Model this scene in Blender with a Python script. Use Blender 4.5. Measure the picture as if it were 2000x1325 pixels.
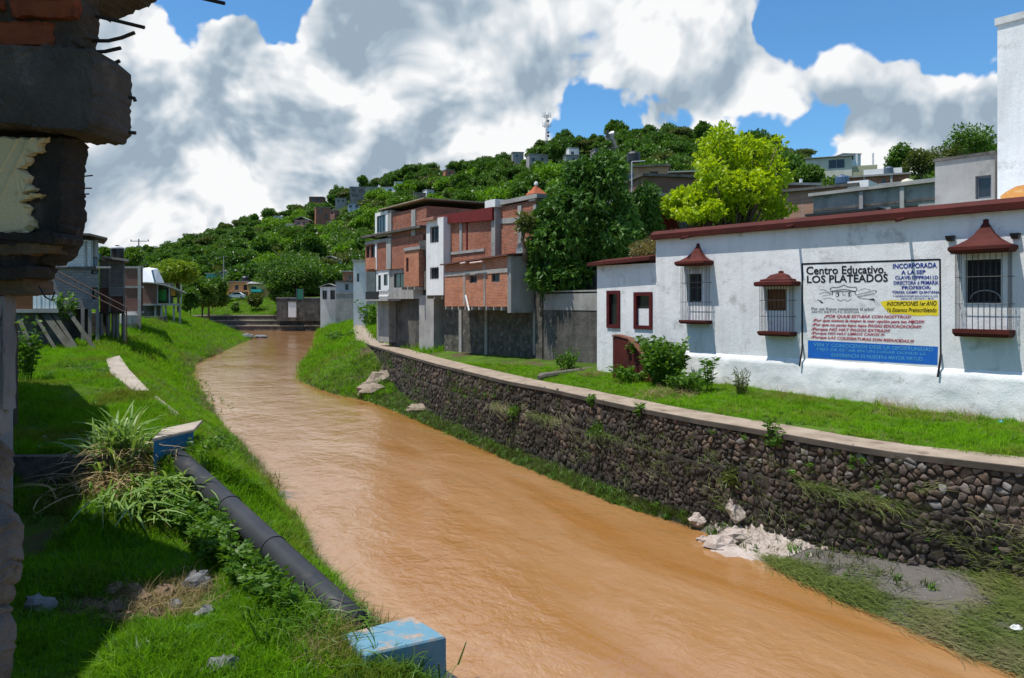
import bpy, math, random
import numpy as np
from mathutils import Vector, Matrix

# ---------------------------------------------------------------- camera, sky, sun, exposure
for _o in list(bpy.data.objects):
    bpy.data.objects.remove(_o)
SC = bpy.context.scene
COL = SC.collection
rng = np.random.default_rng(7)
random.seed(7)
F, HZ, CX, CH = 1500.0, 590.0, 1000.0, 3.0      # photo focal length in px, horizon row, centre column, eye height

cam_d = bpy.data.cameras.new('camera')
cam_d.sensor_width = 36.0
cam_d.lens = 27.0
cam_d.shift_y = -72.5 / 2000.0
cam_d.clip_start = 0.1
cam_d.clip_end = 9000.0
cam = bpy.data.objects.new('camera', cam_d)
COL.objects.link(cam)
cam.location = (0, 0, CH)
cam.rotation_euler = (math.pi / 2, 0, 0)
SC.camera = cam

LIGHT = Vector((0.36, 0.10, -1.0)).normalized()      # the way sunlight travels
sun_d = bpy.data.lights.new('sun', 'SUN')
sun_d.energy = 4.6
sun_d.angle = math.radians(0.53)
sun_d.color = (1.0, 0.955, 0.88)
sun = bpy.data.objects.new('sun', sun_d)
COL.objects.link(sun)
sun.rotation_euler = LIGHT.to_track_quat('-Z', 'Y').to_euler()
SUN_EL = math.asin(-LIGHT.z)
SUN_AZ = math.atan2(-LIGHT.x, -LIGHT.y)              # clockwise from +Y

SC.view_settings.view_transform = 'Standard'
SC.view_settings.look = 'None'
SC.view_settings.exposure = 0.3
SC.view_settings.gamma = 1.0
SC.view_settings.use_curve_mapping = False
SC.cycles.max_bounces = 8
SC.cycles.diffuse_bounces = 3
SC.cycles.transparent_max_bounces = 8
SC.cycles.use_denoising = True


class NT:
    """small helper to write node trees"""
    def __init__(self, tree):
        self.t = tree

    def n(self, kind, **kw):
        nd = self.t.nodes.new(kind)
        for k, v in kw.items():
            if k.startswith('i_'):
                nd.inputs[k[2:].replace('_', ' ')].default_value = v
            else:
                setattr(nd, k, v)
        return nd

    def l(self, a, b):
        self.t.links.new(a, b)

    def val(self, sock, v):
        if hasattr(v, 'is_output') or hasattr(v, 'links'):
            self.l(v, sock)
        else:
            sock.default_value = v

    def math(self, op, a, b=None, c=None, clamp=False):
        nd = self.n('ShaderNodeMath', operation=op)
        nd.use_clamp = clamp
        self.val(nd.inputs[0], a)
        if b is not None:
            self.val(nd.inputs[1], b)
        if c is not None:
            self.val(nd.inputs[2], c)
        return nd.outputs[0]

    def vmath(self, op, a, b=None, out=0):
        nd = self.n('ShaderNodeVectorMath', operation=op)
        self.val(nd.inputs[0], a)
        if b is not None:
            self.val(nd.inputs[1], b)
        return nd.outputs[out]

    def mix(self, f, a, b, kind='MIX'):
        nd = self.n('ShaderNodeMixRGB', blend_type=kind)
        self.val(nd.inputs[0], f)
        self.val(nd.inputs[1], a if not isinstance(a, tuple) else (*a[:3], 1))
        self.val(nd.inputs[2], b if not isinstance(b, tuple) else (*b[:3], 1))
        return nd.outputs[0]

    def noise(self, vec, scale, detail=4, rough=0.55, out='Fac', dist=0.0):
        nd = self.n('ShaderNodeTexNoise')
        if vec is not None:
            self.l(vec, nd.inputs['Vector'])
        nd.inputs['Scale'].default_value = scale
        nd.inputs['Detail'].default_value = detail
        nd.inputs['Roughness'].default_value = rough
        nd.inputs['Distortion'].default_value = dist
        return nd.outputs[out]

    def ramp(self, fac, stops, interp='LINEAR'):
        nd = self.n('ShaderNodeValToRGB')
        cr = nd.color_ramp
        cr.interpolation = interp
        while len(cr.elements) < len(stops):
            cr.elements.new(0.5)
        for e, (p, c) in zip(cr.elements, stops):
            e.position = p
            e.color = (*c, 1) if len(c) == 3 else c
        self.l(fac, nd.inputs[0])
        return nd.outputs[0]

    def maprange(self, v, a, b, c=0.0, d=1.0, smooth=False):
        nd = self.n('ShaderNodeMapRange')
        if smooth:
            nd.interpolation_type = 'SMOOTHSTEP'
        self.val(nd.inputs[0], v)
        nd.inputs[1].default_value = a
        nd.inputs[2].default_value = b
        nd.inputs[3].default_value = c
        nd.inputs[4].default_value = d
        return nd.outputs[0]


# ---- the sky: clear Nishita air with procedural cumulus in front of it
world = bpy.data.worlds.new('World')
SC.world = world
world.use_nodes = True
world.node_tree.nodes.clear()
W = NT(world.node_tree)
sky = W.n('ShaderNodeTexSky', sky_type='NISHITA')
sky.sun_disc = False
sky.sun_elevation = SUN_EL
sky.sun_rotation = SUN_AZ
sky.altitude = 1200
sky.air_density = 1.25
sky.dust_density = 0.3
sky.ozone_density = 2.5
SKY_K = 0.1


def pdir(px, py):
    return Vector(((px - CX) / F, 1.0, (HZ - py) / F)).normalized()


wdir = W.n('ShaderNodeTexCoord').outputs['Generated']
# cloud masses and clear gaps as they stand in the sky: direction, angular size, weight
MASS = [(1000, 110, .30, .15), (640, 170, .28, .16), (330, 330, .32, .22), (760, 300, .20, .14), (1280, 40, .20, .19), (1400, 20, .12, .12),
        (1440, 150, .12, .24), (1780, 220, .17, .30), (1640, 150, .09, .22), (1910, 240, .12, .26), (1330, 185, .08, .20), (560, 440, .26, .22), (300, 460, .25, .20), (230, 130, .14, .08),
        (820, 30, .12, .08), (900, 250, .12, .14), (1000, 200, .10, .12),
        (430, 0, .07, -0.33), (340, 10, .07, -0.28), (580, 0, .06, -0.28), (510, -10, .06, -0.28), (1740, 5, .12, -0.38), (1890, 60, .09, -0.41), (1550, 60, .05, -0.28), (1640, 30, .08, -0.28),
        (1150, 226, .045, -0.36), (1225, 236, .04, -0.33), (1550, 285, .05, -0.36), (1310, 268, .04, -0.28), (1420, 275, .04, -0.23), (1255, 140, .035, -0.23), (1060, 240, .03, -0.10)]


def noise2(vec, scale, detail, rough, out='Fac'):
    nd = W.n('ShaderNodeTexNoise', noise_dimensions='2D')
    W.l(vec, nd.inputs['Vector'])
    nd.inputs['Scale'].default_value = scale; nd.inputs['Detail'].default_value = detail; nd.inputs['Roughness'].default_value = rough
    return nd.outputs[out]


def cloud_density(q):
    """cumulus on the sky dome (q: dome flattened without distortion): broad masses, cauliflower billows, ragged edges"""
    warp = noise2(q, 5.0, 2, 0.5, 'Color')
    wv = W.vmath('ADD', q, W.vmath('MULTIPLY', W.vmath('SUBTRACT', warp, (.5, .5, .5)), (.11, .11, .11)))
    big = noise2(q, 3.2, 2, 0.5)
    vo = W.n('ShaderNodeTexVoronoi', feature='SMOOTH_F1', voronoi_dimensions='2D')
    W.l(wv, vo.inputs['Vector'])
    vo.inputs['Scale'].default_value = 8.0
    vo.inputs['Detail'].default_value = 3.0
    vo.inputs['Roughness'].default_value = 0.52
    vo.inputs['Lacunarity'].default_value = 2.2
    vo.inputs['Smoothness'].default_value = 0.3
    bil = W.math('SUBTRACT', 0.80, vo.outputs['Distance'])
    fine = noise2(wv, 17.0, 5, 0.6)
    return W.math('ADD', W.math('ADD', W.math('MULTIPLY', big, 0.58), W.math('MULTIPLY', bil, 0.46)), W.math('MULTIPLY', fine, 0.24))


nrm = W.vmath('NORMALIZE', wdir)
dome = W.n('ShaderNodeSeparateXYZ'); W.l(nrm, dome.inputs[0])
kz = W.math('DIVIDE', 1.0, W.math('ADD', W.math('MAXIMUM', dome.outputs[2], -.3), 1.0))
fl = W.n('ShaderNodeCombineXYZ')
W.l(W.math('MULTIPLY', dome.outputs[0], kz), fl.inputs[0]); W.l(W.math('MULTIPLY', dome.outputs[1], kz), fl.inputs[1])
d0 = cloud_density(fl.outputs[0])
d1 = cloud_density(W.vmath('ADD', fl.outputs[0], W.vmath('MULTIPLY', fl.outputs[0], (-.055, -.055, 0))))      # a little nearer the overhead sun
wob = noise2(fl.outputs[0], 9.0, 4, 0.55, 'Color')
wnrm = W.vmath('ADD', nrm, W.vmath('MULTIPLY', W.vmath('SUBTRACT', wob, (.5, .5, .5)), (.16, .16, .16)))
bias = None
for (px, py, r, w_) in MASS:
    dist = W.vmath('DISTANCE', wnrm, tuple(pdir(px, py)), out=1)
    b = W.maprange(dist, 0.0, r * 1.5, w_, 0.0, smooth=True)
    bias = b if bias is None else W.math('ADD', bias, b)
cover = W.math('ADD', W.math('ADD', d0, bias), -0.055)
alpha = W.maprange(cover, 0.41, 0.515, smooth=True)
thick = W.maprange(cover, 0.54, 0.80, smooth=True)
relief = W.math('MULTIPLY', W.math('SUBTRACT', d0, d1), 3.4)
soft = noise2(fl.outputs[0], 5.0, 3, 0.5)
dark = W.math('MULTIPLY', thick, W.maprange(soft, .36, .68, smooth=True))
lum = W.math('ADD', W.math('ADD', relief, 0.76), W.math('MULTIPLY', dark, -0.50))
lit = W.maprange(lum, 0.0, 1.0)
ccol = W.ramp(lit, [(0.0, (.27, .345, .42)), (.3, (.38, .45, .515)), (.55, (.52, .57, .615)), (.80, (.655, .68, .705)), (1.0, (.78, .785, .79))])
ccol10 = W.mix(1.0, ccol, (1 / SKY_K,) * 3, 'MULTIPLY')
blue = W.mix(1.0, sky.outputs[0], (.60, 1.0, 1.26), 'MULTIPLY')
final = W.mix(alpha, blue, ccol10)
bg = W.n('ShaderNodeBackground')
bg.inputs['Strength'].default_value = SKY_K
W.l(final, bg.inputs['Color'])
wo = W.n('ShaderNodeOutputWorld')
W.l(bg.outputs[0], wo.inputs['Surface'])
world.cycles.sampling_method = 'MANUAL'
world.cycles.sample_map_resolution = 512

# ---------------------------------------------------------------- helpers
def P(px, py, Y):
    """the point seen at a photo pixel, at distance Y along the view"""
    return Vector(((px - CX) / F * Y, Y, CH - (py - HZ) / F * Y))


def G(px, py, z):
    """the point seen at a photo pixel lying at height z"""
    return P(px, py, (CH - z) * F / (py - HZ))


def hash2(ix, iy, s):
    n = (ix * 374761393 + iy * 668265263 + s * 974634541) & 0xffffffff
    n = ((n ^ (n >> 13)) * 1274126177) & 0xffffffff
    return ((n ^ (n >> 16)) & 0xffff) / 65535.0


def vnoise(x, y, s=0):
    x = np.asarray(x, float); y = np.asarray(y, float)
    ix = np.floor(x).astype(np.int64); iy = np.floor(y).astype(np.int64)
    fx = x - ix; fy = y - iy
    fx = fx * fx * (3 - 2 * fx); fy = fy * fy * (3 - 2 * fy)
    a = hash2(ix, iy, s); b = hash2(ix + 1, iy, s); c = hash2(ix, iy + 1, s); d = hash2(ix + 1, iy + 1, s)
    return (a * (1 - fx) + b * fx) * (1 - fy) + (c * (1 - fx) + d * fx) * fy - 0.5


def fbm(x, y, s=0, o=4):
    v = 0; a = 1; f = 1
    for k in range(o):
        v = v + a * vnoise(x * f, y * f, s + k); a *= .5; f *= 2.1
    return v


MATS = {}


def material(name, build):
    if name in MATS:
        return MATS[name]
    m = bpy.data.materials.new(name)
    m.use_nodes = True
    m.node_tree.nodes.clear()
    T = NT(m.node_tree)
    out = T.n('ShaderNodeOutputMaterial')
    sh = build(T)
    T.l(sh, out.inputs['Surface'])
    MATS[name] = m
    return m


def bsdf(T, color, rough=0.8, spec=0.3, bump=None, bump_s=0.3, bump_d=0.02, metal=0.0):
    p = T.n('ShaderNodeBsdfPrincipled')
    T.val(p.inputs['Base Color'], color if not isinstance(color, tuple) else (*color[:3], 1))
    T.val(p.inputs['Roughness'], rough)
    p.inputs['Specular IOR Level'].default_value = spec
    p.inputs['Metallic'].default_value = metal
    if bump is not None:
        b = T.n('ShaderNodeBump')
        b.inputs['Strength'].default_value = bump_s
        b.inputs['Distance'].default_value = bump_d
        T.l(bump, b.inputs['Height'])
        T.l(b.outputs[0], p.inputs['Normal'])
    return p.outputs[0]


def pos(T):
    return T.n('ShaderNodeNewGeometry').outputs['Position']


def stucco(name, c1, c2, c3=None, rough=0.9, s1=0.9, s2=7.0, bump=0.35, bump_d=0.02, stain=0.5, streak=0.0):
    """painted plaster or concrete: two tones, stains, fine grain"""
    def b(T):
        p = pos(T)
        big = T.maprange(T.noise(p, s1, 6, .6), .35, .65)
        col = T.mix(big, c1, c2)
        if c3 is not None:
            st = T.maprange(T.noise(p, s1 * 1.7, 8, .68), .56, .68)
            col = T.mix(T.math('MULTIPLY', st, stain), col, c3)
        if streak:
            sp = T.vmath('MULTIPLY', p, (1.3, 1.3, .16))
            sk = T.maprange(T.noise(sp, 1.5, 7, .66), .48, .72)
            col = T.mix(T.math('MULTIPLY', sk, streak), col, c3 or c2)
        g = T.noise(p, s2, 6, .62)
        gg = T.noise(p, s2 * 9, 3, .6)
        h = T.math('ADD', g, T.math('MULTIPLY', gg, .35))
        col = T.mix(.16, col, T.ramp(gg, [(.3, (.35, .35, .35)), (.7, (1, 1, 1))]), 'MULTIPLY')
        return bsdf(T, col, rough, .2, h, bump, bump_d)
    return material(name, b)


def plain(name, c, rough=0.6, spec=0.4, var=0.25, scale=12, metal=0.0, bump=0.12):
    def b(T):
        p = pos(T)
        n = T.noise(p, scale, 5, .6)
        col = T.mix(T.math('MULTIPLY', T.maprange(n, .35, .7), var), c, tuple(x * .45 for x in c))
        return bsdf(T, col, rough, spec, n, bump, .01, metal)
    return material(name, b)


def brickmat(name, d, c1, c2, mortar, bw=.25, bh=.075, stain=.5):
    """small red brick laid in rows along horizontal direction d (and square to it)"""
    def b(T):
        p = pos(T)
        sx = T.vmath('DOT_PRODUCT', p, (d[0] + -d[1], d[1] + d[0], 0), out=1)
        z = T.n('ShaderNodeSeparateXYZ'); T.l(p, z.inputs[0])
        v = T.n('ShaderNodeCombineXYZ')
        wob = T.math('MULTIPLY', T.noise(p, 1.2, 3), .05)
        T.l(sx, v.inputs[0]); T.l(T.math('ADD', z.outputs[2], wob), v.inputs[1])
        br = T.n('ShaderNodeTexBrick')
        T.l(v.outputs[0], br.inputs['Vector'])
        br.inputs['Color1'].default_value = (*c1, 1)
        br.inputs['Color2'].default_value = (*c2, 1)
        br.inputs['Mortar'].default_value = (*mortar, 1)
        br.inputs['Scale'].default_value = 1.0
        br.inputs['Mortar Size'].default_value = .011
        br.inputs['Mortar Smooth'].default_value = .3
        br.inputs['Bias'].default_value = 0.0
        br.inputs['Brick Width'].default_value = bw
        br.inputs['Row Height'].default_value = bh
        st = T.maprange(T.noise(p, .9, 7, .65), .45, .7)
        col = T.mix(T.math('MULTIPLY', st, stain), br.outputs['Color'], tuple(x * .4 for x in c1))
        pale = T.maprange(T.noise(p, 1.6, 7, .7), .56, .70)
        col = T.mix(T.math('MULTIPLY', pale, .45), col, mortar)
        h = T.math('ADD', T.math('MULTIPLY', br.outputs['Fac'], -1.0), T.math('MULTIPLY', T.noise(p, 30, 3), .5))
        return bsdf(T, col, .92, .15, h, .6, .015)
    return material(name, b)


def leafmat(name, c1, c2, trans=.45, gloss=.35, tc=None, attr=True, patch=0.0, patch_c=None, rough=.45):
    """foliage: each leaf or tuft its own tone between c1 and c2, light passing through"""
    def b(T):
        if attr:
            a = T.n('ShaderNodeAttribute', attribute_name='tint').outputs['Fac']
        else:
            a = T.n('ShaderNodeObjectInfo').outputs['Random']
        nb = T.noise(pos(T), .55, 3, .5)
        f = T.math('ADD', T.math('MULTIPLY', a, .75), T.math('MULTIPLY', T.math('SUBTRACT', nb, .375), 1.0), clamp=True)
        col = T.mix(f, c1, c2)
        if patch:
            pz = T.maprange(T.noise(pos(T), .32, 5, .62), .50, .66)
            col = T.mix(T.math('MULTIPLY', pz, patch), col, patch_c)
        p = T.n('ShaderNodeBsdfPrincipled')
        T.l(col, p.inputs['Base Color'])
        p.inputs['Roughness'].default_value = rough
        p.inputs['Specular IOR Level'].default_value = gloss
        tr = T.n('ShaderNodeBsdfTranslucent')
        T.l(T.mix(1.0, col, tc or (1.25, 1.25, .6), 'MULTIPLY'), tr.inputs['Color'])
        mx = T.n('ShaderNodeMixShader')
        mx.inputs[0].default_value = trans
        T.l(p.outputs[0], mx.inputs[1]); T.l(tr.outputs[0], mx.inputs[2])
        return mx.outputs[0]
    return material(name, b)


def tag(o, label=None, cat=None, group=None, kind=None):
    if label: o['label'] = label
    if cat: o['category'] = cat
    if group: o['group'] = group
    if kind: o['kind'] = kind
    return o


def thing(name, label, cat, loc, group=None):
    o = bpy.data.objects.new(name, None)
    o.empty_display_size = .2
    COL.objects.link(o)
    o.location = loc
    return tag(o, label, cat, group)


def root_of(par):
    v = Vector((0, 0, 0))
    while par is not None:
        if par.type == 'EMPTY':
            v = Vector(par.location)
        par = par.parent
    return v


def link(name, me, mat=None, parent=None):
    o = bpy.data.objects.new(name, me)
    COL.objects.link(o)
    if mat is not None and not me.materials:
        me.materials.append(mat)
    if parent is not None:
        o.parent = parent
        if parent.type == 'EMPTY':
            o.matrix_parent_inverse = Matrix.Translation(-Vector(parent.location))
    return o


def npmesh(name, verts, faces, tint=None, smooth=False):
    verts = np.asarray(verts, dtype=np.float32).reshape(-1, 3)
    faces = np.asarray(faces, dtype=np.int32)
    k = faces.shape[1]
    me = bpy.data.meshes.new(name)
    me.vertices.add(len(verts)); me.vertices.foreach_set('co', verts.ravel())
    me.loops.add(faces.size); me.loops.foreach_set('vertex_index', faces.ravel())
    me.polygons.add(len(faces))
    me.polygons.foreach_set('loop_start', np.arange(0, faces.size, k, dtype=np.int32))
    if smooth:
        me.polygons.foreach_set('use_smooth', np.ones(len(faces), dtype=bool))
    if tint is not None:
        at = me.attributes.new('tint', 'FLOAT', 'POINT')
        at.data.foreach_set('value', np.asarray(tint, dtype=np.float32))
    me.update(calc_edges=True)
    me.validate()
    return me


def copy_tree(o, loc, rotz=0.0, scale=1.0):
    """a copy of a thing and its parts, sharing mesh data"""
    c = o.copy(); COL.objects.link(c)
    c.location = loc; c.rotation_euler = (0, 0, rotz)
    c.scale = (scale, scale, scale) if not isinstance(scale, tuple) else scale
    for ch in o.children:
        k = ch.copy(); COL.objects.link(k); k.parent = c
        for g in ch.children:
            h = g.copy(); COL.objects.link(h); h.parent = k
    return c


class MB:
    """collects quads, boxes, tubes in one frame; build() links them as one mesh"""
    def __init__(self, M=None):
        self.v = []; self.f = []; self.M = M or Matrix.Identity(4)

    def p(self, co):
        self.v.append(tuple(self.M @ Vector(co)))
        return len(self.v) - 1

    def face(self, pts):
        self.f.append([self.p(q) for q in pts])

    def box(self, x0, x1, y0, y1, z0, z1, taper=0.0, skip=''):
        t = taper
        c = [(x0, y0, z0), (x1, y0, z0), (x1, y1, z0), (x0, y1, z0),
             (x0 + t, y0 + t, z1), (x1 - t, y0 + t, z1), (x1 - t, y1 - t, z1), (x0 + t, y1 - t, z1)]
        i = [self.p(q) for q in c]
        fs = {'b': (0, 3, 2, 1), 't': (4, 5, 6, 7), 'f': (0, 1, 5, 4), 'r': (1, 2, 6, 5), 'k': (2, 3, 7, 6), 'l': (3, 0, 4, 7)}
        for k, a in fs.items():
            if k not in skip:
                self.f.append([i[j] for j in a])
        return self

    def tube(self, path, r, n=8, caps=True):
        path = [Vector(q) for q in path]
        rs = r if isinstance(r, (list, tuple)) else [r] * len(path)
        rings = []
        for k, q in enumerate(path):
            d = (path[min(k + 1, len(path) - 1)] - path[max(k - 1, 0)]).normalized()
            up = Vector((0, 0, 1)) if abs(d.z) < .9 else Vector((1, 0, 0))
            a = d.cross(up).normalized(); b = a.cross(d)
            rings.append([self.p(q + (a * math.cos(t) + b * math.sin(t)) * rs[k]) for t in [2 * math.pi * j / n for j in range(n)]])
        for a, b in zip(rings, rings[1:]):
            for j in range(n):
                self.f.append([a[j], a[(j + 1) % n], b[(j + 1) % n], b[j]])
        if caps:
            self.f.append(rings[0][::-1]); self.f.append(rings[-1])
        return self

    def rings(self, rows, close=True, cap=True):
        """loft through rows of points"""
        ids = [[self.p(q) for q in r] for r in rows]
        n = len(rows[0])
        for a, b in zip(ids, ids[1:]):
            for j in range(n if close else n - 1):
                self.f.append([a[j], a[(j + 1) % n], b[(j + 1) % n], b[j]])
        if cap:
            self.f.append(ids[0][::-1]); self.f.append(ids[-1])
        return self

    def wall(self, x0, x1, z0, z1, y, holes=(), depth=.15):
        """a wall sheet facing -y with rectangular openings and their reveals"""
        xs = sorted({x0, x1, *[h[0] for h in holes], *[h[2] for h in holes]})
        zs = sorted({z0, z1, *[h[1] for h in holes], *[h[3] for h in holes]})
        xs = [x for x in xs if x0 <= x <= x1]; zs = [z for z in zs if z0 <= z <= z1]
        for a, b in zip(xs, xs[1:]):
            for c, d in zip(zs, zs[1:]):
                mx, mz = (a + b) / 2, (c + d) / 2
                if any(h[0] < mx < h[2] and h[1] < mz < h[3] for h in holes):
                    continue
                self.face([(a, y, c), (b, y, c), (b, y, d), (a, y, d)])
        for (a, c, b, d) in holes:
            e = y + depth
            self.face([(a, y, c), (a, e, c), (b, e, c), (b, y, c)])
            self.face([(a, y, d), (b, y, d), (b, e, d), (a, e, d)])
            self.face([(a, y, c), (a, y, d), (a, e, d), (a, e, c)])
            self.face([(b, y, c), (b, e, c), (b, e, d), (b, y, d)])
        return self

    def mesh(self, name, smooth=False):
        me = bpy.data.meshes.new(name)
        me.from_pydata(self.v, [], self.f)
        if smooth:
            for q in me.polygons:
                q.use_smooth = True
        me.update()
        return me

    def build(self, name, mat, parent=None, smooth=False):
        return link(name, self.mesh(name, smooth), mat, parent)


class Plane:
    """an upright wall plane X = a - tan(th) Y; local x runs along it towards the viewer's right, y into it"""
    def __init__(self, a, deg):
        th = math.radians(deg)
        self.a = a; self.c = math.cos(th); self.s = math.sin(th); self.t = math.tan(th)
        self.d = Vector((self.s, -self.c, 0)); self.m = Vector((self.c, self.s, 0))
        self.M = Matrix((( self.d.x, self.m.x, 0, a), (self.d.y, self.m.y, 0, 0), (0, 0, 1, 0), (0, 0, 0, 1)))
        self.x0 = CX - F * self.t

    def sz(self, px, py, v=0.0):
        a = self.a + v / self.c
        Y = F * a / (px - self.x0)
        return ((v * self.s - Y) / self.c, CH - (py - HZ) * a / (px - self.x0))

    def rect(self, x0, y0, x1, y1, v=0.0):
        """photo rectangle -> (s0, z_bottom, s1, z_top)"""
        xm = (x0 + x1) / 2
        return (self.sz(x0, y0, v)[0], self.sz(xm, y1, v)[1], self.sz(x1, y0, v)[0], self.sz(xm, y0, v)[1])

    def w(self, s, v, z):
        return self.M @ Vector((s, v, z))


def leaf_quads(C, D, L, Wd, seed=0, fold=.25):
    """rhombic leaves: centre base C, tip direction D, length L, half-width Wd"""
    r = np.random.default_rng(seed)
    n = len(C)
    D = D / (np.linalg.norm(D, axis=1, keepdims=True) + 1e-9)
    R = r.normal(size=(n, 3))
    S = np.cross(D, R); S /= (np.linalg.norm(S, axis=1, keepdims=True) + 1e-9)
    N = np.cross(S, D)
    L = np.broadcast_to(np.asarray(L, float), (n,))[:, None]; Wd = np.broadcast_to(np.asarray(Wd, float), (n,))[:, None]
    mid = C + D * L * .45
    V = np.stack([C, mid + S * Wd - N * Wd * fold, C + D * L, mid - S * Wd - N * Wd * fold], 1).reshape(-1, 3)
    Q = (np.arange(n)[:, None] * 4 + np.arange(4)[None, :])
    return V, Q


def in_blobs(blobs, n, r, shell=.55):
    """points in a union of ellipsoids, thicker towards their outsides"""
    vols = np.array([b[3] * b[4] * b[5] for b in blobs]) ** .75
    k = r.choice(len(blobs), n, p=vols / vols.sum())
    B = np.array(blobs)[k]
    u = r.normal(size=(n, 3)); u /= np.linalg.norm(u, axis=1, keepdims=True)
    rad = shell + (1.08 - shell) * r.random(n) ** .7
    return B[:, :3] + u * B[:, 3:6] * rad[:, None], u, k


def scatter(name, protos, pts, rot, scl, mat_label=None, idx=None):
    """GN: one object that carries many small plants; protos are meshes"""
    n = len(pts)
    me = bpy.data.meshes.new(name)
    me.vertices.add(n); me.vertices.foreach_set('co', np.asarray(pts, np.float32).ravel())
    a = me.attributes.new('rot', 'FLOAT_VECTOR', 'POINT'); a.data.foreach_set('vector', np.asarray(rot, np.float32).ravel())
    a = me.attributes.new('scl', 'FLOAT', 'POINT'); a.data.foreach_set('value', np.asarray(scl, np.float32))
    a = me.attributes.new('pick', 'INT', 'POINT')
    a.data.foreach_set('value', np.asarray(idx if idx is not None else rng.integers(0, len(protos), n), np.int32))
    me.update()
    o = link(name, me)
    ng = bpy.data.node_groups.new(name, 'GeometryNodeTree')
    ng.interface.new_socket('Geometry', in_out='INPUT', socket_type='NodeSocketGeometry')
    ng.interface.new_socket('Geometry', in_out='OUTPUT', socket_type='NodeSocketGeometry')
    T = NT(ng)
    gi = T.n('NodeGroupInput'); go = T.n('NodeGroupOutput')
    jn = T.n('GeometryNodeJoinGeometry')
    for pm in reversed(protos):
        po = bpy.data.objects.new(name + '_source', pm)      # never linked to the scene: only a source of copies
        oi = T.n('GeometryNodeObjectInfo')
        oi.inputs['Object'].default_value = po
        oi.inputs['As Instance'].default_value = True
        T.l(oi.outputs['Geometry'], jn.inputs[0])
    ip = T.n('GeometryNodeInstanceOnPoints')
    ip.inputs['Pick Instance'].default_value = True

    def attr(nm, ty):
        x = T.n('GeometryNodeInputNamedAttribute', data_type=ty)
        x.inputs['Name'].default_value = nm
        return x.outputs[0]
    T.l(gi.outputs[0], ip.inputs['Points']); T.l(jn.outputs[0], ip.inputs['Instance'])
    T.l(attr('pick', 'INT'), ip.inputs['Instance Index'])
    T.l(attr('rot', 'FLOAT_VECTOR'), ip.inputs['Rotation']); T.l(attr('scl', 'FLOAT'), ip.inputs['Scale'])
    T.l(ip.outputs[0], go.inputs[0])
    md = o.modifiers.new('scatter', 'NODES'); md.node_group = ng
    return o

# ---------------------------------------------------------------- the ground, river and hill
ZW = -2.7                                             # water level; path level is 0


def tab(*p):
    ys = [q[0] for q in p]; xs = [q[1] for q in p]
    return lambda Y: np.interp(Y, ys, xs)


shoreL = tab((-30, 5), (5, 1.2), (9, -.1), (11.6, -1.2), (14.5, -3.0), (17.4, -4.65), (19.5, -5.35), (22.2, -6.8), (27.6, -9.2), (34.2, -12.8),
             (42.7, -17), (55, -23), (70, -29), (96, -35), (122, -41), (132, -52), (142, -75), (152, -110), (170, -150))
bankW = tab((-30, 1), (9, 1.0), (15, 1.4), (18, 2.2), (22, 3), (27, 3.7), (40, 5), (70, 7), (122, 11), (160, 12))
zTop = tab((-30, -2.3), (5, -2.3), (10, -2.2), (15, -1.95), (17.0, -1.45), (17.95, -1.2), (18.15, -.72), (21.6, -.6), (27, -.25), (40, 0), (55, .25), (75, .6),
           (120, 1.0), (160, 1.2), (175, 3.6), (220, 4.5))
xWall = tab((-30, 39), (5, 15.6), (13.85, 9.23), (15.05, 7.70), (16.0, 6.95), (17.8, 5.85), (19.4, 4.75), (21.6, 3.5), (26.5, 1.2), (28.7, -.1), (37.2, -3.75),
            (52.3, -9.5), (60.8, -12.3), (90, -18.6), (128, -26), (150, -31), (158, -33), (220, -50))
shoreR = tab((-30, 35), (5, 12), (11.7, 7.8), (12.4, 7.4), (13.6, 6.8), (15.3, 6.1), (17.4, 5.5), (19.7, 4.4), (21.6, 2.9), (24.1, 1.6), (27.1, .1),
             (31.7, -2.1), (38, -5.1), (43.8, -8.1), (47.5, -11), (55, -15.2), (65.8, -18.2), (77.7, -20.5), (110, -28), (138, -35), (152, -38), (170, -40))
zFoot = tab((-30, -1.9), (8, -1.9), (13.85, -1.95), (16, -2.2), (19.5, -2.5), (27, -2.5), (36, -2.5), (44, -2.2), (48, -1.5), (52, -.5), (54.5, -.02), (220, 0))
zHouse = tab((-30, 0), (5, 0), (18.6, .10), (30, .45), (32, .54), (60, .7), (120, .9), (157, 1.0), (172, 4.0), (220, 5))

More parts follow.
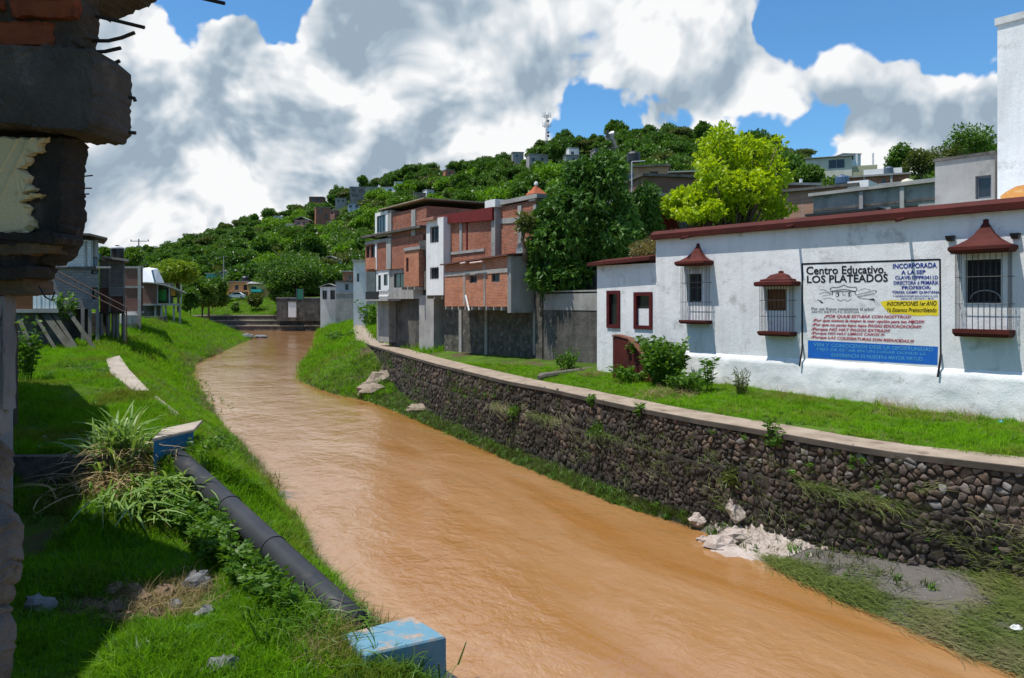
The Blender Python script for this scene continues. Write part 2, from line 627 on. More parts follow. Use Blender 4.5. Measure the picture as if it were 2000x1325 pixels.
ROWS = np.concatenate([np.arange(-30, 6, 4.0), np.arange(6, 17.8, .45), [17.9, 18.05, 18.2], np.arange(18.6, 34, .5), np.arange(34, 60, .9), np.arange(60, 153, 3.0),
                       [154, 155.4, 156.4, 160, 165, 172, 185, 220]])
GX, GZ = [], []
for Y in ROWS:
    L = float(shoreL(Y)); bt = L - float(bankW(Y)); zt = float(zTop(Y)); R = float(shoreR(Y)); wx = float(xWall(Y)); zf = float(zFoot(Y)); zh = float(zHouse(Y))
    xs = [bt - 300, bt - 150, bt - 80, bt - 45, bt - 25, bt - 14, bt - 9, bt - 6, bt - 4, bt - 2.8, bt - 1.8, bt - .9, bt]
    zs = [zt + 8, zt + 4, zt + 2.2, zt + 1.2, zt + .7, zt + .35, zt + .15, zt + .05, zt, zt, zt, zt, zt]
    for k in range(1, 7):
        t = k / 6
        xs.append(bt + (L - bt) * t); zs.append(zt + (ZW - .02 - zt) * (t * .75 + .25 * t * t))
    xs += [L + .6, L + (R - L) * .4, L + (R - L) * .6, R - .6, R]
    zs += [ZW - .35, ZW - .9, ZW - .9, ZW - .3, ZW - .02]
    ft = wx - .10
    for k in range(1, 6):
        t = k / 5
        xs.append(R + (ft - R) * t); zs.append(ZW - .02 + (zf - ZW + .02) * t ** .8)
    o7 = 7.0 if Y < 33 else max(2.2, 7.0 - (Y - 33) * .35)
    xs += [wx + .22, wx + 1.0, wx + 1.6, wx + 2.6, wx + 3.6, wx + 5, wx + o7 + 1.5, wx + 12, wx + 18, wx + 30, wx + 60, wx + 130, wx + 320]
    zs += [-.10, -.01, .03, zh * .3 + .02, zh * .5, zh * .72, zh, zh + .3, zh + .7, zh + 1.8, zh + 5, zh + 10, zh + 16]
    if Y > 155.6:                                       # past the terrace the river is gone: grass from side to side
        zs = [max(z, float(np.interp(Y, [155.6, 156.4, 160, 172, 220], [-3.6, .25, 1.0, 3.7, 4.5]))) for z in zs]
    GX.append(xs); GZ.append(zs)
GX = np.array(GX); GZ = np.array(GZ)
land = (GZ > ZW + .03)
amp = np.clip((GZ - ZW) / 1.5, 0, 1) * np.where(ROWS[:, None] < 60, .10, .25)
nz = fbm(GX * .55, ROWS[:, None] * .55 + 0 * GX, 3)
mask = np.ones(GX.shape[1]); mask[29:33] = .12
GZ = GZ + np.where(land, nz * amp * mask[None, :], 0)


def hz(X, Y):
    """ground height under a point"""
    Y = min(max(Y, ROWS[0]), ROWS[-1] - 1e-4)
    i = int(np.searchsorted(ROWS, Y, 'right') - 1); i = min(max(i, 0), len(ROWS) - 2)
    t = (Y - ROWS[i]) / (ROWS[i + 1] - ROWS[i])
    return float(np.interp(X, GX[i] * (1 - t) + GX[i + 1] * t, GZ[i] * (1 - t) + GZ[i + 1] * t))


def gpt(px, py, _=None):
    """where the view ray through a photo pixel first meets the ground"""
    Y = 5.0
    while Y < 160:
        q = P(px, py, Y)
        g = hz(q.x, Y)
        if q.z <= g:
            return Vector((q.x, Y, g))
        Y += .06 if Y < 30 else .25
    return P(px, py, 160)


def hzs(pts):
    return np.array([hz(a, b) for a, b in pts])


def soilmat(T):
    p = pos(T)
    n = T.noise(p, .7, 7, .62)
    g = T.mix(T.maprange(n, .38, .62), (.045, .085, .010), (.075, .14, .014))
    soil = T.mix(T.noise(p, 6, 5), (.05, .036, .022), (.12, .09, .055))
    f = T.maprange(T.noise(p, .45, 6, .65), .54, .63)
    col = T.mix(f, g, soil)
    zz = T.n('ShaderNodeSeparateXYZ'); T.l(p, zz.inputs[0])
    low = T.maprange(T.math('ADD', zz.outputs[2], T.math('MULTIPLY', T.math('SUBTRACT', n, .5), .5)), -1.95, -1.75, 1, 0)
    low = T.math('MULTIPLY', low, T.maprange(zz.outputs[0], 3.0, 5.0))       # grey flood mud on the shingle below the stone wall
    col = T.mix(low, col, T.mix(T.noise(p, 3, 5), (.085, .078, .070), (.16, .145, .13)))
    h = T.noise(p, 22, 4, .6)
    return bsdf(T, col, .95, .1, h, .7, .05)


ground_m = material('soil_and_turf', soilmat)
nr, nc = GX.shape
vv = np.stack([GX, np.repeat(ROWS[:, None], nc, 1), GZ], -1).reshape(-1, 3)
qi = (np.arange(nr - 1)[:, None] * nc + np.arange(nc - 1)[None, :]).ravel()
ground = link('ground', npmesh('ground', vv, np.stack([qi, qi + 1, qi + nc + 1, qi + nc], 1), smooth=True), ground_m)
tag(ground, 'grassy earth banks on both sides of the river', kind='structure')

# level land running out to the horizon behind everything
plain_o = MB()
plain_o.face([(-6000, 205, 1.5), (6000, 205, 1.5), (6000, 7000, 1.5), (-6000, 7000, 1.5)])
plain_o = plain_o.build('terrain', ground_m)
tag(plain_o, 'level land behind the town running to the horizon', kind='structure')


# ---- hill: foot, ridge distance and ridge row by photo column
HPX = [-1500, -400, 100, 280, 340, 400, 450, 560, 640, 700, 780, 860, 960, 1000, 1060, 1150, 1250, 1330, 1400, 1540, 1640, 1740, 1830, 1950, 2300, 3200]
HPY = [560, 545, 512, 500, 484, 461, 448, 420, 392, 373, 352, 336, 334, 318, 294, 283, 270, 272, 290, 302, 316, 322, 330, 335, 350, 400]
HDR = [700, 650, 600, 560, 545, 530, 515, 480, 455, 435, 415, 395, 370, 360, 345, 325, 300, 285, 270, 245, 230, 215, 205, 200, 190, 180]
HDF = [260, 240, 225, 215, 210, 205, 205, 200, 190, 180, 160, 140, 120, 115, 110, 105, 100, 95, 92, 88, 85, 80, 78, 75, 70, 60]
hang = [math.atan((p - CX) / F) for p in HPX]


def hill_at(az, t):
    """t 0 foot .. 1 ridge .. 1.6 far side; az from the view axis"""
    px = CX + F * math.tan(az)
    Yr = np.interp(az, hang, HDR); Yf = np.interp(az, hang, HDF)
    zr = CH + (HZ - np.interp(az, hang, HPY)) / F * Yr - 1.5
    zf = float(np.interp(Yf, [60, 120, 200, 260], [3.0, 1.5, 2.0, 1.0]))
    Y = Yf + (Yr - Yf) * t
    if t <= 1:
        e = t ** 1.12 * (1 - .12 * math.sin(math.pi * t))
        z = zf + (zr - zf) * e
    else:
        z = zr - (zr - zf) * ((t - 1) / .6) ** 1.3 * .8
    X = math.tan(az) * Y
    z += float(fbm(X * .018, Y * .018, 11, 3)) * 7 * min(1, t * 2) * (1 if t < 1 else .5) * max(0, 1 - max(0, t - .75) * 3)
    return Vector((X, Y, z))


azs = np.linspace(hang[0], hang[-1], 170)
ts = np.concatenate([np.linspace(0, 1, 30), [1.1, 1.25, 1.45, 1.6]])
hv = [[*hill_at(a, t)] for a in azs for t in ts]
nt = len(ts)
qi = (np.arange(len(azs) - 1)[:, None] * nt + np.arange(nt - 1)[None, :]).ravel()


def hillmat(T):
    p = pos(T)
    n = T.noise(p, .06, 6, .6)
    col = T.mix(T.maprange(n, .4, .62), (.016, .032, .008), (.042, .07, .012))
    return bsdf(T, col, .95, .1, T.noise(p, .5, 5), 1, .6)


hill = link('hill', npmesh('hill', hv, np.stack([qi, qi + nt, qi + nt + 1, qi + 1], 1), smooth=True), material('hill_scrub', hillmat))
tag(hill, 'long green hill rising behind the town', kind='structure')


# ---- river
def watermat(T):
    p = pos(T)
    u = T.vmath('DOT_PRODUCT', p, (.55, -.835, 0), out=1)      # along the flow
    v = T.vmath('DOT_PRODUCT', p, (.835, .55, 0), out=1)       # across it
    c = T.n('ShaderNodeCombineXYZ')
    T.l(T.math('MULTIPLY', u, .75), c.inputs[0]); T.l(v, c.inputs[1])
    wv = c.outputs[0]
    a = T.noise(wv, .75, 3, .5, dist=.7)
    b = T.noise(wv, 2.6, 4, .55, dist=1.1)
    d = T.noise(wv, 8.0, 3, .55, dist=.5)
    e = T.noise(wv, 26, 2, .5)
    chop = T.maprange(T.noise(wv, .22, 4, .6), .36, .64, .35, 1.25)      # rougher and smoother stretches of current
    h = T.math('ADD', T.math('ADD', T.math('MULTIPLY', a, 1.5), T.math('MULTIPLY', b, 1.0)), T.math('ADD', T.math('MULTIPLY', d, .34), T.math('MULTIPLY', e, .06)))
    h = T.math('MULTIPLY', h, chop)
    st = T.n('ShaderNodeCombineXYZ')
    T.l(T.math('MULTIPLY', u, .10), st.inputs[0]); T.l(T.math('MULTIPLY', v, .55), st.inputs[1])
    silt_sheen = T.maprange(T.noise(st.outputs[0], 1.0, 6, .62, dist=.8), .36, .66)  # pale silt streaks, partly sky reflection put into the colour
    col = T.mix(silt_sheen, (.285, .130, .034), (.355, .200, .095))
    return bsdf(T, col, .07, 1.0, h, .36, .075)


river = MB()
river.face([(-200, -30, ZW), (60, -30, ZW), (60, 155.9, ZW), (-200, 155.9, ZW)])
river = river.build('river', material('muddy_water', watermat))
tag(river, 'muddy orange-brown river flowing between the banks', kind='structure')


# ---------------------------------------------------------------- stone retaining wall and path on the right bank
tY = np.linspace(5.0, 54.5, 400)
tX = np.array([float(xWall(y)) for y in tY])
tS = np.concatenate([[0], np.cumsum(np.hypot(np.diff(tX), np.diff(tY)))])      # arc length from the near end


def on_wall(s, z, out):
    X = np.interp(s, tS, tX); Y = np.interp(s, tS, tY)
    e = .25
    dx = np.interp(s + e, tS, tX) - np.interp(s - e, tS, tX); dy = np.interp(s + e, tS, tY) - np.interp(s - e, tS, tY)
    l = math.hypot(dx, dy)
    nx, ny = -dy / l, dx / l
    return Vector((X + nx * out, Y + ny * out, z))


wall_root = thing('stone_retaining_wall', 'dark rubble stone retaining wall holding up the path along the river', 'wall', (float(xWall(20)), 20, -2.5))
wb = MB()
ss = np.linspace(0, tS[-1], 160)
for s0, s1 in zip(ss, ss[1:]):
    for (za, zb, ou, bk) in ((-1.06, -.06, 0, -.3), (-3.0, -1.04, .09, -.01)):
        a = on_wall(s0, za, ou); b = on_wall(s1, za, ou); c = on_wall(s1, zb, ou); d = on_wall(s0, zb, ou)
        wb.face([b, a, d, c])
        e = on_wall(s0, zb, bk); f = on_wall(s1, zb, bk)
        wb.face([d, e, f, c])
mortar_m = stucco('wall_mortar', (.040, .033, .026), (.070, .058, .045), (.022, .024, .013), bump=.9, bump_d=.05, s2=11)
wb.build('mortar', mortar_m, wall_root)


def stonemat(T):
    a = T.n('ShaderNodeAttribute', attribute_name='tint').outputs['Fac']
    p = pos(T)
    col = T.ramp(a, [(0, (.022, .019, .017)), (.3, (.060, .050, .044)), (.55, (.105, .082, .070)), (.72, (.15, .105, .075)), (.85, (.22, .205, .19)), (1, (.36, .345, .335))])
    n = T.noise(p, 9, 6, .65)
    col = T.mix(T.maprange(n, .45, .7), col, T.mix(.5, col, (.02, .019, .015)))
    dirt = T.maprange(T.noise(p, .75, 7, .7), .46, .62)
    col = T.mix(T.math('MULTIPLY', dirt, .78), col, (.016, .014, .011))
    moss = T.maprange(T.noise(p, 1.1, 6, .65), .57, .68)
    col = T.mix(T.math('MULTIPLY', moss, .65), col, (.028, .036, .012))
    return bsdf(T, col, .88, .25, T.math('ADD', n, T.math('MULTIPLY', T.noise(p, 40, 3), .3)), .9, .03)


stone_m = material('rubble_stone', stonemat)


def clip_poly(poly, mx, my, nx, ny):
    out = []
    for i in range(len(poly)):
        ax, ay = poly[i]; bx, by = poly[(i + 1) % len(poly)]
        da = (ax - mx) * nx + (ay - my) * ny; db = (bx - mx) * nx + (by - my) * ny
        if da <= 0:
            out.append((ax, ay))
        if (da < 0 < db) or (db < 0 < da):
            t = da / (da - db)
            out.append((ax + (bx - ax) * t, ay + (by - ay) * t))
    return out


def voronoi(x0, x1, z0, z1, sx, sz, jit, seed):
    r = random.Random(seed)
    nx = max(2, int((x1 - x0) / sx)); nzv = max(2, int((z1 - z0) / sz))
    pt = {}
    for i in range(-2, nx + 2):
        for j in range(-2, nzv + 2):
            if r.random() < .24 and (i + j) % 2:
                continue
            pt[i, j] = (x0 + (i + .5 + (.5 if j % 2 else 0) + jit * (r.random() - .5)) * (x1 - x0) / nx, z0 + (j + .5 + jit * (r.random() - .5)) * (z1 - z0) / nzv)
    for i in range(nx):
        for j in range(nzv):
            if (i, j) not in pt:
                continue
            cx, cy = pt[i, j]
            poly = [(cx - sx * 1.6, cy - sz * 1.6), (cx + sx * 1.6, cy - sz * 1.6), (cx + sx * 1.6, cy + sz * 1.6), (cx - sx * 1.6, cy + sz * 1.6)]
            for di in (-2, -1, 0, 1, 2):
                for dj in (-2, -1, 0, 1, 2):
                    q = pt.get((i + di, j + dj))
                    if q is None or (di == 0 and dj == 0):
                        continue
                    poly = clip_poly(poly, (cx + q[0]) / 2, (cy + q[1]) / 2, q[0] - cx, q[1] - cy)
            if len(poly) >= 3:
                yield (cx, cy), poly


def stone_geo(c, poly, gap, proud, mapf, r):
    """chamfered proud stone from a cell; returns verts, tris"""
    pts = []
    n = len(poly)
    for i in range(n):                                   # cut the corners so that stones look worn round
        ax, ay = poly[i]; bx, by = poly[(i + 1) % n]
        for t in (.15, .85):
            pts.append((ax + (bx - ax) * t, ay + (by - ay) * t))
    cx, cy = c
    cx = sum(q[0] for q in pts) / len(pts); cy = sum(q[1] for q in pts) / len(pts)
    V = []
    for k, (f, o) in enumerate(((1 - gap, -.01), (1 - gap * 1.15, proud * .6), (.62, proud))):
        for (x, y) in pts:
            j = 1 + (r.random() - .5) * .34
            V.append(mapf(cx + (x - cx) * f * j, cy + (y - cy) * f * j, o * (1 + (r.random() - .5) * .5)))
    V.append(mapf(cx, cy, proud * 1.12))
    m = len(pts)
    T_ = []
    for k in range(2):
        for i in range(m):
            a, b = k * m + i, k * m + (i + 1) % m
            T_ += [(a, b, b + m), (a, b + m, a + m)]
    for i in range(m):
        T_.append((2 * m + i, 2 * m + (i + 1) % m, 3 * m))
    return V, T_


r_ = random.Random(5)
near_stones, V_all, T_all, tint_all = [], [], [], []
for (sa, sb, sx, sz) in ((0, 10.5, .17, .125), (10.5, 22, .175, .13), (22, 36, .22, .17), (36, tS[-1] - 2.2, .30, .24)):
    zf_lo = -2.75
    for c, poly in voronoi(sa, sb, zf_lo, -.08, sx, sz, 1.05, int(sa * 10) + 3):
        q = on_wall(c[0], c[1], 0)
        if c[1] < hz(q.x - .25, q.y - .15) - .25 or r_.random() < .05:
            continue
        up = (c[1] + 2.7) / 2.6                             # higher stones stay clean and pale, lower ones are silted and damp
        base = r_.choice([.02, .08, .14, .2, .3, .42]) + .26 * up * (1.0 if q.y < 19 else .8) + (r_.random() - .5) * .3
        if q.y < 18.5 and c[1] > -.85 + r_.uniform(-.25, .15):
            base += .22  # near top stones paler: their sunlit look put into the tint
        if r_.random() < .07:
            base = r_.uniform(.60, .78)
        tint = min(1, max(0, base))
        V, T_ = stone_geo(c, poly, r_.choice([.05, .09, .14, .22, .32]), r_.uniform(.01, .06), (on_wall if c[1] > -1.05 else lambda s_, z_, o_: on_wall(s_, z_, o_ + .09)), r_)
        pxs = CX + F * q.x / q.y
        near_stones.append((q.y if pxs < 2010 else 999, V, T_, tint))
near_stones.sort(key=lambda e: e[0])
for k, (yy, V, T_, tint) in enumerate(near_stones):
    if k < 290:
        me = npmesh('stone', [tuple(v) for v in V], T_, tint=[tint] * len(V))
        link('stone', me, stone_m, wall_root)
    else:
        b0 = len(V_all)
        V_all += [tuple(v) for v in V]; T_all += [(a + b0, b + b0, c + b0) for a, b, c in T_]; tint_all += [tint] * len(V)
o = link('stonework', npmesh('stonework', V_all, T_all, tint=tint_all), stone_m, wall_root)
o['kind'] = 'stuff'

path_m = stucco('path_concrete', (.37, .30, .23), (.25, .195, .145), (.13, .09, .06), s1=1.5, bump=.5, stain=.75)
pth = MB()
ysr = np.concatenate([np.arange(4, 60, .7), np.arange(60, 152, 4)])
pw = lambda y: float(np.interp(y, [10, 14, 20, 30, 50, 60, 150], [1.0, .95, 1.0, 1.1, 1.3, 1.5, 1.8]))
rows = []
for y in ysr:
    x = float(xWall(y))
    e = .2
    d = Vector((float(xWall(y + e)) - float(xWall(y - e)), 2 * e, 0)).normalized()
    nn = Vector((d.y, -d.x, 0))
    w_ = pw(y) + float(vnoise(y * .9, 3.3)) * .18
    b0 = Vector((x, y, 0))
    rows.append([b0 - nn * .07 + Vector((0, 0, -.085)), b0 - nn * .07 + Vector((0, 0, .028)), b0 - nn * .05 + Vector((0, 0, .04)), b0 + nn * w_ + Vector((0, 0, .045)), b0 + nn * (w_ + .02) + Vector((0, 0, -.12))])
pth.rings([q[2:] for q in rows], close=False, cap=False)
lip = MB(); lip.rings([q[:3] for q, y in zip(rows, ysr) if y < 56], close=False, cap=False)
lip.build('coping', stucco('mouldy_coping', (.10, .085, .07), (.055, .048, .04), (.03, .03, .024), s1=1.1, s2=9, stain=.7, bump=.6), wall_root)
tag(pth.build('path', path_m), 'narrow concrete footpath on top of the river wall', kind='structure')

# stepped stone terrace across the far bend
ter = thing('stone_terrace', 'three-stepped stone terrace wall across the far bend of the river', 'wall', (-48, 155, -2.7))
tm = stucco('terrace_stone', (.16, .135, .11), (.09, .075, .06), (.03, .028, .02), s1=.9, s2=2.2, bump=1.0, bump_d=.25, stain=.9)
tc = stucco('terrace_coping', (.36, .31, .25), (.25, .21, .17), (.12, .1, .08), s1=.8)
for k, (z0, z1, y) in enumerate(((-3.2, -1.75, 151.6), (-1.8, -.75, 153.2), (-.8, .22, 154.8))):
    x0, x1 = -75, -33.5 - (2 - k) * 1.2
    t = MB()
    xs = np.linspace(x0, x1, 60)
    f = [Vector((x, y + .5 * math.sin((x + 55) * .06) + float(vnoise(x * .9, k)) * .22, z0)) for x in xs]
    for a, b in zip(f, f[1:]):
        t.face([a, b, (b.x, b.y + .15, z1), (a.x, a.y + .15, z1)])
    t.build('step_face', tm, ter)
    t = MB()
    for a, b in zip(f, f[1:]):
        t.face([(a.x, a.y + .02, z1 + .08), (b.x, b.y + .02, z1 + .08), (b.x, b.y + 2.2, z1 + .1), (a.x, a.y + 2.2, z1 + .1)])
        t.face([(a.x, a.y + .02, z1 - .1), (b.x, b.y + .02, z1 - .1), (b.x, b.y + .02, z1 + .08), (a.x, a.y + .02, z1 + .08)])
    t.build('coping', tc, ter)

# ---------------------------------------------------------------- the long white house on the right
WP = Plane(27.0, 38.0)
white_m = stucco('white_paint', (.78, .785, .785), (.70, .705, .705), (.40, .395, .375), s1=.75, s2=3.2, bump=.5, bump_d=.035, stain=.75, streak=.38)


def plinthmat(T):
    p = pos(T)
    z = T.n('ShaderNodeSeparateXYZ'); T.l(p, z.inputs[0])
    n = T.noise(p, 1.1, 7, .68)
    col = T.mix(T.maprange(n, .4, .62), (.78, .785, .785), (.70, .705, .705))
    chip = T.maprange(T.noise(p, 2.6, 7, .7), .60, .66)                    # chipped paint showing grey stone
    col = T.mix(T.math('MULTIPLY', chip, .5), col, (.22, .215, .21))
    splash = T.maprange(T.math('ADD', z.outputs[2], T.math('MULTIPLY', T.noise(p, 3, 6, .65), .9)), .55, 1.0, 1, 0)   # mud splashed up from the ground
    col = T.mix(T.math('MULTIPLY', splash, .5), col, (.34, .29, .22))
    h = T.math('ADD', T.noise(p, 4.0, 6, .62), T.math('MULTIPLY', T.noise(p, 22, 3), .3))
    return bsdf(T, col, .9, .2, h, .5, .04)


white_rough = material('white_rubble', plinthmat)
red_m = stucco('oxide_red', (.092, .018, .013), (.058, .013, .010), (.05, .030, .022), s1=1.6, s2=9, bump=.4, rough=.75, stain=.5)
red_dark = stucco('oxide_red_frame', (.10, .012, .012), (.07, .009, .010), (.06, .012, .012), s1=2, s2=14, bump=.2, rough=.6)
iron_m = plain('black_iron', (.018, .018, .02), .5, .4)
pane_m = material('dark_glass', lambda T: bsdf(T, T.mix(T.noise(pos(T), 1.3, 3), (.010, .012, .014), (.03, .034, .038)), .08, .5))
wood_m = plain('brown_shutter', (.20, .075, .025), .6, .3, .5, 6)
black_paint = plain('black_sign_paint', (.012, .012, .015), .7, .2, .2)
house = thing('white_house', 'long single-storey white house with a red parapet and painted wall sign', 'house', tuple(WP.w(WP.sz(1280, 700)[0], 0, .3)))

sA, sB, sC = WP.sz(1165, 600)[0], WP.sz(1281, 600)[0], WP.sz(2190, 600)[0]
zPar0, zPar1 = 5.25, 5.55
holes = [WP.rect(1342, 535, 1370, 590), WP.rect(1494, 565, 1535, 607), WP.rect(1884, 507, 1955, 592)]
b = MB(WP.M)
b.wall(sB, sC, -.6, zPar0 + .02, 0, holes, .28)
b.box(sB, sC, 0, 7, -.6, zPar0 + .02, skip='fb')
b.build('wall', white_m, house)
low_h = [WP.rect(1187, 571, 1208, 638), WP.rect(1240, 574, 1271, 640)]
b = MB(WP.M)
b.wall(sA, sB - .002, -.4, 4.42, .03, low_h, .16)
b.box(sA, sB - .002, .03, 6, -.4, 4.42, skip='fb')
b.build('side_wing', white_m, house)

# uneven stone plinth with a sloping ledge
sL = WP.sz(1339, 690)[0]
b = MB(WP.M)
xs = np.arange(sL, sC, .13); zs = np.linspace(-.5, 1.16, 14)
grid = [[(x, -.10 + float(fbm(x * 2.6, z * 2.6, 9)) * .05 - (1.16 - z) * .008, z) for z in zs] for x in xs]
for a, c in zip(grid, grid[1:]):
    for k in range(len(zs) - 1):
        b.face([a[k], c[k], c[k + 1], a[k + 1]])
    b.face([a[-1], c[-1], (c[-1][0], .01, 1.29 + float(vnoise(c[-1][0], 4)) * .04), (a[-1][0], .01, 1.29 + float(vnoise(a[-1][0], 4)) * .04)])
b.face([(q[0], q[1], q[2]) for q in grid[0]] + [(sL, .01, 1.29), (sL, .01, -.5)])
me = b.mesh('plinth', smooth=True)
import bmesh
bm_ = bmesh.new(); bm_.from_mesh(me); bmesh.ops.remove_doubles(bm_, verts=bm_.verts, dist=.0005)
bmesh.ops.recalc_face_normals(bm_, faces=bm_.faces); bm_.to_mesh(me); bm_.free()
link('plinth', me, white_rough, house)

# parapets
b = MB(WP.M)
b.rings([[(s, -.22, zPar0), (s, -.24, zPar0 + .17), (s, -.08, zPar1), (s, .45, zPar1 + .02), (s, .45, zPar0)] for s in np.arange(sB - .06, sC, .6)])
b.build('parapet', red_m, house)
b = MB(WP.M)
b.rings([[(s, -.28, 4.42 + (s - sA) * .035), (s, -.28, 4.54 + (s - sA) * .035), (s, .8, 4.72 + (s - sA) * .035), (s, .8, 4.42 + (s - sA) * .035)] for s in np.linspace(sA - .25, sB - .08, 8)])
b.build('eaves', red_m, house)


def pane_in(plane, rect, v, parent, frame_m, glass_m, fw=.05, bars=(1, 1), name='window'):
    """frame with glazing bars in an opening; the pane is its sub-part"""
    s0, z0, s1, z1 = rect
    f = MB(plane.M)
    f.box(s0, s0 + fw, v, v + .06, z0, z1).box(s1 - fw, s1, v, v + .06, z0, z1)
    f.box(s0 + fw, s1 - fw, v, v + .06, z0, z0 + fw).box(s0 + fw, s1 - fw, v, v + .06, z1 - fw, z1)
    for k in range(1, bars[0]):
        x = s0 + (s1 - s0) * k / bars[0]; f.box(x - fw * .3, x + fw * .3, v + .01, v + .05, z0 + fw, z1 - fw)
    for k in range(1, bars[1]):
        z = z0 + (z1 - z0) * k / bars[1]; f.box(s0 + fw, s1 - fw, v + .012, v + .048, z - fw * .3, z + fw * .3)
    w = f.build(name, frame_m, parent)
    g = MB(plane.M)
    g.box(s0 + fw * .5, s1 - fw * .5, v + .028, v + .036, z0 + fw * .5, z1 - fw * .5)
    g.build('pane', glass_m, w)
    return w


dark_frame = plain('dark_window_frame', (.03, .026, .024), .6, .3)
pale_frame = plain('pale_window_frame', (.30, .31, .31), .6, .3)
pane_in(WP, holes[0], .16, house, plain('grey_green_frame', (.10, .105, .09), .6), pane_m, .05, (2, 2))
pane_in(WP, holes[1], .14, house, wood_m, plain('wood_blind', (.23, .10, .035), .7, .2, .4, 9), .05, (5, 1))
w3 = pane_in(WP, holes[2], .18, house, dark_frame, pane_m, .06, (3, 2))
s0, z0, s1, z1 = holes[2]
g = MB(WP.M)                                             # arched glazing bar
cx, rr = (s0 + s1) / 2, (s1 - s0) * .42
arc = [(cx + rr * math.cos(t), .17, z0 + .10 + rr * .62 * math.sin(t)) for t in np.linspace(0, math.pi, 11)]
g.tube(arc, .018, 5)
g.build('glazing_arch', pale_frame, w3)

# two red-framed windows of the low wing
for i, r in enumerate(low_h):
    s0, z0, s1, z1 = r
    f = MB(WP.M)
    fw = .075
    f.box(s0 - .06, s0 + fw, -.02, .15, z0 - .06, z1 + .06).box(s1 - fw, s1 + .06, -.02, .15, z0 - .06, z1 + .06)
    f.box(s0 + fw, s1 - fw, -.02, .15, z0 - .06, z0 + fw).box(s0 + fw, s1 - fw, -.02, .15, z1 - fw, z1 + .06)
    w = f.build('window', red_dark, house)
    g = MB(WP.M)
    if i == 0:
        g.box(s0 + fw, s1 - fw, .11, .13, z0 + fw, z1 - fw)
        g.build('pane', pane_m, w)
    else:
        zm = z0 + (z1 - z0) * .56
        g.box(s0 + fw, s1 - fw, .11, .13, zm, z1 - fw); g.build('pane', pane_m, w)
        g = MB(WP.M); g.box(s0 + fw, s1 - fw, .09, .12, z0 + fw, zm - .004); g.build('panel', plain('white_panel', (.72, .73, .74), .6), w)


def grille(px0, px1, py_top, py_sill, py_sill_b, cap, nbars, nside, stepped):
    """projecting iron window cage with a hood and a sill; one part of the house"""
    v = -.36
    s0, s1 = WP.sz(px0, 500, v)[0], WP.sz(px1, 500, v)[0]
    xm = (px0 + px1) / 2
    zt = WP.sz(xm, py_top, v)[1]; zs = WP.sz(xm, py_sill, v)[1]; zb = WP.sz(xm, py_sill_b, v)[1]
    e = bpy.data.objects.new('window_grille', None)
    COL.objects.link(e); e.parent = house
    e.empty_display_size = .1
    loc = WP.w((s0 + s1) / 2, 0, zs)
    e.matrix_parent_inverse = Matrix.Translation(-Vector(house.location))
    e.location = loc

    def part(mb, name, mat):
        o = mb.build(name, mat)
        o.parent = e; o.matrix_parent_inverse = Matrix.Translation(-loc)
        return o
    bar_me = {}
    rb = .0085
    xs = [(s0 + (s1 - s0) * k / (nbars - 1), v + .03) for k in range(nbars)]
    for k in range(1, nside + 1):
        yy = v + .03 + (-.02 - v - .03) * k / (nside + 1)
        xs += [(s0, yy), (s1, yy)]
    for (x, y) in xs:
        part(MB(WP.M).tube([(x, y, zs), (x, y, zt)], rb, 5), 'bar', iron_m)
    for f in (.33, .68):
        z = zs + (zt - zs) * f
        part(MB(WP.M).tube([(s0 - .03, 0, z), (s0 - .012, v + .015, z), (s1 + .012, v + .015, z), (s1 + .03, 0, z)], .008, 5), 'crossbar', iron_m)
    # sill: block with a moulded underside
    m = MB(WP.M)
    h = zs - zb
    m.rings([[(s0 - .05 + k, .0, z), (s0 - .05 + k, v - .04 + k, z), (s1 + .05 - k, v - .04 + k, z), (s1 + .05 - k, .0, z)] for k, z in ((0, zs), (0, zs - h * .55), (.05, zb))])
    part(m, 'sill', red_m)
    # hood: flared pyramid leaning on the wall
    cx0, cx1, cy_b, cy_e, cy_t = cap
    a, c = WP.sz(cx0, 500, v)[0], WP.sz(cx1, 500, v)[0]
    ze0 = zt - .02; ze1 = WP.sz(xm, cy_e, v)[1]; ztip = WP.sz((cx0 + cx1) / 2, cy_t, -.1)[1]
    mid = (a + c) / 2; hw = (c - a) / 2; dp = -v + .14
    if stepped:
        prof = [(.94, ze0), (1.0, ze0 + (ze1 - ze0) * .25), (1.0, ze1), (.78, ze1 + .03), (.76, ze1 + .08), (.56, ze1 + .11), (.40, ze1 + (ztip - ze1) * .62), (.2, ze1 + (ztip - ze1) * .74), (.10, ze1 + (ztip - ze1) * .80), (.12, ze1 + (ztip - ze1) * .92), (.03, ztip)]
    else:
        H = ztip - ze1
        prof = [(.90, ze0), (1.0, ze0 + (ze1 - ze0) * .5), (1.0, ze1), (.74, ze1 + H * .10), (.50, ze1 + H * .26), (.31, ze1 + H * .46), (.17, ze1 + H * .68), (.085, ze1 + H * .86), (.075, ze1 + H * .90), (.09, ze1 + H * .96), (.02, ztip)]
    m = MB(WP.M)
    m.rings([[(mid - hw * k, .02, z), (mid - hw * k, .0 - dp * k, z), (mid + hw * k, .0 - dp * k, z), (mid + hw * k, .02, z)] for k, z in prof])
    part(m, 'hood', red_m)


grille(1329, 1376, 518, 626, 633, (1322, 1381, 519, 511, 476), 9, 3, False)
grille(1483, 1541, 558, 648, 657, (1477, 1551, 561, 551, 529), 11, 3, True)
grille(1865, 1968, 492, 644, 659, (1855, 1978, 493, 481, 428), 10, 3, False)

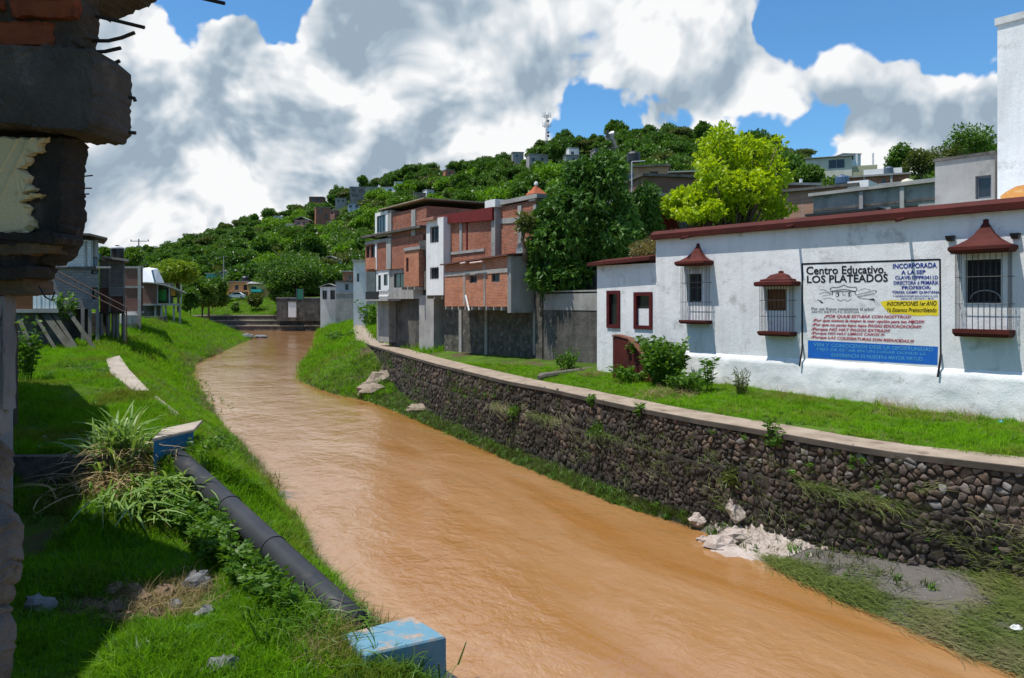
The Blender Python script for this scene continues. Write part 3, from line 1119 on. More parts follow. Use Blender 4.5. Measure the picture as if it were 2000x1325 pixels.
for (px, py) in ((1352, 463), (1557, 441), (1772, 428)):
    s, z = WP.sz(px, py)
    MB(WP.M).tube([(s, .05, z + .03), (s, -.2, z - .0), (s - .03, -.55, z - .08)], [.035, .04, .045], 8).build('waterspout', red_m, house)
for (px, py) in ((1855, 466), (1982, 461)):
    s, z = WP.sz(px, py, -.1)
    m = MB(WP.M)
    m.rings([[(s - k, -.0, zz), (s - k, -.05 - k, zz), (s + k, -.05 - k, zz), (s + k, 0, zz)] for k, zz in ((.07, z - .07), (.10, z + .05), (.10, z + .07))])
    m.build('wall_lamp', plain('lamp_black', (.012, .012, .014), .4, .5), house)


# ---- sign painted on the wall
sign = bpy.data.objects.new('painted_sign', None)
COL.objects.link(sign); sign.parent = house; sign.empty_display_size = .1
sg_loc = WP.w(WP.sz(1700, 600)[0], 0, 3)
sign.matrix_parent_inverse = Matrix.Translation(-Vector(house.location)); sign.location = sg_loc
tag(sign, 'hand-painted school advertisement in black, blue, red and yellow lettering')


def ZX(x):
    return 1540 + x * .1962


def ZY(y):
    return 490 + y * .1962


def on_sign(px, py, v):
    s, z = WP.sz(px, py, 0)
    return WP.w(s, v, z)


def sign_part(mb, name, mat):
    o = mb.build(name, mat)
    o.parent = sign; o.matrix_parent_inverse = Matrix.Translation(-sg_loc)
    return o


def stroke(name, pts, w, mat, v=-.006):
    """painted line through photo points, w px wide"""
    m = MB()
    for (a, b_) in zip(pts, pts[1:]):
        dx, dy = b_[0] - a[0], b_[1] - a[1]
        l = math.hypot(dx, dy) or 1
        ox, oy = -dy / l * w / 2, dx / l * w / 2
        m.face([on_sign(a[0] + ox, a[1] + oy, v), on_sign(b_[0] + ox, b_[1] + oy, v), on_sign(b_[0] - ox, b_[1] - oy, v), on_sign(a[0] - ox, a[1] - oy, v)])
    return sign_part(m, name, mat)


for nm, pts in (('top_border', [(1566, 516), (1836, 507)]), ('left_border', [(1567, 515), (1567, 672)]), ('right_border', [(1836, 506), (1837.5, 692)])):
    stroke(nm, pts, 3.4, black_paint)
blue_band = plain('blue_sign_paint', (.015, .13, .50), .6, .2, .25, 3)
sg_blue = plain('blue_letter_paint', (.012, .035, .26), .6, .2, .3, 9)
sg_red = plain('red_letter_paint', (.42, .02, .05), .6, .2, .35, 9)
sg_yellow = plain('yellow_sign_paint', (.80, .62, .03), .6, .2, .25, 9)
sg_pale = plain('pale_blue_letter_paint', (.10, .36, .62), .6, .2, .5, 8)
sg_grey = plain('grey_letter_paint', (.09, .09, .10), .6, .2, .4, 9)
m = MB(); m.face([on_sign(1578, 665, -.004), on_sign(1832, 677.5, -.004), on_sign(1831, 713.5, -.004), on_sign(1578, 699, -.004)][::-1]); sign_part(m, 'blue_panel', blue_band)
r_ = random.Random(4)
ya = [(1722 + r_.uniform(-4, 2), 590), (1726, 601), (1736, 611)] + [(1740 + k * 9.3, 614 + r_.uniform(-1.5, 2) + k * .3) for k in range(10)] + [(1833, 617), (1833, 602), (1832, 587)] + [(1828 - k * 10, 587 + r_.uniform(-1, 1)) for k in range(10)]
m = MB(); m.face([on_sign(x, y, -.004) for x, y in ya]); sign_part(m, 'yellow_patch', sg_yellow)

TXT = [  # text, x left, x right, left top, left bottom, right top, right bottom (enlarged sign pixels), paint, slant, weight
    ('Centro Educativo.', 178, 970, 158, 238, 140, 226, black_paint, 0, .014),
    ('LOS PLATEADOS', 185, 990, 248, 322, 228, 310, black_paint, 0, .016),
    ('INCORPORADA', 1040, 1478, 130, 180, 116, 170, sg_blue, 0, .012),
    ('A LA SEP', 1122, 1365, 196, 238, 190, 232, sg_blue, 0, .012),
    ('CLAVE:17PPR0411D', 1062, 1490, 250, 286, 246, 284, sg_blue, 0, .012),
    ('DIRECTORA d PRIMARIA', 1047, 1495, 302, 338, 296, 338, sg_blue, 0, .010),
    ('PROFESOR:', 1130, 1420, 350, 384, 348, 382, sg_blue, 0, .012),
    ('TERESA CAMPI QUINTANA', 1030, 1505, 400, 430, 398, 432, sg_blue, 0, .012),
    ('Y GENERACIONES EDUCANDO A LOS', 1040, 1490, 443, 460, 442, 460, sg_blue, .2, .0),
    ('HIJOS DE YAUTEPEC, MOR.', 1120, 1450, 471, 489, 469, 487, sg_blue, .2, .0),
    ('INSCRIPCIONES 1er ANO', 978, 1475, 510, 548, 500, 548, black_paint, .3, .006),
    ('Ya Estamos Preinscribiendo', 980, 1475, 570, 610, 566, 614, black_paint, .25, .004),
    ("Por sus frutos conocemos el arbol'.", 230, 862, 560, 592, 562, 596, sg_grey, .1, .0),
    ('ANTES INSTITUTO BOSTON.', 230, 708, 598, 618, 600, 622, sg_grey, 0, .0),
    ('\u00bfPOR QUUE ESTUIAR CON NOSTTROS?', 355, 1222, 636, 674, 644, 682, sg_red, .25, .006),
    ('/Por que somos la mejor la mer opci\u00f3n para tus HIJOS!!!', 240, 1355, 676, 714, 692, 734, sg_red, .3, .008),
    ('/Por que no pagas lujos lujos PAGAS EDUCACACION!!!', 235, 1325, 718, 756, 742, 784, sg_red, .3, .008),
    ('/Porque NO HAY PAGOS EXTRAS!!!', 225, 1012, 762, 802, 782, 822, sg_red, .3, .008),
    ('/Porque NO HAY LIBROS CAROS !!!', 225, 958, 804, 840, 822, 858, sg_red, .3, .008),
    ('/Porque LAS COLEGIATURAS SON REDUCIDAS.!!!', 225, 1250, 842, 880, 886, 926, sg_red, .3, .008),
    ('VEN Y CONOCENOS DESE LA OPORTUNIDAD', 250, 1440, 914, 950, 966, 1004, sg_pale, 0, .002),
    ('HIJO DE ESTAR EN UN LUGAR DONDE LA', 285, 1375, 964, 1000, 1014, 1050, sg_pale, 0, .002),
    ('EXPERIENCIA ES NUESTRA MAYOR VIRTUD.', 430, 1345, 1020, 1054, 1060, 1098, sg_pale, 0, .0)]
for (t, xl, xr, lt, lb, rt, rb, pm, slant, wt) in TXT:
    cu = bpy.data.curves.new('lettering', 'FONT')
    cu.body = t; cu.shear = slant; cu.offset = wt + (.006 if pm in (black_paint, sg_grey) else .014); cu.resolution_u = 3
    to = bpy.data.objects.new('lettering', cu)
    me = bpy.data.meshes.new_from_object(to)
    bpy.data.objects.remove(to)
    n = len(me.vertices)
    co = np.zeros(n * 3, np.float32); me.vertices.foreach_get('co', co); co = co.reshape(-1, 3)
    u = (co[:, 0] - co[:, 0].min()) / (np.ptp(co[:, 0]) + 1e-9); w_ = (co[:, 1] - co[:, 1].min()) / (np.ptp(co[:, 1]) + 1e-9)
    px = ZX(xl + (xr - xl) * u)
    py = ZY((lb + (lt - lb) * w_) * (1 - u) + (rb + (rt - rb) * w_) * u)
    out = [on_sign(a, c, -.0085) for a, c in zip(px, py)]
    me.vertices.foreach_set('co', np.array([tuple(q) for q in out], np.float32).ravel())
    me.materials.clear(); me.materials.append(pm); me.update()
    o = bpy.data.objects.new('lettering', me); COL.objects.link(o); o['kind'] = 'stuff'
    o.parent = sign; o.matrix_parent_inverse = Matrix.Translation(-sg_loc)


# line emblem: a hat, two eyes and crossed arrows
def zs_(pts):
    return [(ZX(a), ZY(c)) for a, c in pts]


hat = [(420, 405), (418, 375), (440, 362), (480, 366), (520, 356), (553, 338), (585, 358), (630, 364), (672, 362), (684, 380), (668, 405), (610, 392), (553, 384), (490, 392), (420, 405)]
em = [(hat, .8), ([(438, 400), (436, 438)], 1.2), ([(662, 400), (666, 436)], 1.0), ([(445, 405), (660, 405)], .8),
      ([(470, 430), (482, 412), (498, 414), (504, 440), (494, 458), (476, 456), (468, 440)], .6), ([(596, 430), (606, 412), (622, 418), (624, 446), (606, 456), (594, 444)], .6),
      ([(545, 412), (538, 438), (556, 444), (566, 430)], .5), ([(480, 480), (520, 500), (552, 484), (590, 502), (630, 478)], .5),
      ([(670, 440), (860, 392), (882, 404), (850, 430), (680, 462)], .6), ([(690, 455), (850, 412)], .4), ([(310, 390), (350, 386), (420, 420)], .5), ([(305, 430), (360, 412), (420, 428)], .5),
      ([(330, 450), (430, 436)], .4), ([(290, 490), (330, 500), (318, 512), (345, 520)], .9), ([(700, 470), (800, 482), (855, 482), (858, 514)], .6), ([(690, 400), (760, 374), (820, 390)], .4), ([(340, 480), (400, 470), (460, 486)], .4)]
for pts, w_ in em:
    stroke('emblem_line', zs_(pts), w_ * 1.5, sg_grey, -.0075)
for pts in ([(488, 418), (500, 416), (503, 440), (492, 452)], [(598, 420), (610, 414), (612, 440), (600, 448)], [(800, 486), (852, 474), (852, 494)], [(312, 512), (342, 508), (340, 524)]):
    m = MB(); m.face([on_sign(*q, -.0075) for q in zs_(pts)]); sign_part(m, 'emblem_fill', black_paint)
# the drips of the border run on over the ledge and down the plinth
for pts in (((1567, 671), (1566, 686), (1562, 716)), ((1837.5, 691), (1836, 706), (1832, 737))):
    m = MB()
    q = []
    for k, (x, y) in enumerate(pts):
        s, z = WP.sz(x, y, -.15 if k == 2 else (-.02 if k == 0 else -.10))
        q.append((s, (-.012, -.10, -.165)[k], z))
    for a, c in zip(q, q[1:]):
        m.face([WP.w(a[0] - .03, a[1], a[2]), WP.w(c[0] - .03, c[1], c[2]), WP.w(c[0] + .03, c[1], c[2]), WP.w(a[0] + .03, a[1], a[2])])
    sign_part(m, 'border_tail', black_paint)

# red ramp wall by the wing
RP = Plane(27.0 - 1.15 / WP.c, 38.0)
s0, s1 = RP.sz(1197, 700)[0], RP.sz(1280, 700)[0]
zA = RP.sz(1200, 659)[1]; zB = RP.sz(1278, 716)[1]; zG = hz(*RP.w(s0, 0, 0).xy) - .3
sm = s0 + (s1 - s0) * .36
rt = thing('red_ramp_wall', 'weathered red sloping masonry wall against the white house', 'wall', tuple(RP.w(s0, 0, zG + .3)))
m = MB(RP.M)
m.rings([[(s, 0, zG), (s, .0, z), (s, .22, z), (s, .22, zG)] for s, z in ((s0, zA), (s0 + .15, zA + .04), (sm, zA - .05), ((sm + s1) / 2, (zA + zB) / 2 - .08), (s1, zB))])
m.build('wall_body', red_m, rt)
m = MB(RP.M)
m.rings([[(s, -.03, z + .002), (s, -.03, z + .06), (s, .25, z + .06), (s, .25, z + .002)] for s, z in ((s0 - .02, zA + .01), (s0 + .15, zA + .045), (sm, zA - .04), ((sm + s1) / 2, (zA + zB) / 2 - .07), (s1, zB))])
m.build('coping', stucco('worn_red_coping', (.24, .13, .09), (.16, .05, .035), (.07, .06, .03), s1=3, stain=.8), rt)

# grey log lying at the path edge
a = G(1052, 738, .12); c = G(1160, 719, .3)
lg = MB(); lg.tube([a, a.lerp(c, .06) + Vector((0, 0, .03)), a.lerp(c, .4), a.lerp(c, .75) + Vector((.1, .1, 0)), c], [.09, .14, .13, .10, .07], 9)
tag(lg.build('fallen_log', plain('weathered_wood', (.17, .15, .13), .9, .2, .6, 5, bump=.6)), 'grey weathered log lying beside the footpath', 'log')

# ---------------------------------------------------------------- brick houses above the path
BP = Plane(24.6, 33.0)
bd = (BP.d.x, BP.d.y)
brick_m = brickmat('red_brick', bd, (.40, .125, .060), (.24, .070, .038), (.31, .245, .20))
brick_o = brickmat('orange_brick', bd, (.50, .175, .080), (.33, .108, .052), (.36, .285, .23))
brick_d = brickmat('dark_brick', bd, (.36, .110, .060), (.22, .064, .038), (.28, .22, .18))
conc_m = stucco('raw_concrete', (.36, .35, .33), (.26, .25, .235), (.12, .115, .10), s1=.7, s2=6, stain=.7, streak=.45)
conc_d = stucco('dark_concrete', (.15, .14, .125), (.075, .07, .063), (.028, .027, .024), s1=1.1, s2=5, stain=.9, streak=.65, bump=.8, bump_d=.04)  # dark stained concrete; below the left-bank houses it stands in for shade
conc_l = stucco('pale_concrete', (.38, .37, .35), (.28, .27, .26), (.14, .13, .12), s1=.8, s2=6, stain=.6, streak=.35)
rubble_m = stucco('rubble_render', (.13, .118, .098), (.06, .055, .047), (.46, .43, .38), s1=2.4, s2=4.2, stain=.6, bump=1.0, bump_d=.08)
wht = stucco('white_render', (.76, .76, .75), (.66, .66, .65), (.36, .35, .33), s1=.7, s2=6, stain=.35, streak=.15)
redroof = stucco('red_roof_paint', (.17, .02, .018), (.12, .015, .014), (.07, .015, .013), s1=.9, s2=12, rough=.7)
tin_m = plain('grey_sheet_metal', (.34, .34, .33), .5, .4, .5, 3, bump=.25)
steel_blue = plain('blue_grey_steel', (.07, .10, .14), .5)


def block(parent, name, mat, px0, px1, pyt, pyb, v, depth, holes=(), hd=.14, plane=None, ztop=None, zbot=None):
    """box whose front is seen at a photo rectangle on the facade plane moved by v; holes are photo rectangles"""
    pl = plane or BP
    s0, z0, s1, z1 = pl.rect(px0, pyt, px1, pyb, v)
    z1 = ztop if ztop is not None else z1
    z0 = zbot if zbot is not None else z0
    hs = [pl.rect(*h, v) for h in holes]
    hs = [(max(a, s0 + .03), max(c, z0 + .03), min(b_, s1 - .03), min(d, z1 - .03)) for a, c, b_, d in hs]
    m = MB(pl.M)
    m.wall(s0, s1, z0, z1, v, hs, hd)
    m.box(s0, s1, v, v + depth, z0, z1, skip='f')
    o = m.build(name, mat, parent)
    return o, hs, (s0, z0, s1, z1)


def bars_on(parent, rect, v, n, mat, plane=None):
    s0, z0, s1, z1 = rect
    for k in range(n):
        x = s0 + (s1 - s0) * (k + .5) / n
        MB((plane or BP).M).tube([(x, v, z0 - .04), (x, v, z1 + .06)], .015, 5).build('bar', mat, parent)


def col_strip(parent, px0, px1, pyt, pyb, v, mat=None, name='column', depth=.3):
    s0, z0, s1, z1 = BP.rect(px0, pyt, px1, pyb, v)
    MB(BP.M).box(s0, s1, v, v + depth, z0, z1).build(name, mat or conc_m, parent)


def beam_strip(parent, px0, px1, pyc, h, v, mat=None, name='beam', pyc1=None):
    """concrete band; pyc is its centre row at px0 (pyc1 at px1)"""
    sa, za = BP.sz(px0, pyc, v); sb, zb = BP.sz(px1, pyc1 if pyc1 is not None else pyc, v)
    if pyc1 is None:
        zb = za
    m = MB(BP.M)
    m.rings([[(sa, v, za - h / 2), (sa, v, za + h / 2), (sa, v + .3, za + h / 2), (sa, v + .3, za - h / 2)], [(sb, v, zb - h / 2), (sb, v, zb + h / 2), (sb, v + .3, zb + h / 2), (sb, v + .3, zb - h / 2)]])
    return m.build(name, mat or conc_m, parent)


# --- farthest: tall three-storey brick house on a concrete base
h1 = thing('brick_house', 'tall unfinished brick house with a white corner room, farthest along the path', 'house', tuple(BP.w(BP.sz(760, 650)[0], .3, .2)))
o, hs, r = block(h1, 'corner_room', wht, 732.5, 757, 414, 462, -.02, 3.5, [(736, 421, 753, 454)])
pane_in(BP, hs[0], .02, h1, iron_m, pane_m, .06, (3, 1))
o, hs, r = block(h1, 'top_storey', brick_d, 757.3, 833, 411, 463, .06, 6)
col_strip(h1, 757, 764, 411, 463, -.04); col_strip(h1, 803, 811, 410, 463, -.02)
o, hs, r = block(h1, 'middle_storey', brick_d, 713.5, 826, 467, 526, -.04, 6.5, [(715.5, 481, 721.5, 504), (724, 479, 732, 503)])
for h in hs:
    pane_in(BP, h, .04, h1, dark_frame, pane_m, .05, (2, 1))
col_strip(h1, 754, 763, 466, 526, -.12); col_strip(h1, 732.5, 735.5, 476, 527, -.10, wht)
beam_strip(h1, 713, 757, 476, .22, -.13, conc_l)
m = MB(BP.M)                                             # floor slab under the top storey
s0, z0 = BP.sz(711.5, 466, -.1); s1, _ = BP.sz(828, 466, -.1)
m.box(s0, s1, -.35, 6, z0, z0 + .14); m.build('floor_slab', conc_d, h1)
o, hs, r = block(h1, 'orange_apron', brick_o, 714.5, 733.5, 505, 526, -.12, .06)
m = MB(BP.M)                                             # roof sheet with a deep eave
a = BP.sz(720, 419, -.9); c = BP.sz(735, 411.5, -.3); e = BP.sz(952, 404, -.3)
m.rings([[(s, vf, z), (s, vf, z + .07), (s, 6.5, z + .12), (s, 6.5, z + .05)] for s, vf, z in ((a[0] + .5, -.06, a[1] + .12), (c[0], -.16, c[1] + .02), (c[0] + (e[0] - c[0]) * .25, -.16, c[1] + .03), (c[0] + (e[0] - c[0]) * .47, -.14, c[1] + .05))])
m.build('roof', stucco('weathered_roof', (.36, .30, .20), (.26, .22, .16), (.1, .09, .07), s1=1.5), h1)
o, hs, r = block(h1, 'lower_white_room', wht, 735, 760, 528, 584, .02, 4, [(738.5, 538, 744, 576), (749.5, 536, 757, 558)])
for h in hs:
    pane_in(BP, h, .06, h1, dark_frame, pane_m, .04)
o, hs, r = block(h1, 'lower_storey', conc_m, 760.3, 826, 525, 584, .06, 5, [(769, 534, 790, 562)])
pane_in(BP, hs[0], .13, h1, dark_frame, pane_m, .05, (2, 1))
s0, z0, s1, z1 = BP.rect(716, 569, 760, 585, -.7)
m = MB(BP.M); m.box(s0, s1, -.8, .1, z0 - .1, z0); m.build('balcony_floor', conc_l, h1)
sm = BP.sz(742, 575, -.7)[0]
m = MB(BP.M); m.box(s0, sm, -.78, -.72, z0 + .001, z1 - .02); m.build('balcony_screen', plain('black_screen', (.012, .012, .014), .6), h1)
for k in range(6):
    x = sm + (s1 - sm) * (k + .5) / 6
    MB(BP.M).tube([(x, -.74, z0), (x, -.74, z0 + (z1 - z0) * .35), (x, -.74, z0 + (z1 - z0) * .6), (x, -.74, z1)], [.05, .09, .045, .06], 7).build('baluster', wht, h1)
m = MB(BP.M); m.box(sm, s1, -.8, -.68, z1, z1 + .07); m.build('handrail', wht, h1)
block(h1, 'pier', conc_m, 736, 759.5, 585, 668, .05, 1.2)
block(h1, 'base_wall', conc_d, 760, 822, 584.5, 650, .55, 4, zbot=-.2)

# --- middle: brick house with white stair tower and dark red roof
h2 = thing('brick_house', 'brick house with a tall narrow white tower and dark red sloping roof', 'house', tuple(BP.w(BP.sz(850, 640)[0], .3, .4)))
o, hs, r = block(h2, 'brick_bay', brick_o, 789, 818, 490, 560, -.55, 3.2, [(793, 504, 798, 531)])
pane_in(BP, hs[0], -.45, h2, dark_frame, pane_m, .04)
beam_strip(h2, 788, 820, 488, .18, -.62, conc_l)
for px in (790, 802, 815):
    s, z = BP.sz(px, 561, -.6); MB(BP.M).box(s - .06, s + .06, -.8, 1.2, z - .16, z).build('joist', conc_m, h2)
o, hs, r = block(h2, 'recess_wall', conc_d, 818.3, 834, 470, 566, -.25, 3, [(823, 500, 832, 530)])
pane_in(BP, hs[0], -.13, h2, dark_frame, pane_m, .05)
o, hs, r = block(h2, 'white_tower', wht, 832.5, 866, 427, 577, -.70, 3.6, [(840, 443, 857, 474), (840, 523, 857, 545)])
for h in hs:
    w = pane_in(BP, h, -.59, h2, dark_frame, pane_m, .05, (2, 1))
    bars_on(w, h, -.72, 4, iron_m)
for px in (834, 848, 863):
    s, z = BP.sz(px, 577, -.65); MB(BP.M).box(s - .05, s + .05, -.65, .8, z - .2, z).build('joist', conc_m, h2)
m = MB(BP.M)
s0, z0 = BP.sz(817, 435, -.8); s1, z1 = BP.sz(851, 426, -.8)
m.rings([[(s0, -.95, z0), (s0, -.95, z0 + .12), (s0, 1, z0 + .3), (s0, 1, z0 + .2)], [(s1, -.95, z1 - .1), (s1, -.95, z1 + .08), (s1, 1, z1 + .3), (s1, 1, z1 + .2)]])
m.build('tower_roof', stucco('faded_red_tile', (.36, .17, .13), (.27, .11, .08), (.15, .08, .06), s1=1.4), h2)
o, hs, r = block(h2, 'brick_wall', brick_m, 866.3, 961, 431, 512, -.25, 5)
for px in (897, 910):
    col_strip(h2, px, px + (4.5 if px < 900 else 2), 434, 497, -.30, conc_l if px < 900 else redroof, depth=.08)
beam_strip(h2, 866, 961, 437, .22, -.31)
beam_strip(h2, 866, 945, 497, .14, -.31, conc_l)
m = MB(BP.M)                                             # dark red sloping roof edge
a = BP.sz(850, 423, -.45); c = BP.sz(961, 404.5, -.45); d_ = BP.sz(961, 430, -.45); e = BP.sz(864, 436, -.45)
m.rings([[(a[0], -.45, e[1]), (a[0], -.45, a[1]), (a[0], 2.5, a[1] + .3), (a[0], 2.5, e[1])], [(c[0], -.45, d_[1]), (c[0], -.45, c[1]), (c[0], 2.5, c[1] + .3), (c[0], 2.5, d_[1])]])
m.build('roof', redroof, h2)
block(h2, 'pier', conc_l, 818.5, 847, 577, 650, -.15, 1.4, zbot=-.2)
block(h2, 'base_wall', rubble_m, 847.3, 902, 577, 655, .75, 4, zbot=-.2)
for px in (869, 897):
    col_strip(h2, px, px + 5, 596, 650, .66)

# --- the end wall with coping behind
h4 = thing('brick_house', 'plain brick end wall with concrete columns and a small red-capped finial', 'house', tuple(BP.w(BP.sz(1000, 640)[0], 2.0, .5)))
o, hs, r = block(h4, 'wall', brick_m, 966.5, 1046, 399, 560, .0, .6)
col_strip(h4, 959.5, 967, 391, 500, -.32, depth=.7); col_strip(h4, 1011, 1018, 402, 500, -.06); col_strip(h4, 1041, 1047, 400, 520, -.07)
beam_strip(h4, 967, 1046, 433, .26, -.04, pyc1=428)
s0, z0, s1, z1 = BP.rect(947, 391, 967, 402, -.4)
MB(BP.M).box(s0, s1, -.4, .9, z0 - .1, z1).build('parapet', wht, h4)
s0b, s1b = s1, BP.sz(1049, 397, -.1)[0]
MB(BP.M).box(s0b, s1b, -.12, .6, z0 + .0, z0 + .2).build('coping', conc_l, h4)
s, z = BP.sz(1045.5, 397, .2)
m = MB(BP.M); m.box(s - .26, s + .26, .0, .5, z - .05, z + .35); m.build('finial_base', wht, h4)
m = MB(BP.M); m.rings([[(s - k, .25 - k, zz), (s + k, .25 - k, zz), (s + k, .25 + k, zz), (s - k, .25 + k, zz)] for k, zz in ((.36, z + .35), (.36, z + .42), (.16, z + .66), (.07, z + .80))])
m.build('finial_cap', stucco('terracotta', (.42, .13, .06), (.32, .09, .045), s1=2), h4)
m = MB(BP.M); m.rings([[(s + k * math.cos(t), .25 + k * math.sin(t), zz) for t in np.linspace(0, 2 * math.pi, 8, endpoint=False)] for k, zz in ((.05, z + .80), (.11, z + .88), (.10, z + .97), (.02, z + 1.03))])
m.build('finial_ball', wht, h4)
s, z = BP.sz(1019, 491, -.5)                              # satellite dish
m = MB(BP.M); m.rings([[(s + k * math.cos(t), -.45 + d, z + k * math.sin(t)) for t in np.linspace(0, 2 * math.pi, 16, endpoint=False)] for k, d in ((.05, 0.0), (.25, -.03), (.42, -.10), (.43, -.09), (.25, -.015))])
m.tube([(s, -.45, z), (s, .02, z - .1)], .03, 6)
dish = m.build('satellite_dish', plain('dish_grey', (.30, .32, .33), .5), h4)

# --- nearest: low brick room hung out over the path on joists
h3 = thing('brick_house', 'low overhanging brick room with two small windows, nearest the tree', 'house', tuple(BP.w(BP.sz(950, 660)[0], .5, .4)))
OV = -1.35
s0, zb, s1, zt_r = BP.rect(868.5, 500, 991, 599, OV)
zL = BP.sz(868.5, 519, OV)[1]; zR = BP.sz(991, 500, OV)[1]
hh = [BP.rect(917, 539, 931, 553, OV), BP.rect(960, 535, 976, 551, OV)]
zc = min(zL, zR) - .12
m = MB(BP.M); m.wall(s0, s1, zb, zc, OV, hh, .14)
m.face([(s0, OV, zc), (s1, OV, zc), (s1, OV, zR), (s0, OV, zL)])
m.box(s0, s1, OV, OV + 3.3, zb, zc, skip='fr'); m.build('front_wall', brick_o, h3)
for h in hh:
    w = pane_in(BP, h, OV + .08, h3, steel_blue, pane_m, .05, (2, 1)); bars_on(w, h, OV + .03, 3, iron_m)
m = MB(BP.M)                                              # concrete end, slightly bellied
m.rings([[(s1 + .001, OV, z), (s1 + .16, OV + .10, z), (s1 + .20, OV + .6, z), (s1 + .20, OV + 1.40, z), (s1 + .001, OV + 1.40, z)] for z in (zb - .28, zb - .1, zb + .8, zR - .15, zR)])
m.build('end_wall', conc_l, h3)
m = MB(BP.M)
m.rings([[(s0 - .15, OV - .22, zL), (s0 - .15, OV - .22, zL + .07), (s0 - .15, OV + 3.3, zL + .35), (s0 - .15, OV + 3.3, zL + .28)], [(s1 + .3, OV - .22, zR), (s1 + .3, OV - .22, zR + .07), (s1 + .3, OV + 3.3, zR + .35), (s1 + .3, OV + 3.3, zR + .28)]])
m.build('roof', stucco('dark_roof_sheet', (.15, .07, .055), (.10, .05, .04), (.2, .17, .14), s1=2), h3)
beam_strip(h3, 868.5, 991, 537, .2, OV - .03, conc_m, pyc1=528)
col_strip(h3, 905, 908, 540, 597, OV - .02, conc_m, depth=.1); col_strip(h3, 944.5, 947.5, 517, 599, OV - .02, conc_m, depth=.1)
for k in range(9):
    s = s0 + (s1 - s0) * (k + .5) / 9
    MB(BP.M).box(s - .045, s + .045, OV - .12, 1.2, zb - .17, zb - .005).build('joist', conc_l, h3)
a = BP.sz(909, 577, OV - .1); c = BP.sz(918, 607, OV - .1)
MB(BP.M).tube([(a[0], OV - .08, a[1]), (c[0], OV - .15, c[1])], .05, 7).build('drainpipe', plain('white_pipe', (.72, .72, .70), .5), h3)
for (xa, ya, xb, yb) in ((898, 515, 908, 513), (917, 514, 941, 511)):
    a = BP.sz(xa, ya, OV - .3); c = BP.sz(xb, yb, OV - .3)
    MB(BP.M).tube([(a[0], OV - .26, a[1]), (c[0], OV - .26, c[1])], .045, 6).build('gutter_pipe', plain('pink_pipe', (.62, .46, .42), .5), h3)
s0b, _, s1b, _ = BP.rect(868, 600, 1046, 690, .1)
m = MB(BP.M); m.box(s0b, s1b, .1, 4, -.3, zb + .1); m.build('base_wall', rubble_m, h3)
for px in (896, 946, 1041):
    col_strip(h3, px, px + (5 if px < 1000 else 9), 603, 694, .02, conc_m)

# --- garden wall between the brick houses and the white house
gw = thing('concrete_garden_wall', 'stained grey concrete garden wall below the dark leafy tree', 'wall', tuple(BP.w(BP.sz(1105, 700)[0], 0, .4)))
s0, z0, s1, z1 = BP.rect(1048, 573, 1164, 712, -.05)
m = MB(BP.M); m.box(s0 + .55, s1 + .25, -.05, .25, -.2, z1); m.build('wall_panel', conc_d, gw)
m = MB(BP.M); m.box(s0 - .05, s0 + .549, -.11, .25, -.2, z1 + .05); m.build('rubble_pier', rubble_m, gw)
m = MB(BP.M); m.box(s0 - .05, s1 + .25, -.1, .3, z1 + .052, z1 + .12); m.build('coping', conc_m, gw)
m = MB(BP.M); m.box(s0 + .6, s1 + .2, -.075, -.05, z1 - .75, z1 - .02); m.build('render_band', conc_m, gw)
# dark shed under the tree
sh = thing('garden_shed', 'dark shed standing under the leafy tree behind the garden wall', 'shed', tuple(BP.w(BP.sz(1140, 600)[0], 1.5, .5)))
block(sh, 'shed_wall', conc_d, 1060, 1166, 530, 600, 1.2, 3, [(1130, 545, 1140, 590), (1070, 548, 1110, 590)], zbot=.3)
block(sh, 'shed_back', stucco('ochre_back', (.22, .15, .09), (.15, .1, .06), s1=1), 1062, 1165, 535, 600, 1.5, .1, zbot=.3)


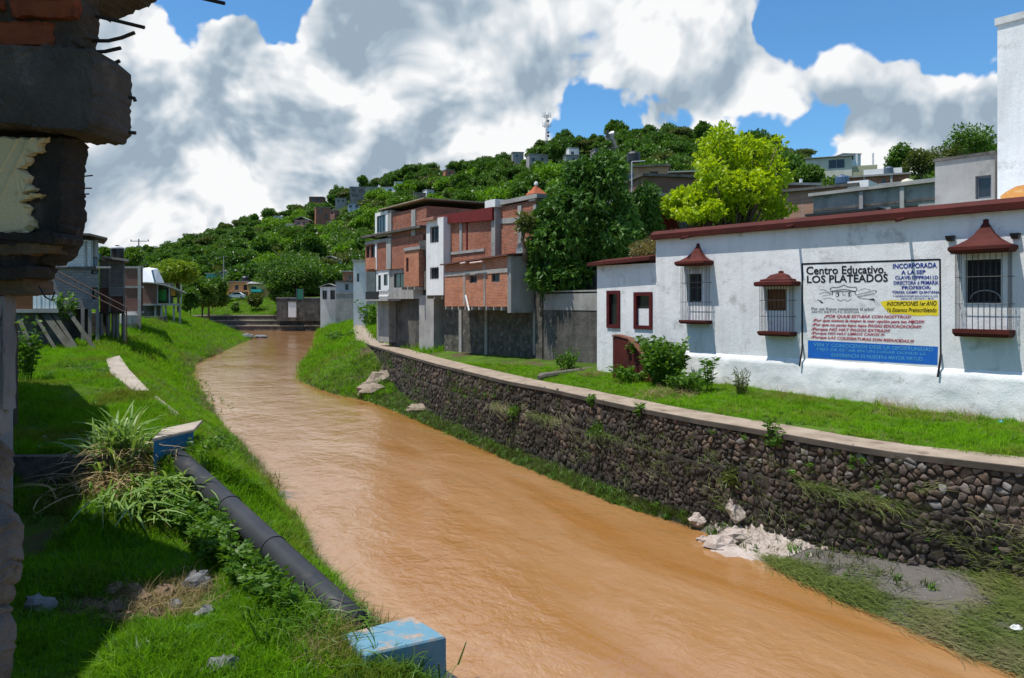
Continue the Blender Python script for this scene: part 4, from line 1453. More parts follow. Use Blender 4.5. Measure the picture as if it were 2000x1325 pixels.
# ---------------------------------------------------------------- generic small house for the town and the hillside
def small_house(label, base, w, d, h, rot, wall_m, roof='flat', wins=(), roof_m=None, name='hillside_house', cat='house', group=None, extras=(), down=6.0):
    """front faces local -y; wins: (u0, v0, u1, v1) fractions of the front; sits on the slope with a footing"""
    root = thing(name, label, cat, tuple(base), group)
    M = Matrix.Translation(base) @ Matrix.Rotation(rot, 4, 'Z')
    hs = [(-w / 2 + a * w, b_ * h, -w / 2 + c * w, e * h) for a, b_, c, e in wins]
    m = MB(M)
    m.wall(-w / 2, w / 2, -down, h, 0, hs, .2)
    m.box(-w / 2, w / 2, 0, d, -down, h, skip='f')
    m.build('wall', wall_m, root)
    class _P: pass
    q = _P(); q.M = M
    for k, r in enumerate(hs):
        pane_in(q, r, .1, root, dark_frame if k % 2 else pale_frame, pane_m, min(.09, (r[2] - r[0]) * .12), (2, 1))
    rm = roof_m or conc_l
    m = MB(M)
    if roof == 'flat':
        m.box(-w / 2 - .2, w / 2 + .2, -.3, d + .2, h + .002, h + .2)
    elif roof == 'shed':
        m.rings([[(x, -.5, h + .02), (x, -.5, h + .12), (x, d + .3, h + .9), (x, d + .3, h + .8)] for x in (-w / 2 - .3, w / 2 + .3)])
    elif roof == 'gable':
        m.rings([[(-w / 2 - .3, y, h), (0, y, h + w * .22), (w / 2 + .3, y, h), (w / 2 + .3, y, h - .12), (0, y, h + w * .22 - .14), (-w / 2 - .3, y, h - .12)] for y in (-.4, d + .3)])
    elif roof == 'parapet':
        m.box(-w / 2 - .05, w / 2 + .05, -.05, .15, h + .002, h + .55).box(-w / 2 - .05, -w / 2 + .12, .151, d, h + .002, h + .55).box(w / 2 - .12, w / 2 + .05, .151, d, h + .002, h + .55)
    m.build('roof', rm, root)
    for e in extras:
        if e[0] == 'box':
            _, nm, x0, x1, y0, y1, z0, z1, em = e
            MB(M).box(x0, x1, y0, y1, z0, z1).build(nm, em, root)
        elif e[0] == 'post':
            _, nm, x, y, z0, z1, rr, em = e
            MB(M).box(x - rr, x + rr, y - rr, y + rr, z0, z1).build(nm, em, root)
        elif e[0] == 'tank':
            _, x, y, z, rr, hh_, em = e
            MB(M).rings([[(x + k * rr * math.cos(t), y + k * rr * math.sin(t), z + zz * hh_) for t in np.linspace(0, 2 * math.pi, 14, endpoint=False)] for k, zz in ((.96, 0), (1, .1), (1, .72), (.8, .88), (.3, .96), (.3, 1.02), (.02, 1.04))]).build('water_tank', em, root)
    return root

# ---------------------------------------------------------------- left bank: houses on props and piers
blockwork_m = brickmat('white_blockwork', (1, 0), (.62, .62, .60), (.52, .52, .51), (.30, .29, .28), .40, .20, .2)
greyblock_m = brickmat('grey_blockwork', (1, 0), (.26, .25, .235), (.19, .185, .175), (.12, .115, .11), .40, .20, .4)
brickL_m = brickmat('left_brick', (1, 0), (.20, .085, .06), (.15, .06, .045), (.17, .14, .12), .25, .08, .4)
wood_d = plain('dark_board', (.10, .075, .055), .85, .2, .5, 4, bump=.5)
tank_m = plain('black_plastic_tank', (.014, .014, .015), .45, .5)


def XB(px0, px1, pyt, pyb, Y):
    a = P(px0, pyt, Y); c = P(px1, pyb, Y)
    return a.x, c.x, c.z, a.z                             # x0 x1 z_bottom z_top


S_ = Matrix.Identity(4)


def shear(Y, px):
    """houses stand square to the river, so their side walls run back towards the left"""
    k = (px - CX) / F - .03
    return Matrix(((1, k, 0, -k * Y), (0, 1, 0, 0), (0, 0, 1, 0), (0, 0, 0, 1)))


def fbox(root, name, mat, px0, px1, pyt, pyb, Y, depth, holes=(), hd=.2, zbot=None):
    x0, x1, z0, z1 = XB(px0, px1, pyt, pyb, Y)
    if zbot is not None:
        z0 = zbot
    hs = []
    for h in holes:
        a, c, e, g = XB(h[0], h[2], h[1], h[3], Y); hs.append((a, e, c, g))
    m = MB(S_ @ Matrix.Translation((0, Y, 0)))
    m.wall(x0, x1, z0, z1, 0, hs, hd)
    m.box(x0, x1, 0, depth, z0, z1, skip='f')
    return m.build(name, mat, root), hs


class YP:
    def __init__(self, Y):
        self.M = S_ @ Matrix.Translation((0, Y, 0))


prop_m = stucco('mossy_concrete', (.105, .10, .085), (.06, .058, .048), (.035, .045, .018), s1=1.2, stain=.7, streak=.5)
# A: shack of white panels on leaning props
Y = 47.0
S_ = shear(Y, 105)
shk = thing('panel_shack', 'small shack with white corrugated panels propped on leaning concrete legs', 'shack', (P(85, 660, Y).x, Y, hz(P(85, 660, Y).x, Y)))
fbox(shk, 'board_wall', plain('rust_board', (.13, .055, .025), .8, .2, .5, 4), 20, 64, 577, 604, Y, 4)
x0, x1, z0, z1 = XB(64, 112, 576, 603, Y)
for k in range(6):
    a = x0 + (x1 - x0) * k / 6; c = x0 + (x1 - x0) * (k + 1) / 6
    MB(S_).box(a + .012, c - .012, Y - .02 - (k % 2) * .03, Y + .03, z0, z1).build('panel', plain('white_sheet', (.62, .66, .68), .5, .4, .25, 2), shk)
MB(S_).box(x0, x1, Y + .035, Y + 3.5, z0, z1).build('room', conc_d, shk)
fx0, fx1, fz0, fz1 = XB(20, 114, 604, 611, Y)
MB(S_).box(fx0, fx1, Y - .25, Y + 4, fz0, fz1 - .002).build('floor_slab', conc_m, shk)
for (xa, ya, xb, yb, rr) in ((66, 606, 87, 684, .12), (90, 611, 118, 676, .26), (108, 611, 130, 672, .14), (136, 606, 165, 668, .16), (36, 610, 40, 684, .15)):
    a = P(xa, ya, Y + .2); c = P(xb, yb, Y - 1.2)
    m = MB(S_)
    m.rings([[q + Vector((-rr, -.12, 0)), q + Vector((rr, -.12, 0)), q + Vector((rr, .3, 0)), q + Vector((-rr, .3, 0))] for q in (Vector((c.x, c.y, hz(c.x, c.y) - .1)), a)])
    m.build('prop', prop_m, shk)
x0, x1, z0, z1 = XB(24, 165, 610, 690, Y + 2)
MB(S_).box(x0, x1, Y + 2, Y + 5, z0 - .5, z1).build('back_wall', conc_d, shk)  # dark wall behind the props, its tone standing in for shade

# B: house of white blocks over a dark undercroft
Y = 52.0
S_ = shear(Y, 194)
hb = thing('block_house', 'two-storey house of white and grey concrete blocks with a flat eave', 'house', (P(150, 650, Y).x, Y, .2))
fbox(hb, 'upper_wall', blockwork_m, 96, 178, 470, 521, Y, 6)
o, hs = fbox(hb, 'corner_bay', conc_m, 178.2, 194, 470, 521, Y + .1, 6, [(181, 502, 192, 519)])
pane_in(YP(Y + .2), hs[0], .05, hb, pale_frame, plain('pale_blue_curtain', (.35, .48, .56), .6), .08)
for px in (164, 177):
    x0, x1, z0, z1 = XB(px, px + 4, 470, 523, Y - .05); MB(S_).box(x0, x1, Y - .06, Y + .2, z0, z1).build('column', conc_m, hb)
x0, x1, z0, z1 = XB(96, 200, 461, 469, Y - .6)
m = MB(S_); m.rings([[(x, Y - .7, z0 + dz), (x, Y - .7, z0 + dz + .14), (x, Y + 6, z0 + dz + .34), (x, Y + 6, z0 + dz + .2)] for x, dz in ((x0, .35), (x1 - 1.2, .3), (x1, 0))]); m.build('roof', plain('brown_roof', (.10, .08, .07), .8), hb)
x0, x1, z0, z1 = XB(96, 194, 521, 525, Y); MB(S_).box(x0, x1, Y - .15, Y + 6, z0, z1).build('floor_band', conc_d, hb)
x0, x1, z0, z1 = XB(180, 208, 521, 524.5, Y - .5); MB(S_).box(x0, x1, Y - .8, Y - .16, z0, z1).build('balcony_slab', conc_l, hb)
o, hs = fbox(hb, 'lower_wall', greyblock_m, 96, 194, 525, 604, Y + .05, 6, [(181, 562, 192, 585), (179, 528, 192, 536)])
for h in hs:
    pane_in(YP(Y + .05), h, .1, hb, dark_frame, pane_m, .07)
x0, x1, z0, z1 = XB(96, 195, 604, 665, Y + 1.2); MB(S_).box(x0, x1, Y + 1.3, Y + 6, -.4, z1).build('undercroft', conc_d, hb)  # shade under the house put into this dark box
for px in (158, 172, 187):
    x0, x1, z0, z1 = XB(px, px + 7, 604, 660, Y); MB(S_).box(x0, x1, Y, Y + .4, -.3, z1).build('pier', conc_m, hb)

# steel stair leaning across the block house
Y = 50.6
S_ = shear(Y, 200)
st = thing('steel_stair', 'rusty steel stair truss slanting down across the block house', 'stair', tuple(P(248, 604, Y)))
rust = plain('rusty_steel', (.10, .055, .04), .7, .3, .5)
for (xa, ya, xb, yb) in ((92, 520, 250, 602), (92, 534, 246, 611)):
    MB(S_).tube([P(xa, ya, Y), P(xb, yb, Y)], .045, 6).build('rail', rust, st)
for k in range(10):
    x = 100 + k * 15
    ya = 520 + (x - 92) * .519; yb = 534 + (x + 7 - 92) * .5
    MB(S_).tube([P(x, ya, Y), P(x + (7 if k % 2 else -4), yb, Y)], .022, 5).build('brace', rust, st)
MB(S_).tube([P(247, 604, Y), P(247, 655, Y) - Vector((0, 0, .5))], .05, 6).build('post', rust, st)

# C: grey house on round piers
Y = 57.0
S_ = shear(Y, 242)
hc = thing('block_house', 'narrow grey house with mixed wall panels raised on thin concrete piers', 'house', (P(220, 650, Y).x, Y, .3))
fbox(hc, 'upper_wall', greyblock_m, 195, 242, 508, 562, Y, 5)
fbox(hc, 'pale_blocks', brickmat('pale_blocks', (1, 0), (.30, .31, .31), (.25, .26, .26), (.15, .15, .15), .4, .2, .2), 213, 241, 561, 579, Y - .06, .05)
fbox(hc, 'lower_wall', brickL_m, 195.5, 241.5, 562.3, 610, Y + .02, 5)
for px in (211, 239):
    x0, x1, z0, z1 = XB(px, px + 3.5, 508, 610, Y - .1); MB(S_).box(x0, x1, Y - .12, Y + .2, z0, z1).build('column', conc_m, hc)
x0, x1, z0, z1 = XB(193, 246, 503, 508, Y - .4)
m = MB(S_); m.rings([[(x, Y - .6, z), (x, Y - .6, z + .16), (x, Y + 5, z + .3), (x, Y + 5, z + .14)] for x, z in ((x0, z1 - .05), (x1, z0 - .12))]); m.build('roof', conc_l, hc)
x0, x1, z0, z1 = XB(194, 243, 609.8, 613, Y); MB(S_).box(x0, x1, Y - .2, Y + 5, z0, z1 - .003).build('floor_slab', conc_d, hc)
for px in (197, 211, 221, 229, 241):
    q = P(px + 1.5, 613, Y + .1); MB(S_).tube([(q.x, q.y, -.5), (q.x, q.y, q.z)], .15, 8).build('pier', conc_m, hc)
x0, x1, z0, z1 = XB(195, 243, 612, 660, Y + 2); MB(S_).box(x0, x1, Y + 2.2, Y + 5, -.5, z1).build('undercroft', conc_d, hc)  # dark fill: shade between the piers put into its colour
q = P(229, 504, Y + 2)
MB(Matrix.Translation(q)).rings([[(k * .46 * math.cos(t), k * .46 * math.sin(t), zz) for t in np.linspace(0, 2 * math.pi, 16, endpoint=False)] for k, zz in ((.98, -.1), (1, .1), (1, .72), (.75, .86), (.3, .92), (.3, .97), (.02, .98))]).build('water_tank', tank_m, hc)
MB(Matrix.Translation(q)).rings([[(k * .50 * math.cos(t), k * .50 * math.sin(t), zz) for t in np.linspace(0, 2 * math.pi, 16, endpoint=False)] for k, zz in ((1.05, .70), (1.02, .78), (.78, .87))], cap=False).build('tank_lid', plain('pale_lid', (.5, .52, .53), .5), hc)
for px, py in ((205, 497), (211, 499)):
    q = P(px, 503, Y + 1.5); MB(S_).box(q.x - .28, q.x + .2, Y + 1.4, Y + 1.9, q.z - .1, q.z + .3).build('rooftop_crate', plain('blue_crate', (.10, .20, .30), .6), hc)

# D: brick house with concrete frame
Y = 74.0
S_ = shear(Y, 279)
hd_ = thing('brick_house', 'dull red brick house with a concrete corner column on the left bank', 'house', (P(260, 640, Y).x, Y, .5))
fbox(hd_, 'wall', brickL_m, 240, 279, 521, 609, Y, 7)
for px in (268,):
    x0, x1, z0, z1 = XB(px, px + 6.5, 520, 640, Y - .1); MB(S_).box(x0, x1, Y - .15, Y + .2, -.2, z1).build('column', conc_m, hd_)
for pyb in (559, 520.5, 608):
    x0, x1, z0, z1 = XB(240, 280, pyb, pyb + 4, Y - .1); MB(S_).box(x0, x1, Y - .1, Y + .02, z0, z1).build('beam', conc_m, hd_)
for px in (245, 272):
    x0, x1, z0, z1 = XB(px, px + 7, 608, 640, Y + .3); MB(S_).box(x0, x1, Y + .3, Y + .8, -.3, z1).build('pier', conc_d, hd_)
q = P(252, 622, Y - .8)
MB(Matrix.Translation(q)).rings([[(k * .85 * math.cos(t), k * .6 * math.sin(t), zz) for t in np.linspace(0, 2 * math.pi, 12, endpoint=False)] for k, zz in ((.6, -.95), (1, -.5), (1, .3), (.7, .62))]).build('cistern', conc_l, hd_)

# E: stilt house with a green wall
Y = 98.0
S_ = shear(Y, 345)
he = thing('stilt_house', 'low house on stilts with a bright green wall under a sagging tin roof', 'house', (P(315, 612, Y).x, Y, 1.0))
fbox(he, 'brick_wall', brickL_m, 279, 307, 553, 594, Y, 7)
fbox(he, 'green_wall', plain('bright_green_paint', (.05, .24, .05), .7, .2, .3, 2), 308.5, 329, 566, 588, Y + .6, 5)
fbox(he, 'dark_room', conc_d, 307.2, 345, 553, 593, Y + .9, 6)
fbox(he, 'yellow_panel', plain('orange_yellow_paint', (.62, .28, .03), .6), 337, 346, 565, 578, Y + .5, .2)
for px in (306, 329, 352):
    x0, x1, z0, z1 = XB(px, px + 2.4, 556, 594, Y - .1); MB(S_).box(x0, x1, Y - .15, Y + .1, z0, z1).build('column', conc_m, he)
x0, x1, z0, z1 = XB(279, 350, 593.6, 597, Y); MB(S_).box(x0, x1, Y - .3, Y + 7, z0, z1 - .004).build('floor_slab', conc_m, he)
m = MB(S_)
m.rings([[P(px, py, Y - .8), P(px, py - 2, Y - .8), P(px, py - 4, Y + 8), P(px, py - 2, Y + 8)] for px, py in ((277, 553), (295, 554), (318, 558), (340, 566), (359, 574))])
m.build('roof', tin_m, he)
for px, pb in ((305, 622), (317, 624), (325, 624), (341, 620), (353, 615)):
    q = P(px, 597, Y + .2); MB(S_).tube([(q.x, q.y, hz(q.x, q.y) - .4), (q.x, q.y, q.z)], .14, 7).build('stilt', conc_m, he)
x0, x1, z0, z1 = XB(280, 345, 597, 625, Y + 4); MB(S_).box(x0, x1, Y + 4, Y + 7, .2, z1).build('undercroft', conc_d, he)  # dark fill behind the stilts, toned for the shade there

S_ = Matrix.Identity(4)
# white awning behind
Y = 112.0
aw = thing('white_awning', 'white pointed awning rising behind the stilt house roof', 'awning', tuple(P(290, 552, Y)))
m = MB()
a, c, d, e = P(279, 552, Y), P(303, 552, Y), P(296, 527, Y + 1), P(279, 524, Y + 1)
m.rings([[a, c, d, e], [a + Vector((0, 3, 0)), c + Vector((0, 3, 0)), d + Vector((0, 2, .2)), e + Vector((0, 2, .2))]])
m.build('awning_sheet', plain('white_canvas', (.72, .74, .76), .6), aw)
MB().tube([P(303, 552, Y), P(297, 528, Y - .1)], .12, 6).build('awning_edge', plain('blue_canvas', (.15, .3, .42), .6), aw)

# wooden bench-like concrete slab on the grass
q = G(303, 625, .8)
tb = MB(); tb.box(q.x - 1.3, q.x + 1.3, q.y - .5, q.y + .5, hz(q.x, q.y) - .3, hz(q.x, q.y) + .42)
tag(tb.build('concrete_trough', conc_d), 'low dark concrete trough on the grass below the stilt house', 'trough')


# long building whose river wall runs along the left edge of the view; its shade lies on the grass
lb = thing('plastered_building', 'tall grey plastered building along the left edge of the picture', 'building', (-13.5, 19.8, -.7))
fp = [(-9.6, 3.0), (-9.5, 9.0), (-9.85, 12.5), (-8.9, 13.0), (-8.9, 13.7), (-12.2, 15.2), (-13.35, 19.6), (-15.55, 23.55), (-16.3, 24.6), (-19.1, 28.6), (-26, 29), (-20, 3.0)]
tops = [7.2, 7.2, 7.2, 7.4, 7.4, 7.2, 7.2, 7.4, 6.2, 6.2, 6.2, 7.2]
m = MB()
ids = [(m.p((x, y, -2.6)), m.p((x, y, z))) for (x, y), z in zip(fp, tops)]
for a, c in zip(ids, ids[1:] + ids[:1]):
    m.f.append([a[0], c[0], c[1], a[1]])
m.f.append([i[1] for i in ids])
grey_pl = stucco('grey_plaster', (.34, .34, .35), (.22, .22, .23), (.12, .11, .10), s1=.7, s2=5, stain=.8, streak=.5)
m.build('wall', grey_pl, lb)
m = MB(); m.rings([[Vector((x, y, 7.2)) + Vector(o) for o in ((.25, -.2, 0), (.25, -.2, .2), (-.5, .3, .2), (-.5, .3, 0))] for x, y in fp[:6]]); m.build('eave', conc_d, lb)
for px in (6, 24):
    q = P(px, 700, 20.6 + px * .05)
    MB().box(q.x - .12, q.x + .10, q.y - .1, q.y + .1, hz(q.x, q.y) - .2, 2.4).build('door_post', wood_d, lb)

# low step wall between the upper and the lower terrace
sw = MB(); sw.box(-14.5, -9.4, 17.86, 18.12, -2.1, -.60)
tag(sw.build('terrace_kerb', conc_d), 'low concrete kerb wall between the two grass terraces on the left bank', 'wall')

# concrete caps of the buried pipe along the bank top
cap_m = stucco('cap_concrete', (.42, .36, .30), (.33, .28, .23), (.2, .15, .1), s1=1.1, stain=.5)


SLABS = []


def slab_px(name, pts, zs, th, label):
    top = [gpt(x, y) for (x, y), z in zip(pts, zs)]
    for q in top:
        q.z = hz(q.x, q.y) + .11
    SLABS.append([(q.x, q.y) for q in top])
    m = MB(); n = len(top)
    m.rings([[q - Vector((0, 0, th)) for q in top], top]); o = m.build(name, cap_m)
    return tag(o, label, 'slab')


slab_px('concrete_slab', [(207, 706), (233, 699), (252, 727), (292, 769), (262, 770), (240, 752), (216, 735)], [.10, .10, -.02, -.13, -.10, -.04, .05], .35, 'long pale concrete slab set in the grass along the left bank top')
slab_px('concrete_slab', [(300, 782), (306, 780), (352, 816), (340, 818)], [-.18, -.18, -.42, -.40], .3, 'narrow concrete slab strip in the grass leading to the blue pipe block')

# blue pipe blocks and the pipe between them
blue_m = None


def bluemat(T):
    p = pos(T)
    n = T.noise(p, 2.6, 7, .65)
    peel = T.maprange(n, .50, .60)
    up = T.n('ShaderNodeSeparateXYZ'); T.l(T.n('ShaderNodeNewGeometry').outputs['Normal'], up.inputs[0])
    peel = T.math('MULTIPLY', peel, T.maprange(up.outputs[2], .3, .8, .25, 1))   # the paint has worn off the trodden top
    col = T.mix(T.noise(p, 5, 4), (.15, .29, .37), (.085, .20, .28))
    col = T.mix(peel, col, T.mix(T.noise(p, 14, 4), (.42, .36, .31), (.24, .15, .10)))
    return bsdf(T, col, .8, .2, T.math('ADD', n, T.math('MULTIPLY', T.noise(p, 30, 3), .3)), .5, .02)


blue_m = material('peeling_blue_paint', bluemat)


def bev_block(name, corners, ztop, zbot, label, mat, ev=.03):
    """block from four top corners (ccw from above)"""
    c = sum((Vector((x, y, 0)) for x, y in corners), Vector()) / 4
    rows = []
    for z, k in ((zbot, 0), (ztop - ev, 0), (ztop, ev)):
        rows.append([Vector((x, y, 0)) + (c - Vector((x, y, 0))).normalized() * k + Vector((0, 0, z)) for x, y in corners])
    m = MB(); m.rings(rows)
    return m.build(name, mat)


PD = Vector((-7.75 + 2.48, 18.3 - 12.1, 0)).normalized()
zt = -2.0
cs = [G(715, 1278, zt), G(871, 1243, zt), G(806, 1203, zt), G(664, 1240, zt)]
o = bev_block('pipe_block', [(q.x, q.y) for q in cs], zt, -3.1, '', blue_m)
tag(o, 'peeling light blue concrete block at the near end of the pipe', 'block', 'blue pipe blocks')
# far block: shade put into the blue of its front, below a bare concrete lip
zt = -.2
ca = G(300, 857, zt); cb = G(378, 838, zt)
pa = thing('pipe_block', 'shade-toned blue concrete block where the pipe leaves the grassy bank', 'block', (ca.x, ca.y, -1.5), 'blue pipe blocks')
dv = Vector((-.42, 1, 0)).normalized() * .9
o = bev_block('block_body', [(ca.x, ca.y), (cb.x, cb.y), (cb.x + dv.x, cb.y + dv.y), (ca.x + dv.x, ca.y + dv.y)], zt - .075, -2.3, '', stucco('shaded_blue_paint', (.03, .17, .32), (.022, .12, .24), (.10, .12, .13), s1=2.2, s2=12, stain=.4), .0)
o.parent = pa; o.matrix_parent_inverse = Matrix.Translation(-Vector(pa.location))
o = bev_block('concrete_lip', [(ca.x - .02, ca.y - .02), (cb.x + .02, cb.y - .02), (cb.x + dv.x, cb.y + dv.y + .6), (ca.x + dv.x - .1, ca.y + dv.y + .6)], zt, zt - .07, '', cap_m, .02)
o.parent = pa; o.matrix_parent_inverse = Matrix.Translation(-Vector(pa.location))

pipe_m = stucco('black_pipe', (.042, .046, .052), (.030, .033, .038), (.12, .095, .07), rough=.48, s1=1.4, s2=9, bump=.12, stain=.45)
pA = P(692, 1222, 12.2); pB = P(350, 900, 18.6)
pp = thing('drain_pipe', 'thick black plastic pipe running down the bank between the blue blocks', 'pipe', tuple(pA))
MB().tube([pA.lerp(pB, t) for t in np.linspace(0, 1, 12)], .255, 28).build('pipe_body', pipe_m, pp, smooth=True)
for t in (.36, .62):
    q = pA.lerp(pB, t); d = (pB - pA).normalized()
    MB().tube([q - d * .02, q + d * .02], .272, 28).build('joint_ring', pipe_m, pp)

def gq(px, py):
    return gpt(px, py)


# tilted concrete kerb by the near grass
q = [gq(430, 1245), gq(446, 1236), gq(496, 1302), gq(474, 1310)]
SLABS.append([(v.x, v.y) for v in q])
m = MB(); m.rings([[v - Vector((0, 0, .35)) for v in q], [v + Vector((0, 0, .04)) for v in q]])
tag(m.build('concrete_kerb', stucco('brown_kerb', (.34, .22, .13), (.24, .15, .09), (.15, .1, .06), s1=3, s2=12)), 'brownish strip of broken concrete kerb in the near grass', 'kerb')

# ---------------------------------------------------------------- broken building close by on the left
RY = 2.5
ruin = thing('ruined_building', 'broken brick and concrete building corner with bare steel rods at upper left', 'building', (-1.9, RY, -2.3))
r_ = random.Random(21)


def rough_outline(pts, step=7, amp=2.2, keep=lambda x: x < 2):
    """breaks straight outline edges into ragged ones (photo px)"""
    out = []
    for i in range(len(pts)):
        a, c = pts[i], pts[(i + 1) % len(pts)]
        l = math.hypot(c[0] - a[0], c[1] - a[1]); n = max(1, int(l / step))
        for k in range(n):
            t = k / n
            x, y = a[0] + (c[0] - a[0]) * t, a[1] + (c[1] - a[1]) * t
            if not keep(x):
                x += r_.uniform(-amp, amp); y += r_.uniform(-amp, amp)
            out.append((x, y))
    return out


def ruin_piece(name, pts, Y, depth, mat, amp=2.2, step=7, bulge=.012):
    """thick broken slab with a ragged edge, its front inset a little all round"""
    ol = rough_outline(pts, step, amp)
    cx = sum(p_[0] for p_ in ol) / len(ol); cy = sum(p_[1] for p_ in ol) / len(ol)
    m = MB()
    rows = []
    for dy, k in ((depth, .97), (depth * .5, 1.0), (bulge * 2, .995), (0, .955)):
        row = []
        for (x, y) in ol:
            q = P(cx + (x - cx) * k, cy + (y - cy) * k, Y + depth * .9)
            row.append((q.x + r_.uniform(-.004, .004), Y + dy + r_.uniform(-.004, .004), q.z + r_.uniform(-.004, .004)))
        rows.append(row)
    m.rings(rows)
    return m.build(name, mat, ruin)


rc = stucco('dark_ruin_concrete', (.11, .10, .09), (.065, .058, .052), (.21, .19, .17), s1=5, s2=22, stain=.6, bump=1.0, bump_d=.03)  # dark grey-brown concrete with paler blotches
rm_ = stucco('crumbled_mortar', (.13, .10, .075), (.075, .058, .045), (.03, .025, .02), s1=7, s2=30, stain=.7, bump=1.0, bump_d=.03)
rb_ = stucco('old_brick', (.28, .075, .030), (.19, .05, .022), (.06, .03, .02), s1=9, s2=34, stain=.6, bump=.8, bump_d=.02)
rcream = stucco('cream_plaster', (.55, .47, .28), (.47, .40, .24), (.12, .09, .05), s1=3, s2=18, stain=.5, bump=.4)
rdark = stucco('dark_ruin_wall', (.055, .048, .043), (.03, .027, .024), (.15, .13, .115), s1=7, s2=26, stain=.6, bump=1.0, bump_d=.035)  # very dark wall tone with paler blotches
rwood = stucco('rotten_timber', (.13, .09, .055), (.075, .055, .035), (.15, .115, .06), s1=4, s2=20, stain=.5, bump=.8)
rboard = stucco('grey_board', (.21, .21, .22), (.13, .13, .135), (.07, .065, .06), s1=3, s2=16, stain=.7, streak=.6)
rstone = stucco('rough_rubble', (.20, .19, .18), (.11, .105, .10), (.05, .045, .04), s1=5, s2=14, stain=.7, bump=1.0, bump_d=.05)

ruin_piece('mortar_core', [(-260, -500), (190, -500), (196, 30), (199, 70), (192, 98), (178, 132), (-260, 132)], RY + .06, .13, rm_, 3)
for (x0, y0, x1, y1) in ((36, 7, 163, 43), (-90, 6, 20, 26), (-120, 50, 113, 99), (-150, -42, 60, -6), (70, -40, 150, -6), (-150, -92, 20, -56), (30, -90, 160, -56)):
    ruin_piece('brick', [(x0, y0), (x1, y0 + 2), (x1 - 1, y1), (x0 + 1, y1 - 1)], RY + .035, .05, rb_, 1.5, 9)
ruin_piece('ceiling_slab', [(-260, -260), (380, -260), (376, -60), (330, -20), (306, 0), (290, 12), (262, 21), (230, 36), (200, 40), (165, 30), (160, -10), (-260, -10)], RY + .10, .30, rc, 3)
ruin_piece('beam', [(-260, 128), (170, 126), (236, 132), (254, 138), (262, 158), (257, 186), (256, 262), (246, 284), (190, 281), (110, 272), (-260, 262)], RY, .24, rc, 1.8)
ruin_piece('wall_core', [(-260, 270), (176, 281), (172, 300), (168, 360), (169, 430), (166, 470), (150, 505), (128, 520), (-260, 520)], RY + .08, .14, rdark, 2.5)
ruin_piece('plaster', [(-260, 264), (102, 272), (88, 284), (92, 297), (64, 303), (72, 318), (48, 331), (66, 346), (62, 362), (78, 372), (55, 382), (96, 384), (52, 396), (70, 408), (60, 420), (78, 438), (62, 452), (74, 462), (-260, 470)], RY + .055, .03, rcream, 1.8, 6)
ruin_piece('lintel', [(-260, 466), (160, 462), (166, 470), (160, 482), (-260, 486)], RY + .02, .16, rdark, 2)
ruin_piece('timber', [(-260, 486), (150, 480), (146, 499), (112, 503), (-260, 500)], RY + .03, .16, rwood, 1.6)
ruin_piece('timber', [(-260, 500), (120, 502), (110, 528), (60, 533), (-260, 536)], RY + .05, .16, rdark, 2.4)
ruin_piece('timber', [(-260, 533), (112, 524), (110, 545), (60, 548), (-260, 552)], RY + .02, .16, rdark, 1.6)
ruin_piece('timber', [(-260, 550), (104, 545), (108, 574), (100, 577), (-260, 577)], RY + .06, .16, rwood, 1.4)
for (x0, x1, yb) in ((-60, 6, 852), (7, 19, 846), (20, 30, 800)):
    ruin_piece('board', [(x0, 575), (x1, 575), (x1 - 2, yb), (x0, yb)], RY + .05 + (x0 % 3) * .01, .06, rboard, .8, 20)
ruin_piece('base_rubble', [(-260, 846), (22, 850), (30, 880), (16, 930), (26, 975), (46, 1010), (44, 1100), (30, 1130), (20, 1165), (30, 1230), (18, 1330), (22, 2700), (-260, 2700)], RY + .02, .16, rstone, 4, 9)
rod = plain('rusted_rod', (.022, .016, .014), .7, .3)
for pts in ([(188, 32), (225, 40), (282, 54)], [(180, 80), (212, 80), (238, 74), (263, 64)], [(178, 102), (205, 101), (236, 94)], [(196, 134), (215, 128), (234, 119)], [(360, -12), (400, -2), (439, 7)], [(252, 190), (262, 192), (264, 198)], [(252, 259), (265, 260)], [(160, 345), (181, 343)], [(160, 368), (179, 368)], [(160, 380), (174, 379)]):
    rr = .0065 if pts[-1][0] > 200 else .0025
    MB().tube([P(x, y, RY + .14) for x, y in pts], rr, 7).build('steel_rod', rod, ruin)
# rest of the building, added unseen at left to keep sun off the corner
MB().box(-6.5, -2.35, RY - 1.2, RY + .9, -2.6, 10.5).build('unseen_shade_wall', rc, ruin)
m = MB(); m.tube([P(76, 560, RY + .02), P(88, 580, RY), P(100, 587, RY), P(107, 572, RY + .02)], .003, 5); m.build('loose_cable', rod, ruin)

# ---------------------------------------------------------------- background buildings on the right
UP = Plane(34.5, 38.0)
tall = thing('tall_white_building', 'tall blank white wall at the right edge of the picture', 'building', tuple(UP.w(UP.sz(1960, 600)[0], .5, .5)))
s0, z0, s1, z1 = UP.rect(1948, 47, 2240, 640, 0)
z1 = UP.sz(1948, 50)[1]
m = MB(UP.M); m.box(s0, s1, 0, 9, 0, z1); m.build('wall', white_m, tall)
m = MB(UP.M); m.box(s0 - .06, s1, -.06, 9, z1 + .002, z1 + .22); m.build('parapet_cap', stucco('stained_white', (.62, .62, .61), (.48, .48, .47), (.2, .2, .19), s1=1.4, stain=.8), tall)
mural = stucco('orange_mural', (.72, .40, .10), (.62, .22, .08), (.75, .6, .3), s1=2.5, stain=.8)
m = MB(UP.M); cx, cz = UP.sz(1999, 388)
m.face([(cx + .62 * math.cos(t) * (1 + .1 * math.sin(5 * t)), -.006, cz + .42 * math.sin(t)) for t in np.linspace(0, 2 * math.pi, 20, endpoint=False)]); m.build('wall_painting', mural, tall)

